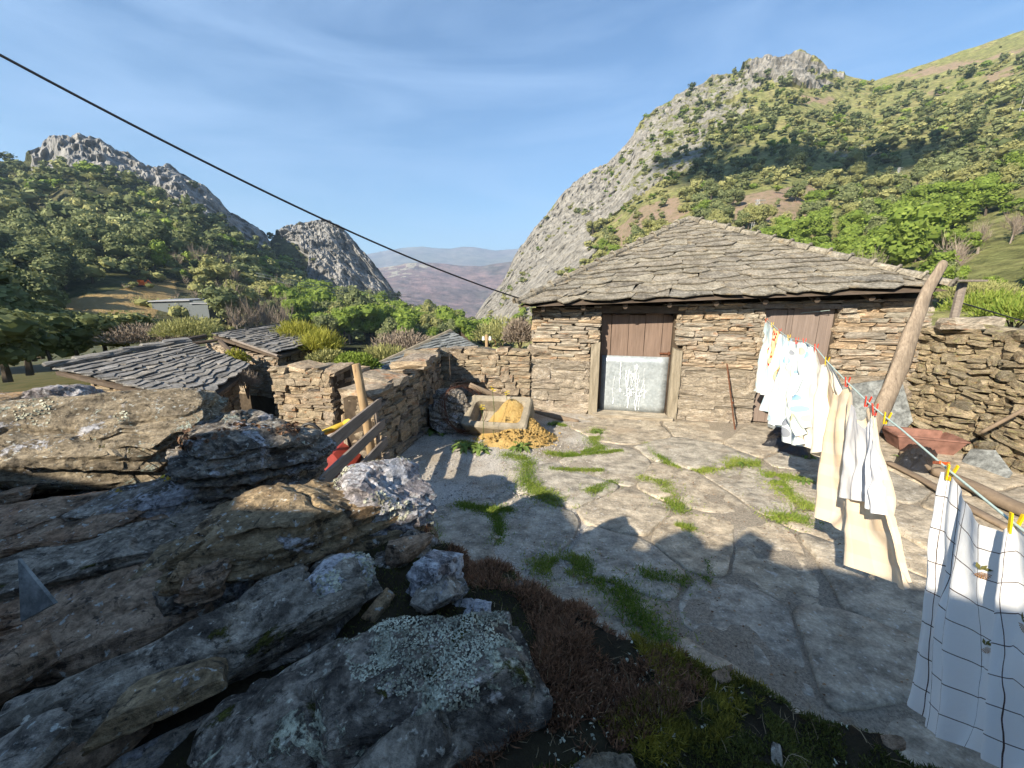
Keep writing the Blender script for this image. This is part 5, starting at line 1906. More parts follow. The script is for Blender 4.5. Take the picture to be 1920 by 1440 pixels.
B_('slab', (-.98, .60, 1.20), (.5, .2, .14), .5, -.1, .2, 'boulder_rust', 47, 'brown layered slab below the long log-shaped slab', sq=.8)
B_('stone', (-.58, .88, 1.22), (.28, .16, .14), .7, -.1, .1, 'boulder_grey', 48, 'angular stone between the log-shaped slab and lichen boulder', sq=.8)
B_('stone', (-.14, .95, 1.25), (.22, .15, .12), .3, -.1, .1, 'boulder_grey', 49, 'flat mossy stone just behind the lichen boulder', sq=.8)
# broken pieces filling the heap
_rs = random.Random(31)
_n = 0
while _n < 58:
    x_ = _rs.uniform(-2.9, -.15) if _n < 46 else _rs.uniform(-.1, 1.0)
    y_ = _rs.uniform(.45, 2.3)
    d_ = float(edge_dist(np.array([x_]), np.array([y_]))[0])
    if d_ < .02 or (_n >= 46 and d_ < .03) or math.hypot(x_, y_) < .55:
        continue
    z_ = float(mound_z(np.array([x_]), np.array([y_]))[0])
    L_ = _rs.uniform(.09, .30) if _n < 46 else _rs.uniform(.03, .08)
    _mt = _rs.choice(['boulder_rust', 'boulder_grey', 'boulder_blue', 'boulder_grey', 'boulder_ochre'])
    B_('stone', (x_, y_, z_ + _rs.uniform(.0, .10) * (1 if _n < 46 else 0)), (L_, L_ * _rs.uniform(.4, .75), L_ * _rs.uniform(.25, .5)), _rs.uniform(.1, 1.1), _rs.uniform(-.35, .2), _rs.uniform(-.3, .4), _mt, 300 + _n, {'boulder_rust': 'small red-brown', 'boulder_grey': 'small grey', 'boulder_blue': 'small blue-grey', 'boulder_ochre': 'small ochre'}[_mt] + ' broken stone in the gaps between the foreground boulders' if _n < 46 else 'small stone half buried in the moss of the wall head', sq=.9, sub=4, rough=.09, group='broken stones in the gaps' if _n < 46 else 'stones in the moss')
    _n += 1
# slate shard standing on edge
sh = Vector(at_drop(60, 1100, .80))
mb = MB()
mb.poly([sh + Vector(v) for v in ((-.045, .02, .075), (.075, -.02, -.04), (-.02, -.03, -.09), (-.055, .01, -.05), (-.042, .026, .072), (.078, -.012, -.042), (-.017, -.022, -.092), (-.052, .018, -.052))], [(0, 3, 2, 1), (4, 5, 6, 7), (0, 1, 5, 4), (1, 2, 6, 5), (2, 3, 7, 6), (3, 0, 4, 7)])
tag(mb.obj('slate_shard', M['blue_slate']), 'thin triangular slate shard standing among the slabs', 'rock', 'boulders and slabs on the ruined wall head')

# ---- small growth: blades of moss, lichen lobes, dead leaves, grass
def blades(P, N, L, W, rng, lean=.5, curl=.4):
    """Tapered two-piece blades at points P with normals N."""
    n = len(P)
    d = N + rng.normal(size=(n, 3)) * lean
    d /= np.linalg.norm(d, axis=1, keepdims=True)
    side = np.cross(d, rng.normal(size=(n, 3)))
    side /= np.linalg.norm(side, axis=1, keepdims=True)
    out = rng.normal(size=(n, 3)) * np.array([1, 1, .2])
    d2 = d + out * curl
    d2 /= np.linalg.norm(d2, axis=1, keepdims=True)
    L = L.reshape(-1, 1); W = W.reshape(-1, 1)
    a, b = P - side * W, P + side * W
    c, e = P + d * L * .55 + side * W * .75, P + d * L * .55 - side * W * .75
    f = P + d * L * .55 + d2 * L * .45
    V = np.stack([a, b, c, e, f], 1).reshape(-1, 3)
    i = np.arange(n)[:, None] * 5
    F = np.concatenate([i + np.array([[0, 1, 2]]), i + np.array([[0, 2, 3]]), i + np.array([[3, 2, 4]])], 0)
    return V, F


def surf(V, F, n, rng):
    """Random points on a triangle mesh with normals."""
    A, B, C = V[F[:, 0]], V[F[:, 1]], V[F[:, 2]]
    cr = np.cross(B - A, C - A)
    ar = np.linalg.norm(cr, axis=1)
    k = rng.choice(len(F), n, p=ar / ar.sum())
    u, v = rng.uniform(size=(2, n, 1))
    fl = (u + v) > 1
    u, v = np.where(fl, 1 - u, u), np.where(fl, 1 - v, v)
    return A[k] + (B[k] - A[k]) * u + (C[k] - A[k]) * v, cr[k] / np.maximum(ar[k], 1e-12)[:, None]


def stuff(name, V, F, tint, mat, label, cat):
    o = link(name, mesh_np(name, V, F, False, attrs={'tint': tint}), M[mat])
    tag(o, label, cat, kind='stuff')
    return o


def mound_pts(n, rng, poly, z_off=-.002):
    """Points on the mound whose place in the photograph falls inside poly (planning of what grows where)."""
    P = []
    tot = 0
    while tot < n:
        x = rng.uniform(-.75, 1.7, n * 2); y = rng.uniform(.2, 1.6, n * 2)
        z = mound_z(x, y)
        Q = np.stack([x, y, z + z_off], -1)
        px, py = project(Q)
        m = inpoly(px, py, poly) & (z > .9)
        P.append(Q[m]); tot += m.sum()
        if m.sum() == 0:
            break
    P = np.concatenate(P)[:n]
    e = .012
    nx = -(mound_z(P[:, 0] + e, P[:, 1]) - mound_z(P[:, 0] - e, P[:, 1])) / (2 * e)
    ny = -(mound_z(P[:, 0], P[:, 1] + e) - mound_z(P[:, 0], P[:, 1] - e)) / (2 * e)
    N = np.stack([np.clip(nx, -1, 1), np.clip(ny, -1, 1), np.ones(len(P))], -1)
    return P, N / np.linalg.norm(N, axis=1, keepdims=True)


def patchy(P, sc, seed, bias=0.0):
    return fbm(P * sc, 4, seed) + bias


g = np.random.default_rng(91)
BROWN = [(780, 960), (900, 980), (1010, 1040), (1150, 1130), (1260, 1200), (1330, 1300), (1250, 1360), (1120, 1440), (1120, 1600), (500, 1600), (600, 1440), (820, 1440), (960, 1330), (1010, 1200), (960, 1110), (830, 1100)]
P, N_ = mound_pts(34000, g, BROWN)
_k = patchy(P, 7, 13) + .5 * patchy(P, 22, 14) > -.30
P, N_ = P[_k], N_[_k]
tn = np.clip(.38 + .5 * patchy(P, 9, 3) + g.normal(0, .2, len(P)), 0, 1)
V, F = blades(P, N_, g.uniform(.016, .038, len(P)), g.uniform(.001, .0021, len(P)), g, .55, .6)
stuff('brown_moss', V, F, np.repeat(tn, 5), 'brown_moss', 'dark red-brown feathery moss on the wall head', 'moss')
GOLD = [(1180, 1190), (1340, 1200), (1450, 1230), (1420, 1330), (1330, 1420), (1220, 1440), (1120, 1360), (1240, 1290)]
P, N_ = mound_pts(15000, g, GOLD)
k = patchy(P, 12, 5) > -.12
P, N_ = P[k], N_[k]
tn = np.clip(.45 + .6 * patchy(P, 10, 8) + g.normal(0, .18, len(P)), 0, 1)
V, F = blades(P, N_, g.uniform(.010, .028, len(P)), g.uniform(.0009, .0019, len(P)), g, .6, .6)
stuff('golden_moss', V, F, np.repeat(tn, 5), 'gold_moss', 'yellow-green feathery moss at the edge of the wall head', 'moss')
GREEN = [(1260, 1180), (1500, 1220), (1760, 1380), (1900, 1500), (1880, 1700), (900, 1700), (1000, 1440), (1250, 1400), (1330, 1300)]
P, N_ = mound_pts(38000, g, GREEN)
_k = patchy(P, 6, 15) + .5 * patchy(P, 20, 16) > -.28
P, N_ = P[_k], N_[_k]
tn = np.clip(.35 + .55 * patchy(P, 8, 9) + g.normal(0, .15, len(P)), 0, 1)
V, F = blades(P, N_, g.uniform(.005, .015, len(P)), g.uniform(.0009, .0019, len(P)), g, .5, .5)
stuff('green_moss', V, F, np.repeat(tn, 5), 'green_moss', 'low dark green cushion moss on the wall head', 'moss')
# dry stalks and pale crumbs of lichen among the moss
P, N_ = mound_pts(900, g, [(760, 1000), (1000, 1060), (1300, 1210), (1700, 1400), (1800, 1600), (600, 1600), (960, 1300)])
V, F = blades(P, N_, g.uniform(.02, .06, len(P)), g.uniform(.0006, .0012, len(P)), g, 1.6, .5)
stuff('dry_litter', V, F, np.repeat(g.uniform(0, 1, len(P)), 5), 'straw_blade', 'dry stalks lying in the moss of the wall head', 'litter')
P, N_ = mound_pts(2600, g, [(760, 1000), (1000, 1060), (1300, 1210), (1700, 1400), (1800, 1600), (600, 1600), (960, 1300)])
_k = patchy(P, 9, 17) > .22
P, N_ = P[_k] + N_[_k] * .006, N_[_k]
V, F = blades(P, N_, g.uniform(.004, .012, len(P)), g.uniform(.0015, .004, len(P)), g, 1.2, .5)
stuff('grey_lichen', V, F, np.repeat(g.uniform(.4, 1, len(P)), 5), 'grey_lichen', 'pale grey lichen crumbs in the moss', 'lichen')
# dark moss filling the gaps between boulders
P, N_ = mound_pts(12000, g, [(560, 960), (800, 930), (1010, 1050), (1030, 1240), (900, 1440), (330, 1440), (520, 1250), (640, 1100)])
V, F = blades(P, N_, g.uniform(.006, .016, len(P)), g.uniform(.0008, .0015, len(P)), g, .5, .5)
stuff('green_moss', V, F, np.repeat(np.clip(g.normal(.25, .2, len(P)), 0, 1), 5), 'green_moss', 'dark moss in the gaps between the boulders', 'moss')


def lobes(label, n, mat, name, lab, size, thr, sc, seed, region=None, lift=.0015, upmin=.1):
    """Leafy lichen: small scalloped flakes seated on a boulder's upper side, in patches."""
    o, W, Fm = ROCKS[label]
    rng = np.random.default_rng(seed)
    P, N_ = surf(W, Fm, n * 6, rng)
    px, py = project(P)
    m = (N_[:, 2] > upmin) & (fbm(P * sc, 4, seed) > thr)
    if region is not None:
        m &= inpoly(px, py, region)
    P, N_ = P[m][:n], N_[m][:n]
    n = len(P)
    if n == 0:
        return
    nn = N_ + rng.normal(size=(n, 3)) * .35
    nn /= np.linalg.norm(nn, axis=1, keepdims=True)
    a = np.cross(nn, rng.normal(size=(n, 3))); a /= np.linalg.norm(a, axis=1, keepdims=True)
    b = np.cross(nn, a)
    s = rng.uniform(*size, (n, 1))
    P = P + N_ * lift
    ring = [P + (a * math.cos(t) + b * math.sin(t)) * s * rng.uniform(.6, 1.2, (n, 1)) + N_ * s * rng.uniform(-.1, .35, (n, 1)) for t in np.arange(6) * 1.047]
    V = np.stack([P] + ring, 1).reshape(-1, 3)
    i = np.arange(n)[:, None] * 7
    F = np.concatenate([i + np.array([[0, 1 + q, 1 + (q + 1) % 6]]) for q in range(6)], 0)
    stuff(name, V, F, np.repeat(np.clip(.45 + .9 * fbm(P * sc * 2.2, 3, seed + 9) + rng.normal(0, .16, n), 0, 1), 7), mat, lab, 'lichen')


LB = 'large boulder covered with pale green leafy lichen'
lobes(LB, 9500, 'grey_lichen', 'leafy_lichen', 'pale green leafy lichen rosettes on the large near boulder', (.0014, .0038), -.02, 9, 5, [(640, 1190), (760, 1130), (940, 1130), (980, 1250), (940, 1330), (800, 1330), (660, 1270)])
lobes('big pale lichen-spotted boulder overhanging a dark hollow, left edge', 2200, 'grey_lichen', 'leafy_lichen', 'pale lichen patches on the big left boulder', (.004, .009), .22, 5, 6)
lobes('boulder end crusted with white-grey lichen above the yard', 1500, 'grey_lichen', 'leafy_lichen', 'pale lichen flakes on the boulder end above the yard', (.003, .007), .12, 8, 7)
lobes('rounded white-lichened knob at the tip of the long slab', 700, 'grey_lichen', 'leafy_lichen', 'pale lichen crust on the knob of the long slab', (.003, .007), -.1, 9, 8)
lobes('grey boulder with dry brown leaves along its crest', 900, 'dead_leaf', 'dead_leaves', 'dry brown leaves lodged on the grey boulder crest', (.007, .017), .0, 6, 9, [(330, 740), (560, 740), (560, 830), (470, 800), (400, 830), (340, 850)], .012)
lobes('long grey slab running down-left below the leaf-covered boulder', 800, 'yellow_lichen', 'yellow_lichen', 'bright yellow moss streak beside the grey boulder', (.004, .009), -.35, 6, 10, [(180, 850), (330, 860), (330, 900), (200, 930)], .002)

# ------------------------------------------------------------------ washing line
LP0 = Vector((1.63, 1.12, 0))
LDIR = Vector((.4385, .8987, 0))
LN = Vector((LDIR.y, -LDIR.x, 0))             # to the right of the line


def lpix(px, py):
    """(s, z) in the upright plane of the washing line."""
    p = Vector(on_plane(px, py, LP0, LN))
    return (p - LP0).dot(LDIR), p.z


def lw(s, z, n=0.0):
    return LP0 + LDIR * s + LN * n + Vector((0, 0, z))


LINE = [(2120, 1150), (1902, 982), (1782, 884), (1690, 805), (1660, 782), (1627, 754), (1588, 716), (1550, 677), (1530, 652), (1508, 641), (1480, 634), (1463, 622), (1447, 608), (1437, 600)]
lpts = [lw(*lpix(*p)) for p in LINE]
lpts.append(lpts[-1] + (lpts[-1] - lpts[-2]).normalized() * .35 + Vector((0, 0, .02)))
# carry the line on to the house eave
lpts.append(hw(4.9, -.02, 2.02))
mb = MB()
mb.tube([lw(-1.3, 1.62)] + lpts, .0045, 6)
tag(mb.obj('washing_line', M['rope'], None, True), 'pale green washing line strung from the barn past the laundry', 'washing line')
mb = MB()
q = lw(-1.3, 1.62)
mb.tube([(q.x, q.y, -.05), (q.x, q.y, 1.7)], .04, 8)
tag(mb.obj('line_post', M['post_wood']), 'wooden post holding the near end of the washing line', 'post')


def cloth(name, label, top, bot, mat, nu=40, nv=46, folds=3.0, amp=.05, seed=1, off=0.0, cat='cloth', amp_top=.15, sway=0.0):
    """Hanging cloth between a top and a bottom outline (photograph points in the plane of the line)."""
    Tt = np.array([lpix(*p) for p in top]); Bt = np.array([lpix(*p) for p in bot])
    u = np.linspace(0, 1, nu + 1)
    ct = np.linspace(0, 1, len(top)); cb = np.linspace(0, 1, len(bot))
    ts, tz = np.interp(u, ct, Tt[:, 0]), np.interp(u, ct, Tt[:, 1])
    bs, bz = np.interp(u, cb, Bt[:, 0]), np.interp(u, cb, Bt[:, 1])
    v = np.linspace(0, 1, nv + 1)[:, None]
    S = ts * (1 - v) + bs * v
    Z = tz * (1 - v) + bz * v
    U = np.broadcast_to(u, S.shape)
    Vv = np.broadcast_to(v, S.shape)
    P = np.stack([U * 3, Vv * 1.5, U * 0 + seed * 3.3], -1)
    w = fbm(P, 3, seed)
    ph = seed * 1.7
    env = amp_top + (1 - amp_top) * np.sin(np.clip(Vv * 1.25, 0, 1) * math.pi / 2)
    n = amp * env * (1.15 * np.sin(2 * math.pi * folds * U + ph + w * 2.6 + Vv * .8) + .6 * np.sin(2 * math.pi * folds * 2.6 * U + ph * 2 - w * 4 + Vv * .5)) + w * amp * .9 * Vv + fbm(P * 4, 4, seed + 2) * amp * .30 + sway * Vv
    S2 = S + .35 * amp * env * np.cos(2 * math.pi * folds * U + ph)
    X = LP0.x + LDIR.x * S2 + LN.x * (n + off)
    Y = LP0.y + LDIR.y * S2 + LN.y * (n + off)
    V = np.stack([X, Y, Z], -1).reshape(-1, 3)
    m = nu + 1
    i = np.arange(nv)[:, None] * m + np.arange(nu)[None, :]
    F = np.stack([i, i + m, i + m + 1, i + 1], -1).reshape(-1, 4)
    me = mesh_np(name, V, F, True)
    uvl = me.uv_layers.new(name='UVMap')
    wd = np.hypot(np.ptp(S[0]), np.ptp(Z[0])) if True else 1
    ln = max(.2, float(np.abs(Z[-1] - Z[0]).mean()))
    wid = max(.15, float(np.hypot(S[nv // 2, -1] - S[nv // 2, 0], Z[nv // 2, -1] - Z[nv // 2, 0])) * 1.25)
    UV = np.stack([U.reshape(-1) * wid, (1 - Vv.reshape(-1)) * ln], -1)
    uvl.data.foreach_set('uv', UV[F.ravel()].astype(np.float32).ravel())
    o = link(name, me, M[mat])
    tag(o, label, cat, 'laundry on the washing line')
    return o, V.reshape(nv + 1, nu + 1, 3), F


cloth('towel', 'pale blue and cream towel, farthest piece on the washing line', [(1436, 602), (1444, 608), (1452, 616)], [(1414, 728), (1432, 738), (1448, 742)], 'cloth_blue', folds=2, amp=.07, seed=3, cat='towel')
cloth('child_shirt', 'peach child shirt with red hearts beside the pale blue towel', [(1449, 611), (1456, 618), (1464, 625)], [(1444, 690), (1455, 715), (1462, 712)], 'cloth_hearts', folds=1.5, amp=.05, seed=4, cat='shirt')
cloth('pillowcase', 'white and blue pillowcase between the heart shirt and dotted sheet', [(1463, 624), (1474, 632), (1486, 637)], [(1444, 765), (1462, 790), (1480, 800)], 'cloth_blue', folds=2.5, amp=.08, seed=5, cat='pillowcase')
cloth('dotted_sheet', 'pale sheet with blue, peach and grey dots', [(1482, 636), (1494, 645), (1506, 641), (1518, 650), (1527, 652)], [(1468, 790), (1480, 828), (1500, 838), (1515, 834), (1522, 800)], 'cloth_dots', folds=2.5, amp=.09, seed=6, cat='sheet')
cloth('cream_shirt', 'plain cream shirt hanging between the dotted sheet and peach sheet', [(1530, 655), (1534, 680), (1542, 684), (1550, 680), (1560, 690)], [(1512, 838), (1530, 860), (1550, 850), (1566, 830), (1574, 790)], 'cloth_cream', folds=1.6, amp=.05, seed=7, cat='shirt')
cloth('peach_sheet', 'long peach checked sheet hanging lowest in the middle of the line', [(1549, 681), (1562, 735), (1574, 742), (1588, 719), (1600, 780), (1612, 790), (1627, 756), (1634, 764)], [(1517, 945), (1545, 968), (1562, 985), (1585, 1010), (1612, 1062), (1650, 1088), (1702, 1106), (1700, 1090)], 'cloth_peach', nu=64, nv=70, folds=2.6, amp=.045, seed=8, cat='sheet', amp_top=.3)
cloth('vest', 'white ribbed sleeveless vest pegged in front of the peach sheet', [(1622, 760), (1631, 768), (1638, 796), (1648, 806), (1656, 798), (1661, 785), (1666, 790), (1670, 828), (1686, 866)], [(1611, 938), (1622, 940), (1634, 944), (1646, 946), (1654, 956), (1664, 958), (1672, 962), (1680, 972), (1690, 972)], 'cloth_white', nu=48, nv=44, folds=1.6, amp=.022, seed=9, off=-.07, cat='vest')
sh_o, SV, SF = cloth('sheet', 'white embroidered sheet with a dark grid, nearest on the line', [(1768, 885), (1782, 888), (1800, 930), (1845, 985), (1880, 1000), (1902, 985), (1990, 1080), (2080, 1125), (2120, 1155)], [(1700, 1316), (1722, 1352), (1760, 1380), (1800, 1400), (1850, 1420), (1900, 1450), (1990, 1540), (2080, 1640), (2160, 1700)], 'cloth_grid', nu=90, nv=80, folds=3.2, amp=.022, seed=10, cat='sheet', amp_top=.35)
# embroidered sprigs on the sheet
rgs = random.Random(4)


def sprig(iu, iv, s, ang):
    p = Vector(SV[iv, iu]); a = (Vector(SV[iv, iu + 2]) - p).normalized(); b = (p - Vector(SV[iv + 2, iu])).normalized()
    nrm = a.cross(b).normalized()
    if nrm.dot(Vector((0, 0, CAM_Z)) - p) < 0:
        nrm = -nrm
    p = p + nrm * .006
    leaf, flo = MB(), MB()
    ca, sa = math.cos(ang), math.sin(ang)

    def q(x, y):
        return p + a * ((x * ca - y * sa) * s) + b * ((x * sa + y * ca) * s)
    for (x0, y0, x1, y1, w) in ((0, 0, .45, .35, .12), (0, 0, -.1, .5, .14), (.1, .1, .7, .05, .10)):
        dx, dy = x1 - x0, y1 - y0
        L = math.hypot(dx, dy)
        nx_, ny_ = -dy / L * w, dx / L * w
        leaf.poly([q(x0, y0), q(x0 + dx * .5 + nx_, y0 + dy * .5 + ny_), q(x1, y1), q(x0 + dx * .5 - nx_, y0 + dy * .5 - ny_)], [(0, 1, 2, 3)])
    for k in range(9):
        t_ = -.4 - k * .28
        flo.poly([q(.1, -.1), q(.1 + .5 * math.cos(t_), -.1 + .45 * math.sin(t_)), q(.13 + .46 * math.cos(t_ + .10), -.1 + .42 * math.sin(t_ + .10))], [(0, 1, 2)])
    for mbx, mt, nm in ((leaf, 'thread', 'embroidered_leaf'), (flo, 'thread_brown', 'embroidered_flower')):
        o = mbx.obj(nm, M[mt], sh_o)


for iu, iv, s, an in ((36, 16, .055, .2), (22, 40, .05, .9), (40, 42, .05, .3), (58, 30, .05, .0), (60, 55, .05, .5), (46, 64, .05, .4)):
    sprig(iu, iv, s, an)

PINW = {'red_plastic': 'red', 'yellow_plastic': 'yellow', 'orange_plastic': 'orange'}


def peg(px, py, mat, label, tilt=0.0, flat=False):
    s, z = lpix(px, py)
    c = lw(s, z)
    e = thing('clothes_peg', c, label, 'clothes peg', 'plastic clothes pegs on the line')
    up = Vector((0, 0, 1)); al = LDIR * math.cos(tilt) + up * math.sin(tilt)
    dn = up * math.cos(tilt) - LDIR * math.sin(tilt)
    if flat:
        al, dn = LN, LDIR * .9 - up * .35
    for k in (-1, 1):
        mb = MB()
        n0 = LN * .0065 * k if not flat else up * .0065 * k
        Mx = Matrix((al, n0.normalized(), dn)).transposed()
        P_ = [(-.006, .036, .011), (.004, .012, .006), (-.003, -.012, .006), (-.004, -.036, .004)]
        V, F = [], []
        for (o_, h, th) in P_:
            for sx in (-.006, .006):
                for sy in (0, 1):
                    V.append(c + al * sx + n0.normalized() * ((.002 + (abs(h - (-.036)) * .12)) + sy * .005) + dn * h)
        for l in range(3):
            b = l * 4
            F += [(b, b + 1, b + 5, b + 4), (b + 1, b + 3, b + 7, b + 5), (b + 3, b + 2, b + 6, b + 7), (b + 2, b, b + 4, b + 6)]
        F += [(0, 2, 3, 1), (12, 13, 15, 14)]
        mb.poly(V, F)
        mb.obj('jaw', M[mat], e)
    mb = MB()
    mb.tube([c + al * -.008, c + al * .008], .004, 6)
    mb.obj('spring', M['chain_steel'], e)


peg(1437, 601, 'orange_plastic', 'orange peg at the far end above the blue towel')
peg(1448, 609, 'yellow_plastic', 'yellow peg holding the heart shirt')
peg(1462, 621, 'red_plastic', 'red peg between heart shirt and pillowcase', .2)
peg(1479, 633, 'yellow_plastic', 'yellow peg holding the pillowcase')
peg(1494, 639, 'red_plastic', 'red peg at the left of the dotted sheet')
peg(1508, 641, 'red_plastic', 'red peg at the middle of the dotted sheet', -.2)
peg(1530, 652, 'red_plastic', 'red peg where dotted sheet and cream shirt meet')
peg(1550, 677, 'yellow_plastic', 'yellow peg on the cream shirt', .3)
peg(1588, 716, 'red_plastic', 'red peg at the top of the peach sheet')
peg(1626, 753, 'red_plastic', 'red peg at the left strap of the vest', .3)
peg(1640, 768, 'red_plastic', 'red peg just right of the vest strap', -.35)
peg(1662, 784, 'yellow_plastic', 'yellow peg at the right strap of the vest', .25)
peg(1762, 868, 'orange_plastic', 'orange-red peg lying along the bare line before the grid sheet', 1.2)
peg(1782, 886, 'yellow_plastic', 'yellow peg at the far corner of the grid sheet', .2)
peg(1902, 982, 'yellow_plastic', 'large near yellow peg on the grid sheet')

# ------------------------------------------------------------------ leaning beam, slabs and clutter on the right
def knotty(name, pts, rad, mat, label, cat, n=12, flat=1.0, seed=1, group=None):
    """Rough timber along points: uneven, flattened section."""
    rng = random.Random(seed)
    pts = [Vector(p) for p in pts]
    V, F = [], []
    m = len(pts)
    side0 = Vector((1, 0, 0))
    for i, p in enumerate(pts):
        d = (pts[min(i + 1, m - 1)] - pts[max(i - 1, 0)]).normalized()
        a = d.cross(Vector((0, 1, 0)) if abs(d.y) < .8 else Vector((0, 0, 1))).normalized()
        b = a.cross(d).normalized()
        for k in range(n):
            t_ = 2 * math.pi * k / n
            rr = rad[i] * (1 + .09 * math.sin(k * 2.4 + seed) + .05 * math.sin(k * 1.1 + i * .35) + rng.uniform(-.02, .02))
            V.append(p + a * math.cos(t_) * rr + b * math.sin(t_) * rr * flat)
    for i in range(m - 1):
        for k in range(n):
            F.append((i * n + k, i * n + (k + 1) % n, (i + 1) * n + (k + 1) % n, (i + 1) * n + k))
    F.append(tuple(range(n))[::-1]); F.append(tuple(range((m - 1) * n, m * n)))
    me = mesh_py(name, V, F, True)
    o = link(name, me, M[mat])
    tag(o, label, cat, group)
    return o


def spline(ctrl, k=6):
    out = []
    P = [Vector(c[:3]) for c in ctrl]
    for i in range(len(P) - 1):
        p0, p1, p2, p3 = P[max(i - 1, 0)], P[i], P[i + 1], P[min(i + 2, len(P) - 1)]
        for j in range(k):
            t_ = j / k
            out.append(.5 * ((2 * p1) + (p2 - p0) * t_ + (2 * p0 - 5 * p1 + 4 * p2 - p3) * t_ ** 2 + (3 * p1 - p0 - 3 * p2 + p3) * t_ ** 3))
    out.append(P[-1])
    return out


bt = [aty(1772, 490, 5.62), aty(1742, 540, 5.58), aty(1718, 600, 5.50), aty(1690, 680, 5.38), aty(1655, 765, 5.22), (4.75, 5.0, 0.0)]
sp_ = spline(bt, 14)
nsp = len(sp_)
knotty('leaning_beam', sp_, [(.062 + .068 * min(1, (i / (nsp - 1)) * 1.7)) * (1 + .03 * math.sin(i * .21) + .02 * math.sin(i * .6 + 1)) * min(1, .7 + i * .15) for i in range(nsp)], 'log_wood', 'thick weathered crooked timber leaning against the eave', 'beam', n=18, flat=.45, seed=3)

mb = MB()
rp0, rp1 = Vector(gp(1378, 806)), hw(*[hpix(1362, 682)[0], -.03, hpix(1362, 682)[1]])
mb.tube([rp0, lerp(rp0, rp1, .5), rp1], .012, 6)
mb.tube([lerp(rp0, rp1, .42), tuple(Vector(lerp(rp0, rp1, .42)) + Vector((.03, 0, -.02)))], .016, 5)
tag(mb.obj('iron_rod', M['rust']), 'thin rusty iron rod leaning on the barn between door and laundry', 'rod')


def lean_slab(pts, th, mat, label, nrm):
    V = [Vector(p) for p in pts]
    N_ = Vector(nrm).normalized() * th
    m = len(V)
    mb = MB()
    mb.poly(V + [v + N_ for v in V], [tuple(range(m)), tuple(range(2 * m - 1, m - 1, -1))] + [(i, i + m, (i + 1) % m + m, (i + 1) % m) for i in range(m)])
    return tag(mb.obj('slate_slab', M[mat]), label, 'slab', 'slate slabs propped against the walls')


def hp3(px, py, v):
    return on_plane(px, py, hw(0, v, 0), HV)


def tilted(pts, v_top, v_bot, ztop):
    out = []
    for p in pts:
        x = Vector(hp3(p[0], p[1], (v_top + v_bot) / 2))
        f = max(0, min(1, x.z / ztop))
        out.append(hp3(p[0], p[1], v_bot + (v_top - v_bot) * f))
    return out


lean_slab(tilted([(1446, 735), (1440, 800), (1475, 815), (1520, 812), (1530, 745)], -.06, -.30, .7), .035, 'blue_slate', 'grey-green slate slab propped behind the dotted sheet', HV * .9)
lean_slab(tilted([(1570, 725), (1690, 708), (1712, 790), (1690, 812), (1590, 812)], -.06, -.30, .9), .04, 'blue_slate', 'big grey-green slate slab propped at the foot of the leaning beam', HV * .9)
x = 6.35
sl = []
for px, py, xx in ((1820, 842, 6.30), (1862, 845, 6.32), (1894, 888, 6.18), (1872, 918, 6.05), (1800, 890, 6.10), (1798, 872, 6.14)):
    d = ray(px, py); t_ = xx / d[0]
    sl.append((xx, d[1] * t_, CAM_Z + d[2] * t_))
lean_slab(sl, .04, 'blue_slate', 'lichened grey slate slab propped against the right-hand wall', (1, .1, .1))

# terracotta-coloured tub
tb = Vector(gp(1722, 848)) + Vector((.1, .1, 0))
tub = thing('tub', (tb.x, tb.y, 0), 'dusty red-brown rectangular tub by the right-hand wall', 'tub')
mb = MB()
Mt = Matrix.Rotation(-.35, 3, 'Z')


def ringq(w, d, z):
    return [Vector((tb.x, tb.y, z)) + Mt @ Vector((sx * w, sy * d, 0)) for sx, sy in ((-1, -1), (1, -1), (1, 1), (-1, 1))]


rs = [ringq(.30, .17, .02), ringq(.38, .24, .24), ringq(.395, .255, .24), ringq(.395, .255, .262), ringq(.35, .21, .262), ringq(.29, .16, .06)]
V = [p for r in rs for p in r]
F = [(l * 4 + k, l * 4 + (k + 1) % 4, (l + 1) * 4 + (k + 1) % 4, (l + 1) * 4 + k) for l in range(5) for k in range(4)] + [(3, 2, 1, 0), (20, 21, 22, 23)]
mb.poly(V, F)
mb.obj('body', M['terracotta'], tub)


def film(label, corners, h, seed):
    """Crumpled black plastic lying on the ground."""
    n = 26
    C = [Vector(gp(*c)) for c in corners]
    V, F = [], []
    for j in range(n + 1):
        for i in range(n + 1):
            u, v = i / n, j / n
            p = C[0].lerp(C[1], u).lerp(C[3].lerp(C[2], u), v)
            V.append(p)
    P = np.array([tuple(p) for p in V])
    e = np.array([min(i, n - i, j, n - j) / n * 2 for j in range(n + 1) for i in range(n + 1)])
    z = (np.abs(ridged(P * 5, 4, seed)) * h + h * .35) * np.clip(e * 2.2, 0.06, 1) + .012
    P[:, 2] = z
    P[:, :2] += fbm(P * 3, 3, seed)[:, None] * .06
    F = [(j * (n + 1) + i, j * (n + 1) + i + 1, (j + 1) * (n + 1) + i + 1, (j + 1) * (n + 1) + i) for j in range(n) for i in range(n)]
    tag(link('plastic_sheet', mesh_np('plastic_sheet', P, np.array(F), True), M['black_film']), label, 'plastic sheet', 'crumpled black plastic by the barn')


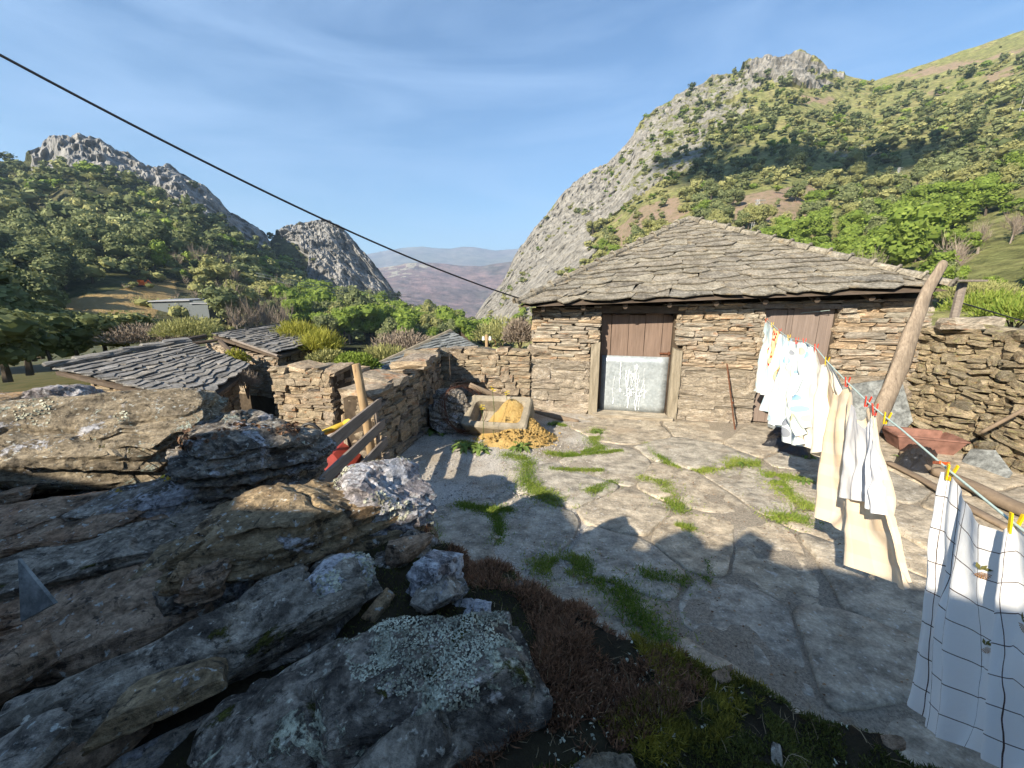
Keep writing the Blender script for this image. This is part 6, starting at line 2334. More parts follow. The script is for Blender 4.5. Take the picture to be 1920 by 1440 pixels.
film('crumpled black plastic lying under the dotted sheet', [(1425, 838), (1520, 866), (1530, 815), (1440, 812)], .16, 3)
film('crumpled black plastic between the vest and the red-brown tub', [(1670, 880), (1745, 892), (1760, 850), (1690, 838)], .13, 4)
for (a, b, r, lb, fl) in ((gp(1668, 858, .12), gp(1900, 985, .10), .055, 'long grey plank lying by the right-hand wall', .4), (gp(1760, 868, .20), gp(1960, 960, .16), .085, 'thick weathered log lying beside the propped slate slab', .7), (gp(1690, 846, .08), gp(1790, 905, .06), .03, 'thin branch lying between vest and tub', 1.0)):
    pts = spline([a, Vector(lerp(a, b, .35)) + Vector((.03, .02, .01)), Vector(lerp(a, b, .7)) + Vector((-.02, 0, .0)), b], 5)
    pts = [Vector((p.x, p.y, r * fl + .03)) for p in pts]
    knotty('plank' if fl < .5 else 'log', pts, [r] * len(pts), 'plank_wood', lb, 'timber', 10, fl, 5)
d1_ = ray(1838, 812); d2_ = ray(1925, 765)
knotty('stick', spline([(6.1, d1_[1] * 6.1 / d1_[0], CAM_Z + d1_[2] * 6.1 / d1_[0]), (6.25, d2_[1] * 6.25 / d2_[0], CAM_Z + d2_[2] * 6.25 / d2_[0])], 6), [.022] * 7, 'plank_wood', 'crooked stick leaning across the right-hand wall', 'stick', 7, 1, 8)
# post and bracket behind the wall corner
pb = Vector(aty(1788, 600, 6.6))
pst = thing('corner_post', (pb.x, pb.y, 0), 'short post with a board behind the barn corner and wall', 'post')
mb = MB(); mb.tube([(pb.x, pb.y, 0), (pb.x, pb.y, pb.z + .62)], .06, 7); mb.obj('pole', M['grey_wood'], pst)
mb = MB(); mb.box((pb.x - .1, pb.y - .1, pb.z + .64), (.62, .14, .03)); mb.obj('board', M['grey_wood'], pst)
mb = MB(); mb.tube([(pb.x, pb.y, pb.z + .3), (pb.x + 2.0, pb.y + .3, pb.z - .15), (pb.x + 5, pb.y + 1.5, pb.z + .2)], .012, 5); mb.obj('wire', M['cable'], pst)
put_stone_top = thing('loose_stone', (6.6, 5.65, 1.78), 'large tan stone lying on top of the right-hand wall', 'rock')
put_stone(put_stone_top, 'house_stone', (6.62, 5.62, 1.86), (.62, .36, .17), -.2, random.Random(5), .05, 'stone')
# rosette of dock by the line
# ------------------------------------------------------------------ gate
gate = thing('board_gate', (-1.78, 4.5, 0), 'grey wooden gate of four boards hung on a round post', 'gate')
mb = MB(); mb.tube([(-1.74, 4.52, -.2), (-1.80, 4.55, .7), (-1.87, 4.55, 1.43), (-1.872, 4.55, 1.44)], [.056, .054, .05, .04], 12)
mb.obj('post', M['post_wood'], gate, True)
for k, z in enumerate((.90, .63, .385, .17)):
    y0, y1 = (2.75, 4.72) if k == 0 else (2.9, 4.76 + .02 * k)
    mb = MB()
    mb.box((-1.675 + .008 * k, (y0 + y1) / 2, z), (.026, y1 - y0, .135 if k == 0 else .12), Matrix.Rotation(-.012 * k + .01, 3, 'X'))
    mb.obj('board', M['grey_wood'], gate)
for y in (4.62, 2.95):
    mb = MB(); mb.box((-1.705, y, .52), (.03, .07, .86)); mb.obj('brace', M['grey_wood'], gate)

# ------------------------------------------------------------------ red machine with yellow drive shaft
mc = Vector((-2.6, 4.75, -.18))
mach = thing('mower', tuple(mc), 'red mowing implement with yellow drive shaft behind the gate', 'machine')
mb = MB()
mb.poly([mc + Vector(v) for v in ((-.55, -.35, .12), (.55, -.35, .12), (.55, .35, .12), (-.55, .35, .12), (-.60, -.40, .34), (.60, -.40, .30), (.60, .40, .42), (-.60, .40, .40), (-.3, -.2, .50), (.34, -.2, .46), (.34, .2, .52), (-.3, .2, .52))],
        [(3, 2, 1, 0), (0, 1, 5, 4), (1, 2, 6, 5), (2, 3, 7, 6), (3, 0, 4, 7), (4, 5, 9, 8), (5, 6, 10, 9), (6, 7, 11, 10), (7, 4, 8, 11), (8, 9, 10, 11)])
mb.obj('deck', M['red_paint'], mach)
mb = MB(); mb.tube([mc + Vector((-.28, -.1, .50)), mc + Vector((.22, .05, .70)), mc + Vector((.40, .10, .77))], [.045, .042, .042], 10); sh2 = mb.obj('drive_shaft', M['dull_yellow'], mach, True)
mb = MB(); mb.tube([mc + Vector((.38, .095, .76)), mc + Vector((.46, .12, .795)), mc + Vector((.56, .15, .83))], [.05, .085, .075], 12); mb.obj('shaft_bell', M['dull_yellow'], mach, True)
mb = MB(); mb.tube([mc + Vector((-.30, -.11, .49)), mc + Vector((-.22, -.085, .525))], [.085, .075], 12); mb.obj('shaft_collar', M['black_rubber'], mach, True)
arc = [mc + Vector((-.05 + .18 * math.cos(a) + .12, -.18, .52 + .34 * math.sin(a))) for a in [math.pi * k / 10 for k in range(11)]]
mb = MB(); mb.tube(arc, .022, 7); mb.obj('guard_hoop', M['black_rubber'], mach, True)
mb = MB(); mb.box(mc + Vector((-.35, -.1, .52)), (.12, .2, .14)); mb.obj('gearbox', M['red_paint'], mach)
for k in range(14):
    p = mc + Vector((-.62 + .045 * k, -.30 + .015 * k, .40 + .018 * k + .03 * math.sin(k)))
    ring = [p + Vector((.03 * math.cos(a), (.014 * math.sin(a)) * (1 if k % 2 else .2), (.014 * math.sin(a)) * (.2 if k % 2 else 1))) for a in [2 * math.pi * q / 8 for q in range(9)]]
    mb = MB(); mb.tube(ring, .006, 5, False); mb.obj('chain_link', M['chain_steel'], mach)

# ------------------------------------------------------------------ stone trough, sand, boulder with wire, plank
tc_ = Vector((-.22, 6.12, .28))
tr = thing('stone_trough', (tc_.x, tc_.y, 0), 'tipped granite trough spilling ochre sand beside the barn', 'trough')
Mtr = Matrix.Rotation(-.28, 3, 'Z') @ Matrix.Rotation(.62, 3, 'X') @ Matrix.Rotation(-.04, 3, 'Y')


def rr_ring(w, d, z, rr, jit=0, seed=1):
    rg_ = random.Random(seed)
    out = []
    for cx, cy, a0 in ((1, 1, 0), (-1, 1, 90), (-1, -1, 180), (1, -1, 270)):
        for s in range(4):
            a = math.radians(a0 + s * 30)
            out.append(Vector((cx * (w - rr) + rr * math.cos(a) + rg_.uniform(-jit, jit), cy * (d - rr) + rr * math.sin(a) + rg_.uniform(-jit, jit), z + rg_.uniform(-jit, jit))))
    return out


TS = .86
rings = [rr_ring(.52, .30, -.22, .08, .01, 1), rr_ring(.62, .37, -.18, .1, .012, 2), rr_ring(.65, .39, .16, .10, .012, 3), rr_ring(.62, .37, .20, .09, .01, 4), rr_ring(.53, .28, .20, .10, .008, 5), rr_ring(.50, .25, .17, .1, .006, 6), rr_ring(.46, .21, -.10, .1, .006, 7)]
V = [tc_ + Mtr @ (p * TS) for r in rings for p in r]
m = 16
F = [(l * m + k, l * m + (k + 1) % m, (l + 1) * m + (k + 1) % m, (l + 1) * m + k) for l in range(len(rings) - 1) for k in range(m)]
F += [tuple(range(m))[::-1], tuple(range((len(rings) - 1) * m, len(rings) * m))]
mb = MB(); mb.poly(V, F); mb.obj('basin', M['granite'], tr, False)
# sand heap: slides out of the trough to the front right
_V, _F = grid_sheet(-1.0, 1.2, 5.1, 6.7, .03, lambda X, Y: np.maximum.reduce([
    .60 * np.exp(-(((X + .0) / .40) ** 2 + ((Y - 6.12) / .28) ** 2)) * 1.05,
    .40 * np.exp(-(((X - .20) / .36) ** 2 + ((Y - 5.90) / .26) ** 2)),
    .22 * np.exp(-(((X - .08) / .46) ** 2 + ((Y - 5.68) / .22) ** 2)) + 0 * X]) - .045 + fbm(np.stack([X, Y, X * 0], -1) * 9, 5, 5, .65) * .055)
_k = _V[_F][:, :, 2].max(1) > 0
tag(link('sand', mesh_np('sand', _V, _F[_k], True), M['sand']), 'heap of ochre sand spilling from the trough', 'sand', kind='stuff')
_g2 = np.random.default_rng(8)
_xy = np.stack([_g2.normal(.12, .26, 700), _g2.normal(5.78, .15, 700)], -1)
_IV, _IF = ICO[0]
_sz = _g2.uniform(.006, .03, (700, 1, 1)) * _g2.uniform(.4, 1, (700, 1, 1))
_zz = np.maximum(.40 * np.exp(-(((_xy[:, 0] - .20) / .36) ** 2 + ((_xy[:, 1] - 5.90) / .26) ** 2)), .26 * np.exp(-(((_xy[:, 0] - .08) / .52) ** 2 + ((_xy[:, 1] - 5.64) / .26) ** 2))) - .03
_W = _IV[None] * _sz * _g2.uniform(.6, 1.3, (700, 12, 1)) + np.concatenate([_xy, np.maximum(_zz, .01)[:, None]], 1)[:, None]
tag(link('sand_lumps', mesh_np('sand_lumps', _W.reshape(-1, 3), (_IF[None] + np.arange(700)[:, None, None] * 12).reshape(-1, 3), False), M['sand']), 'clods of ochre sand scattered round the heap', 'sand', kind='stuff')
bo = boulder('boulder', (-1.02, 6.30, .33), (.72, .62, .72), .3, .2, .1, 'boulder_grey', 61, 'round grey boulder wound with rusty wire beside the trough', sq=.15, rough=.10, group='stones by the trough')
rg = random.Random(6)
coil = thing('wire_coil', (-.85, 6.25, .4), 'coil of rusty wire slung over the round boulder', 'wire')
for k in range(9):
    cx = Vector((-.80, 6.15, .42)) + Vector((rg.uniform(-.05, .05), rg.uniform(-.05, .05), rg.uniform(-.04, .04)))
    ax = Vector((.62 + rg.uniform(-.15, .15), -.62, .35 + rg.uniform(-.2, .2))).normalized()
    a = ax.cross(Vector((0, 0, 1))).normalized(); b = a.cross(ax)
    r1, r2 = rg.uniform(.36, .44), rg.uniform(.36, .44)
    mb = MB(); mb.tube([cx + a * math.cos(t_) * r1 + b * math.sin(t_) * r2 for t_ in [2 * math.pi * q / 28 for q in range(29)]], .0035, 4, False)
    mb.obj('wire_loop', M['rust_wire'], coil)
pl0, pl1 = Vector(gp(915, 742, .62)), Vector(gp(1085, 792, .05))
knotty('plank', spline([aty(880, 722, 6.6), aty(960, 755, 6.75), aty(1030, 778, 6.8), aty(1085, 792, 6.7)], 4), [.05] * 13, 'plank_wood', 'crooked plank sloping from the trough to the barn foot', 'timber', 8, .5, 9)
for i, (px, py) in enumerate(((912, 752), (930, 745))):
    pass

# ------------------------------------------------------------------ overhead cable and wires
def cable(name, label, pts, r, mat='cable'):
    mb = MB(); mb.tube(pts, r, 6)
    return tag(mb.obj(name, M[mat], None, True), label, 'cable')


E0, E1 = Vector(aty(-90, 60, 3.4)), Vector(hw(-.15, -.30, 2.2))
E0 = Vector(aty(0, 103, 3.8))
dirc = (E1 - E0)
pts = []
for k in range(-8, 25):
    t_ = k / 24
    p = E0 + dirc * t_
    p.z -= .30 * 4 * t_ * (1 - t_) * (1 if 0 <= t_ <= 1 else .4) * .55
    pts.append(p)
cable('overhead_cable', 'thick black cable running down to the barn corner', pts, .0125)
mb = MB(); mb.tube([hw(-.17, -.28, 2.10), hw(-.17, -.28, 2.16)], [.03, .022], 8)
o = mb.obj('insulator', M['ceramic']); tag(o, 'small white insulator at the left corner of the barn eave', 'insulator')
for j, (a, b) in enumerate((((480, 512), (770, 552)), ((480, 517), (770, 557)), ((520, 528), (790, 566)))):
    A_, B2 = Vector(aty(*a, 120)), Vector(aty(*b, 190))
    cable('power_line', ('upper', 'middle', 'lowest')[j] + ' of three thin power lines across the left valley', [A_.lerp(B2, k / 12) - Vector((0, 0, 5 * (k / 12) * (1 - k / 12))) for k in range(13)], .06, 'pylon_steel')


def pylon(px, pyb, pyt, y, label):
    y = hill_at(hill_right, px, pyb)[1]
    b, tp = Vector(aty(px, pyb, y)), Vector(aty(px, pyt, y))
    H = tp.z - b.z
    p = thing('pylon', tuple(b), label, 'pylon', 'lattice pylons on the right slope')
    w0, w1 = H * .075, H * .035
    cs = lambda f: [b + Vector((sx * (w0 + (w1 - w0) * f), sy * (w0 + (w1 - w0) * f), H * f)) for sx, sy in ((-1, -1), (1, -1), (1, 1), (-1, 1))]
    r = H * .008
    for k in range(4):
        mb = MB(); mb.tube([cs(-.05)[k], cs(1)[k]], r, 4); mb.obj('leg', M['pylon_steel'], p)
    for lv in range(9):
        lo, hi = cs(lv / 9), cs((lv + 1) / 9)
        for k in range(4):
            mb = MB(); mb.tube([lo[k], hi[(k + 1) % 4]], r * .7, 4); mb.obj('brace', M['pylon_steel'], p)
    for f, L in ((.97, .26), (.86, .2)):
        c = b + Vector((0, 0, H * f))
        mb = MB(); mb.tube([c + Vector((-H * L * .4, 0, 0)), c + Vector((H * L, 0, H * .01))], r * 1.3, 4); mb.obj('cross_arm', M['pylon_steel'], p)


pylon(1414, 432, 374, 170, 'lattice pylon standing just behind the slate roof')
pylon(1680, 345, 314, 260, 'small lattice pylon in the dark cloud shadow on the slope')
pylon(1916, 215, 165, 330, 'lattice pylon at the right edge of the mountain slope')

# grey shed and red digger in the field across the valley
def field_y(px, py):
    d = Vector(ray(px, py))
    return d


_f = hill_at(hill_left, 340, 590)
sa, sb = Vector(aty(288, 590, _f[1])), Vector(aty(392, 588, _f[1] - 1))
fs = thing('field_shed', tuple(sa.lerp(sb, .5)), 'flat-roofed grey metal shed in the tan field across the valley', 'shed')
h_ = abs(Vector(aty(288, 566, _f[1])).z - sa.z)
dxs = (sb - sa)
mb = MB()
back_ = Vector((0, 7, 0))
lo_ = Vector((0, 0, -2))
mb.poly([sa + lo_, sb + lo_, sb + back_ + lo_, sa + back_ + lo_, sa + Vector((0, 0, h_)), sb + Vector((0, 0, h_)), sb + back_ + Vector((0, 0, h_)), sa + back_ + Vector((0, 0, h_))], [(0, 1, 5, 4), (1, 2, 6, 5), (2, 3, 7, 6), (3, 0, 4, 7)])
mb.obj('wall', M['shed_wall'], fs)
mb = MB()
mb.poly([sa + Vector((-.4, -.5, h_ + .0)), sa.lerp(sb, .72) + Vector((0, -.5, h_ + .05)), sa.lerp(sb, .72) + back_ + Vector((0, .4, h_ + .5)), sa + back_ + Vector((-.4, .4, h_ + .5))] + [sa + Vector((-.4, -.5, h_ + .25)), sa.lerp(sb, .72) + Vector((0, -.5, h_ + .3)), sa.lerp(sb, .72) + back_ + Vector((0, .4, h_ + .75)), sa + back_ + Vector((-.4, .4, h_ + .75))], [(0, 1, 5, 4), (1, 2, 6, 5), (2, 3, 7, 6), (3, 0, 4, 7), (4, 5, 6, 7)])
mb.obj('roof', M['shed_roof'], fs)
mb = MB(); mb.box(sa.lerp(sb, .86) + Vector((0, 3, h_ * .8)), (dxs.length * .3, 6.6, .2)); mb.obj('canopy', M['shed_roof'], fs)
dgp = Vector(hill_at(hill_left, 268, 538))
dg = thing('digger', tuple(dgp), 'small red-orange digger standing at the top of the tan field', 'digger')
mb = MB(); mb.box(dgp + Vector((0, 0, .9)), (2.2, 1.4, .9)); mb.box(dgp + Vector((-.4, 0, 1.6)), (.9, 1.2, .8)); mb.obj('body', M['orange_plastic'], dg)
mb = MB(); mb.box(dgp + Vector((0, 0, .25)), (2.4, 1.6, .5)); mb.obj('tracks', M['black_rubber'], dg)
mb = MB(); mb.tube([dgp + Vector((.9, 0, 1.1)), dgp + Vector((1.9, 0, 2.0)), dgp + Vector((2.8, 0, .9))], .16, 5); mb.obj('arm', M['orange_plastic'], dg)

# ------------------------------------------------------------------ grass, weeds, litter
g = np.random.default_rng(5)


def along(pts, wid, dens):
    """Scatter ground points along photograph polylines."""
    out = []
    for (a, b) in zip(pts[:-1], pts[1:]):
        A_, B2 = np.array(gp(*a)[:2]), np.array(gp(*b)[:2])
        L = np.linalg.norm(B2 - A_)
        n = max(3, int(L * wid * dens))
        t_ = g.uniform(size=(n, 1))
        out.append(A_ + (B2 - A_) * t_ + g.normal(size=(n, 2)) * wid * .42)
    return np.concatenate(out)


GR = [([(1120, 806), (1112, 826), (1128, 842)], .13), ([(1128, 842), (1060, 856), (1025, 850)], .09), ([(1060, 858), (1165, 846)], .05), ([(945, 854), (985, 862)], .13), ([(990, 868), (985, 905), (1010, 925), (1052, 948)], .15), ([(1030, 883), (1130, 884)], .05), ([(1105, 925), (1148, 905)], .09),
      ([(1215, 832), (1222, 850), (1255, 872), (1272, 880)], .07), ([(1205, 900), (1240, 905), (1262, 945), (1275, 960)], .12), ([(1305, 886), (1350, 876), (1390, 866)], .10), ([(1370, 868), (1425, 872)], .12),
      ([(1445, 890), (1475, 925), (1510, 950), (1545, 965)], .14), ([(1445, 972), (1510, 978)], .13), ([(1460, 895), (1510, 902)], .10), ([(860, 948), (920, 958), (935, 985), (930, 1020)], .09), ([(925, 958), (960, 958)], .06), ([(765, 1000), (815, 1020)], .12), ([(800, 990), (780, 1035)], .10),
      ([(1000, 1065), (1080, 1060), (1110, 1080), (1165, 1110), (1190, 1150), (1235, 1195), (1250, 1210)], .14), ([(1075, 1035), (1095, 1070)], .10), ([(1210, 1080), (1285, 1090)], .10), ([(1268, 985), (1298, 995)], .06), ([(1318, 1050), (1325, 1090)], .05), ([(1040, 795), (1060, 800)], .06), ([(1500, 855), (1520, 860)], .08), ([(860, 830), (900, 838)], .1), ([(955, 815), (1000, 825)], .1)]
Ps = []
for pts, w in GR:
    Ps.append(along(pts, w, 26000 / max(.6, w * 8)))
P2 = np.concatenate(Ps)
_sp = np.concatenate([along(pts, w * 2.2, 2600) for pts, w in GR])
P2 = np.concatenate([P2, _sp])
k = fbm(np.stack([P2[:, 0], P2[:, 1], P2[:, 0] * 0], -1) * 5, 3, 6) > -.35
P2 = P2[k]
P = np.stack([P2[:, 0], P2[:, 1], np.full(len(P2), .012)], -1)
L = g.uniform(.012, .06, len(P)) * (1 + .7 * fbm(P * 3, 2, 8))
V, F = blades(P, np.tile([0, 0, 1.0], (len(P), 1)), L, g.uniform(.002, .004, len(P)), g, .75, .9)
tn = np.clip(.5 + .5 * fbm(P * 2.4, 3, 4) + g.normal(0, .2, len(P)), 0, 1)
stuff('grass', V, F, np.repeat(tn, 5), 'grass', 'short green grass growing in the joints of the paving', 'grass')
print('grass blades', len(P))
# sparse strays over the whole yard
n = 2600
P = np.stack([g.uniform(-1.6, 6.2, n), g.uniform(1.8, 7.0, n), np.full(n, .01)], -1)
V, F = blades(P, np.tile([0, 0, 1.0], (n, 1)), g.uniform(.02, .09, n), g.uniform(.001, .0022, n), g, 2.6, .6)
stuff('dry_litter', V, F, np.repeat(g.uniform(0, 1, n), 5), 'twig', 'scattered straw and dry stalks on the paving', 'litter')

# dry leaves and crumbs of bark blown over the paving
_c = [gp(1540, 1015)[:2], gp(1600, 1060)[:2], gp(1290, 900)[:2], gp(1180, 1120)[:2], gp(1420, 1140)[:2], gp(1010, 1000)[:2], gp(1350, 960)[:2], gp(1460, 870)[:2], gp(1270, 810)[:2]]
_n = 2400
_pk = g.integers(0, len(_c), _n)
_q = np.array(_c)[_pk] + g.normal(size=(_n, 2)) * np.array([.22, .16, .3, .35, .45, .3, .4, .3, .3])[_pk][:, None]
_far = g.uniform(size=_n) < .35
_q = np.where(_far[:, None], np.stack([g.uniform(-1.3, 6.0, _n), g.uniform(1.6, 7.0, _n)], -1), _q)
_s = g.uniform(.003, .013, (_n, 1)) * g.uniform(.5, 1, (_n, 1))
_a = g.uniform(0, 6.28, (_n, 1))
_Q = np.concatenate([_q, g.uniform(.02, .038, (_n, 1))], 1)
_ring = [_Q + np.concatenate([np.cos(_a + k) * _s * g.uniform(.6, 1.4, (_n, 1)), np.sin(_a + k) * _s * g.uniform(.4, 1, (_n, 1)), g.uniform(-.2, .6, (_n, 1)) * _s], 1) for k in (0, 1.6, 3.1, 4.7)]
_V = np.stack(_ring, 1).reshape(-1, 3)
_ii = np.arange(_n)[:, None] * 4
stuff('dead_leaves', _V, np.concatenate([_ii + np.array([[0, 1, 2]]), _ii + np.array([[0, 2, 3]])], 0), np.repeat(g.uniform(0, 1, _n), 4), 'leaf_litter', 'dry brown leaves and bark crumbs strewn over the paving', 'litter')

# loose grit and pebbles on the left of the yard
IV, IF = ICO[0]
n = 3000
xy = np.stack([g.uniform(-1.6, 1.4, n * 2), g.uniform(2.6, 6.6, n * 2)], -1)
px, py = project(np.concatenate([xy, np.zeros((n * 2, 1))], 1))
k = (fbm(np.concatenate([xy * 1.5, np.zeros((n * 2, 1))], 1), 3, 12) > -.12) & (px < 1130)
xy = xy[k][:n]
n = len(xy)
s = g.uniform(.004, .013, (n, 1, 1))
W = IV[None] * s * g.uniform(.7, 1.3, (n, 12, 1)) * np.array([1, 1, .7]) + np.concatenate([xy, np.full((n, 1), .012)], 1)[:, None]
F = (IF[None] + np.arange(n)[:, None, None] * 12).reshape(-1, 3)
tag(link('gravel', mesh_np('gravel', W.reshape(-1, 3), F, False), M['pebble']), 'pale loose gravel on the left of the yard', 'gravel', kind='stuff')


def rosette(c, n, L, W, label, mat='weed_leaf', lift=.5, seed=1, group='weeds in the yard'):
    """A weed of broad arching leaves, each its own part."""
    rng = random.Random(seed)
    e = thing('weed', c, label, 'plant', group)
    for k in range(n):
        a = 2 * math.pi * k / n + rng.uniform(-.3, .3)
        l = L * rng.uniform(.65, 1.15)
        w = W * rng.uniform(.7, 1.1)
        el = lift * rng.uniform(.5, 1.4)
        V = []
        for i in range(6):
            t_ = i / 5
            rr = l * t_
            z = l * (el * t_ - (.35 + el * .7) * t_ * t_)
            ww = w * math.sin(math.pi * min(.97, t_ * .93 + .05)) ** .8
            cx, cy = c[0] + math.cos(a) * rr, c[1] + math.sin(a) * rr
            zz = max(.005, c[2] + z + .01)
            for s_ in (-1, 0, 1):
                V.append((cx - math.sin(a) * ww * s_, cy + math.cos(a) * ww * s_, zz + (.25 * ww if s_ else 0)))
        F = []
        for i in range(5):
            for s_ in range(2):
                F.append((i * 3 + s_, i * 3 + s_ + 1, (i + 1) * 3 + s_ + 1, (i + 1) * 3 + s_))
        me = mesh_py('leaf', V, F, True)
        at = me.attributes.new('tint', 'FLOAT', 'POINT')
        at.data.foreach_set('value', [rng.uniform(.3, .8)] * len(V))
        link('leaf', me, M[mat], e)
    return e


for i, (px, py, n, L, W, lb) in enumerate(((818, 812, 7, .22, .065, 'broad-leaved weed in the shade left of the trough'), (840, 806, 9, .26, .07, 'sunlit broad-leaved weed at the foot of the round boulder'), (872, 842, 16, .22, .035, 'bushy weed in front of the trough, left clump'), (900, 846, 14, .20, .03, 'bushy weed in front of the trough, middle clump'), (975, 842, 18, .22, .03, 'bushy weed in front of the sand heap'), (1035, 796, 10, .14, .025, 'small weed by the plank foot'), (1395, 872, 14, .14, .018, 'grassy weed on the paving below the iron rod'), (1505, 905, 14, .16, .02, 'grassy weed left of the peach sheet'), (1515, 858, 10, .14, .02, 'pale weed below the dotted sheet'), (1222, 836, 8, .08, .015, 'tiny weed in the paving below the tin door'), (1120, 812, 12, .13, .018, 'weed tuft on the paving left of the tin door'), (1690, 862, 8, .12, .02, 'weed tuft beside the red-brown tub'))):
    p = gp(px, py)
    rosette((p[0], p[1], .0), n, L, W, lb, seed=i, lift=.9 if W < .04 else .7)
# yellow flowers on tall stalks
for i, (px, py, h, lb) in enumerate(((905, 838, .62, 'yellow-flowered stalk in front of the sand'), (925, 825, .85, 'yellow-flowered stalk over the trough rim'), (950, 812, .72, 'yellow-flowered stalk at the right end of the trough'))):
    p = gp(px, py)
    f = thing('wildflower', (p[0], p[1], 0), lb, 'flower', 'yellow wildflowers by the trough')
    mb = MB(); mb.tube([(p[0], p[1], 0), (p[0] + .02, p[1], h * .6), (p[0] - .01, p[1] + .02, h)], .004, 4)
    me = mb.obj('stem', M['weed_leaf'], f)
    for q in range(7):
        c = Vector((p[0] + g.uniform(-.035, .035), p[1] + g.uniform(-.03, .03), h + g.uniform(-.06, .03)))
        mb = MB()
        for a in range(4):
            an = a * 1.57 + q
            mb.poly([c, c + Vector((.018 * math.cos(an - .5), .018 * math.sin(an - .5), .006)), c + Vector((.026 * math.cos(an), .026 * math.sin(an), .008)), c + Vector((.018 * math.cos(an + .5), .018 * math.sin(an + .5), .006))], [(0, 1, 2, 3)])
        mb.obj('blossom', M['petal'], f)
p = gp(850, 800)
mb = MB(); mb.tube([(p[0], p[1], 0), (p[0] - .02, p[1], .7), (p[0] - .03, p[1] + .02, 1.35)], [.006, .005, .003], 5)
tag(mb.obj('dry_stalk', M['twig']), 'tall thin dry stalk in front of the wire coil', 'stalk')

# broom and bushes by the low sheds
def bushy(label, c, r, h, n, mat, seed, cat='bush', L=(.12, .3), name='bush', W=.006, group=None):
    rng = np.random.default_rng(seed)
    D = rng.normal(size=(n, 3)); D /= np.linalg.norm(D, axis=1, keepdims=True)
    D[:, 2] = np.abs(D[:, 2])
    P = np.array(c) + D * np.array([r, r, h]) * rng.uniform(.35, 1, (n, 1)) * (1 + .3 * fbm(D * 2.2 + seed, 3, seed))[:, None]
    V, F = blades(P, D * np.array([.6, .6, 1.0]) + np.array([0, 0, .4]), rng.uniform(*L, n), np.full(n, W), rng, .35, .3)
    o = link('foliage', mesh_np('foliage', V, F, False, attrs={'tint': np.repeat(np.clip(rng.normal(.55, .22, n), 0, 1), 5)}), M[mat])
    e = thing(name, c, label, cat, group)
    o.parent = e
    o.matrix_parent_inverse = T((-c[0], -c[1], -c[2]))
    mb = MB()
    for k in range(6):
        a = k * 1.05
        mb.tube([(c[0], c[1], c[2] - .3), (c[0] + r * .3 * math.cos(a), c[1] + r * .3 * math.sin(a), c[2] + h * .5)], [.02, .008], 4)
    mb.obj('stem', M['bark'], e)


def bpix(px, py, y):
    return aty(px, py, y)


# tall dark trees close by on the left, below the house
for i, (px, y, h, kd) in enumerate(((-60, 36, 10.5, 'oak'), (15, 40, 9, 'oak'), (75, 44, 6.5, 'oak'), (120, 47, 4.2, 'oak'), (185, 50, 3.0, 'olive'), (240, 52, 3.6, 'bush'), (-20, 28, 6.0, 'oak'), (60, 30, 4.5, 'bush'), (320, 50, 3.8, 'bare'), (370, 46, 3.6, 'bare'), (420, 52, 3.6, 'olive'), (470, 46, 3.0, 'bare'))):
    if i in (3, 4, 5):
        continue
    _ord = sorted((-60, 15, 75, -20, 60, 320, 370, 420, 470)).index(px)
    c = aty(px, 660, y)
    put_tree(kd, (c[0], c[1], c[2] - .6), h, KW[kd] + ' close by behind the left slate sheds, ' + ('first', 'second', 'third', 'fourth', 'fifth', 'sixth', 'seventh', 'eighth', 'ninth')[_ord] + ' from the left', 'near trees below the left sheds', g, 1.25)


bushy('yellow broom sprays on the far shed roof edge', bpix(560, 640, 12.2), .75, .55, 2600, 'broom', 3, W=.009)
bushy('yellow-green broom right of the half-fallen shed', bpix(600, 655, 11.2), .65, .5, 2200, 'broom', 4, W=.009)
bushy('bright green leafy bush behind the lane wall', bpix(665, 690, 10.2), .62, .42, 3800, 'spring_leaf', 5, L=(.05, .12), W=.02)
bushy('dark green bush between broom and lane wall', bpix(615, 682, 10.4), .55, .4, 2600, 'olive_leaf', 6, L=(.05, .12), W=.02)
bushy('small leafy bush in the gable gap of the fallen shed', bpix(445, 680, 9.6), .28, .32, 900, 'broom', 7, L=(.05, .1), W=.014)
bushy('dry tangled creeper on the shed wall', bpix(462, 722, 8.0), .22, .22, 900, 'twig', 8, L=(.08, .2), W=.004)
# unseen trees added behind the viewer to shade the scrub on the left
for i, (x, y, h) in enumerate(((-32, -6, 18), (-39, -1, 19), (-36, -12, 18), (-45, 2, 18))):
    put_tree('oak', (x, y, -4), h, 'unseen evergreen tree added behind the viewer to shade the left scrub', 'unseen trees added for shade behind the viewer', g, .9)
for i, (px, py, y, h, kd, lb) in enumerate(((-25, 735, 11, 2.6, 'oak', 'dark bush at the very left edge of the valley side'), (15, 712, 13, 2.8, 'oak', 'dark bush at the left edge behind the pale boulder'), (55, 700, 15, 2.6, 'oak', 'dark bush left of the slate shed ridge'), (100, 690, 17, 2.6, 'oak', 'dark bush just above the left end of the slate shed'), (150, 680, 18, 2.5, 'oak', 'dark bush above the ridge of the near slate shed'), (200, 672, 19, 2.4, 'olive', 'olive bush above the middle of the near slate shed'), (245, 664, 20, 2.3, 'oak', 'dull bush above the right part of the near slate shed'))):
    c = aty(px, py, y)
    put_tree(kd, c, h, lb, 'bushes above the near slate shed', g, 1.3)
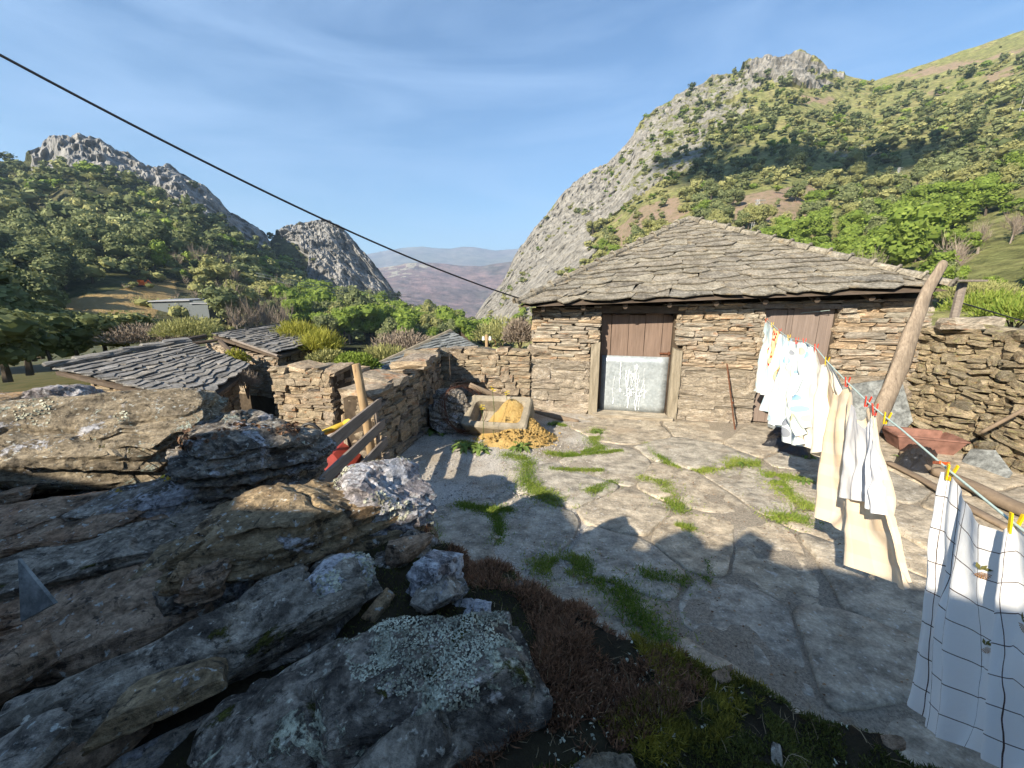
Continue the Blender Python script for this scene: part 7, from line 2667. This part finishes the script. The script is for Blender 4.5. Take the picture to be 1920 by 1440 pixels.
for i, (px, py, y, r, h, mat, lb) in enumerate(((270, 640, 19, 1.6, .8, 'twig', 'dry brown brush above the near slate shed'), (350, 628, 18, 1.4, .8, 'olive_leaf', 'olive brush above the fallen rafters'), (760, 655, 17, 1.5, .8, 'twig', 'dry brush behind the blue-grey slate roof'), (720, 680, 14, 1.1, .6, 'olive_leaf', 'low olive scrub beside the blue-grey slate roof'))):
    bushy(lb, bpix(px, py, y), r, h, 3200, mat, 40 + i, L=(.08, .22), W=.016)
# scrub right behind the house and wall on the right
rgb = np.random.default_rng(77)
for i, (px, py, y, r, h, mat, lb) in enumerate(((1860, 585, 9.5, .9, .5, 'grass', 'bright green low scrub just behind the right-hand wall'), (1905, 600, 8.5, .7, .4, 'grass', 'green scrub at the right edge behind the wall'), (1830, 560, 14, 1.0, .6, 'olive_leaf', 'olive scrub behind the corner post'), (975, 640, 12.5, .6, .7, 'twig', 'pale bare thicket left of the barn corner'), (940, 640, 16, 1.2, 1.0, 'olive_leaf', 'olive thicket beyond the yard wall'))):
    c = bpix(px, py, y)
    bushy(lb, c, r, h, 3000, mat, 20 + i, L=(.06, .2), W=.012)

# ------------------------------------------------------------------ a cloud behind the viewer: its shadow lies on the right mountain
cpt = np.array(hill_at(hill_right, 1600, 320))
kz = (1100 - cpt[2])
cc0 = Vector((cpt[0] - math.tan(math.pi / 2 - SUN_EL) * math.sin(SUN_AZ) * kz, cpt[1] - math.tan(math.pi / 2 - SUN_EL) * math.cos(SUN_AZ) * kz, 1100))
IV2, IF2 = ICO[2]
Vc, Fc, nvc = [], [], 0
rc = np.random.default_rng(3)
for k in range(12):
    off = np.array([rc.normal(0, 42), rc.normal(0, 30), rc.uniform(0, 25)])
    r_ = rc.uniform(18, 34)
    W = IV2 * (1 + .2 * fbm(IV2 * 2 + k, 3, k))[:, None] * np.array([1.3, 1.0, .6]) * r_ + off + np.array(cc0)
    Vc.append(W); Fc.append(IF2 + nvc); nvc += len(W)
cloud = link('cloud', mesh_np('cloud', np.concatenate(Vc), np.concatenate(Fc), True), m_plain('cloud', (.85, .85, .87), 1, 0, .03, .01))
tag(cloud, 'small cloud high behind the viewer whose shadow darkens the right mountain', 'cloud')

# ------------------------------------------------------------------ air
_hz = MB()
_hz.box((0, 0, 340), (22000, 22000, 940))
hz = _hz.obj('haze', None) if False else link('haze', mesh_py('haze', _hz.v, _hz.f))
hm = bpy.data.materials.new('haze')
hm.use_nodes = True
hm.node_tree.nodes.remove(hm.node_tree.nodes['Principled BSDF'])
pv = hm.node_tree.nodes.new('ShaderNodeVolumePrincipled')
pv.inputs['Color'].default_value = (.52, .73, 1.0, 1)
pv.inputs['Density'].default_value = 0.00018
pv.inputs['Anisotropy'].default_value = 0.1
hm.node_tree.links.new(pv.outputs[0], hm.node_tree.nodes['Material Output'].inputs['Volume'])
hz.data.materials.append(hm)
tag(hz, 'thin blue haze filling the valley air', 'haze', kind='stuff')
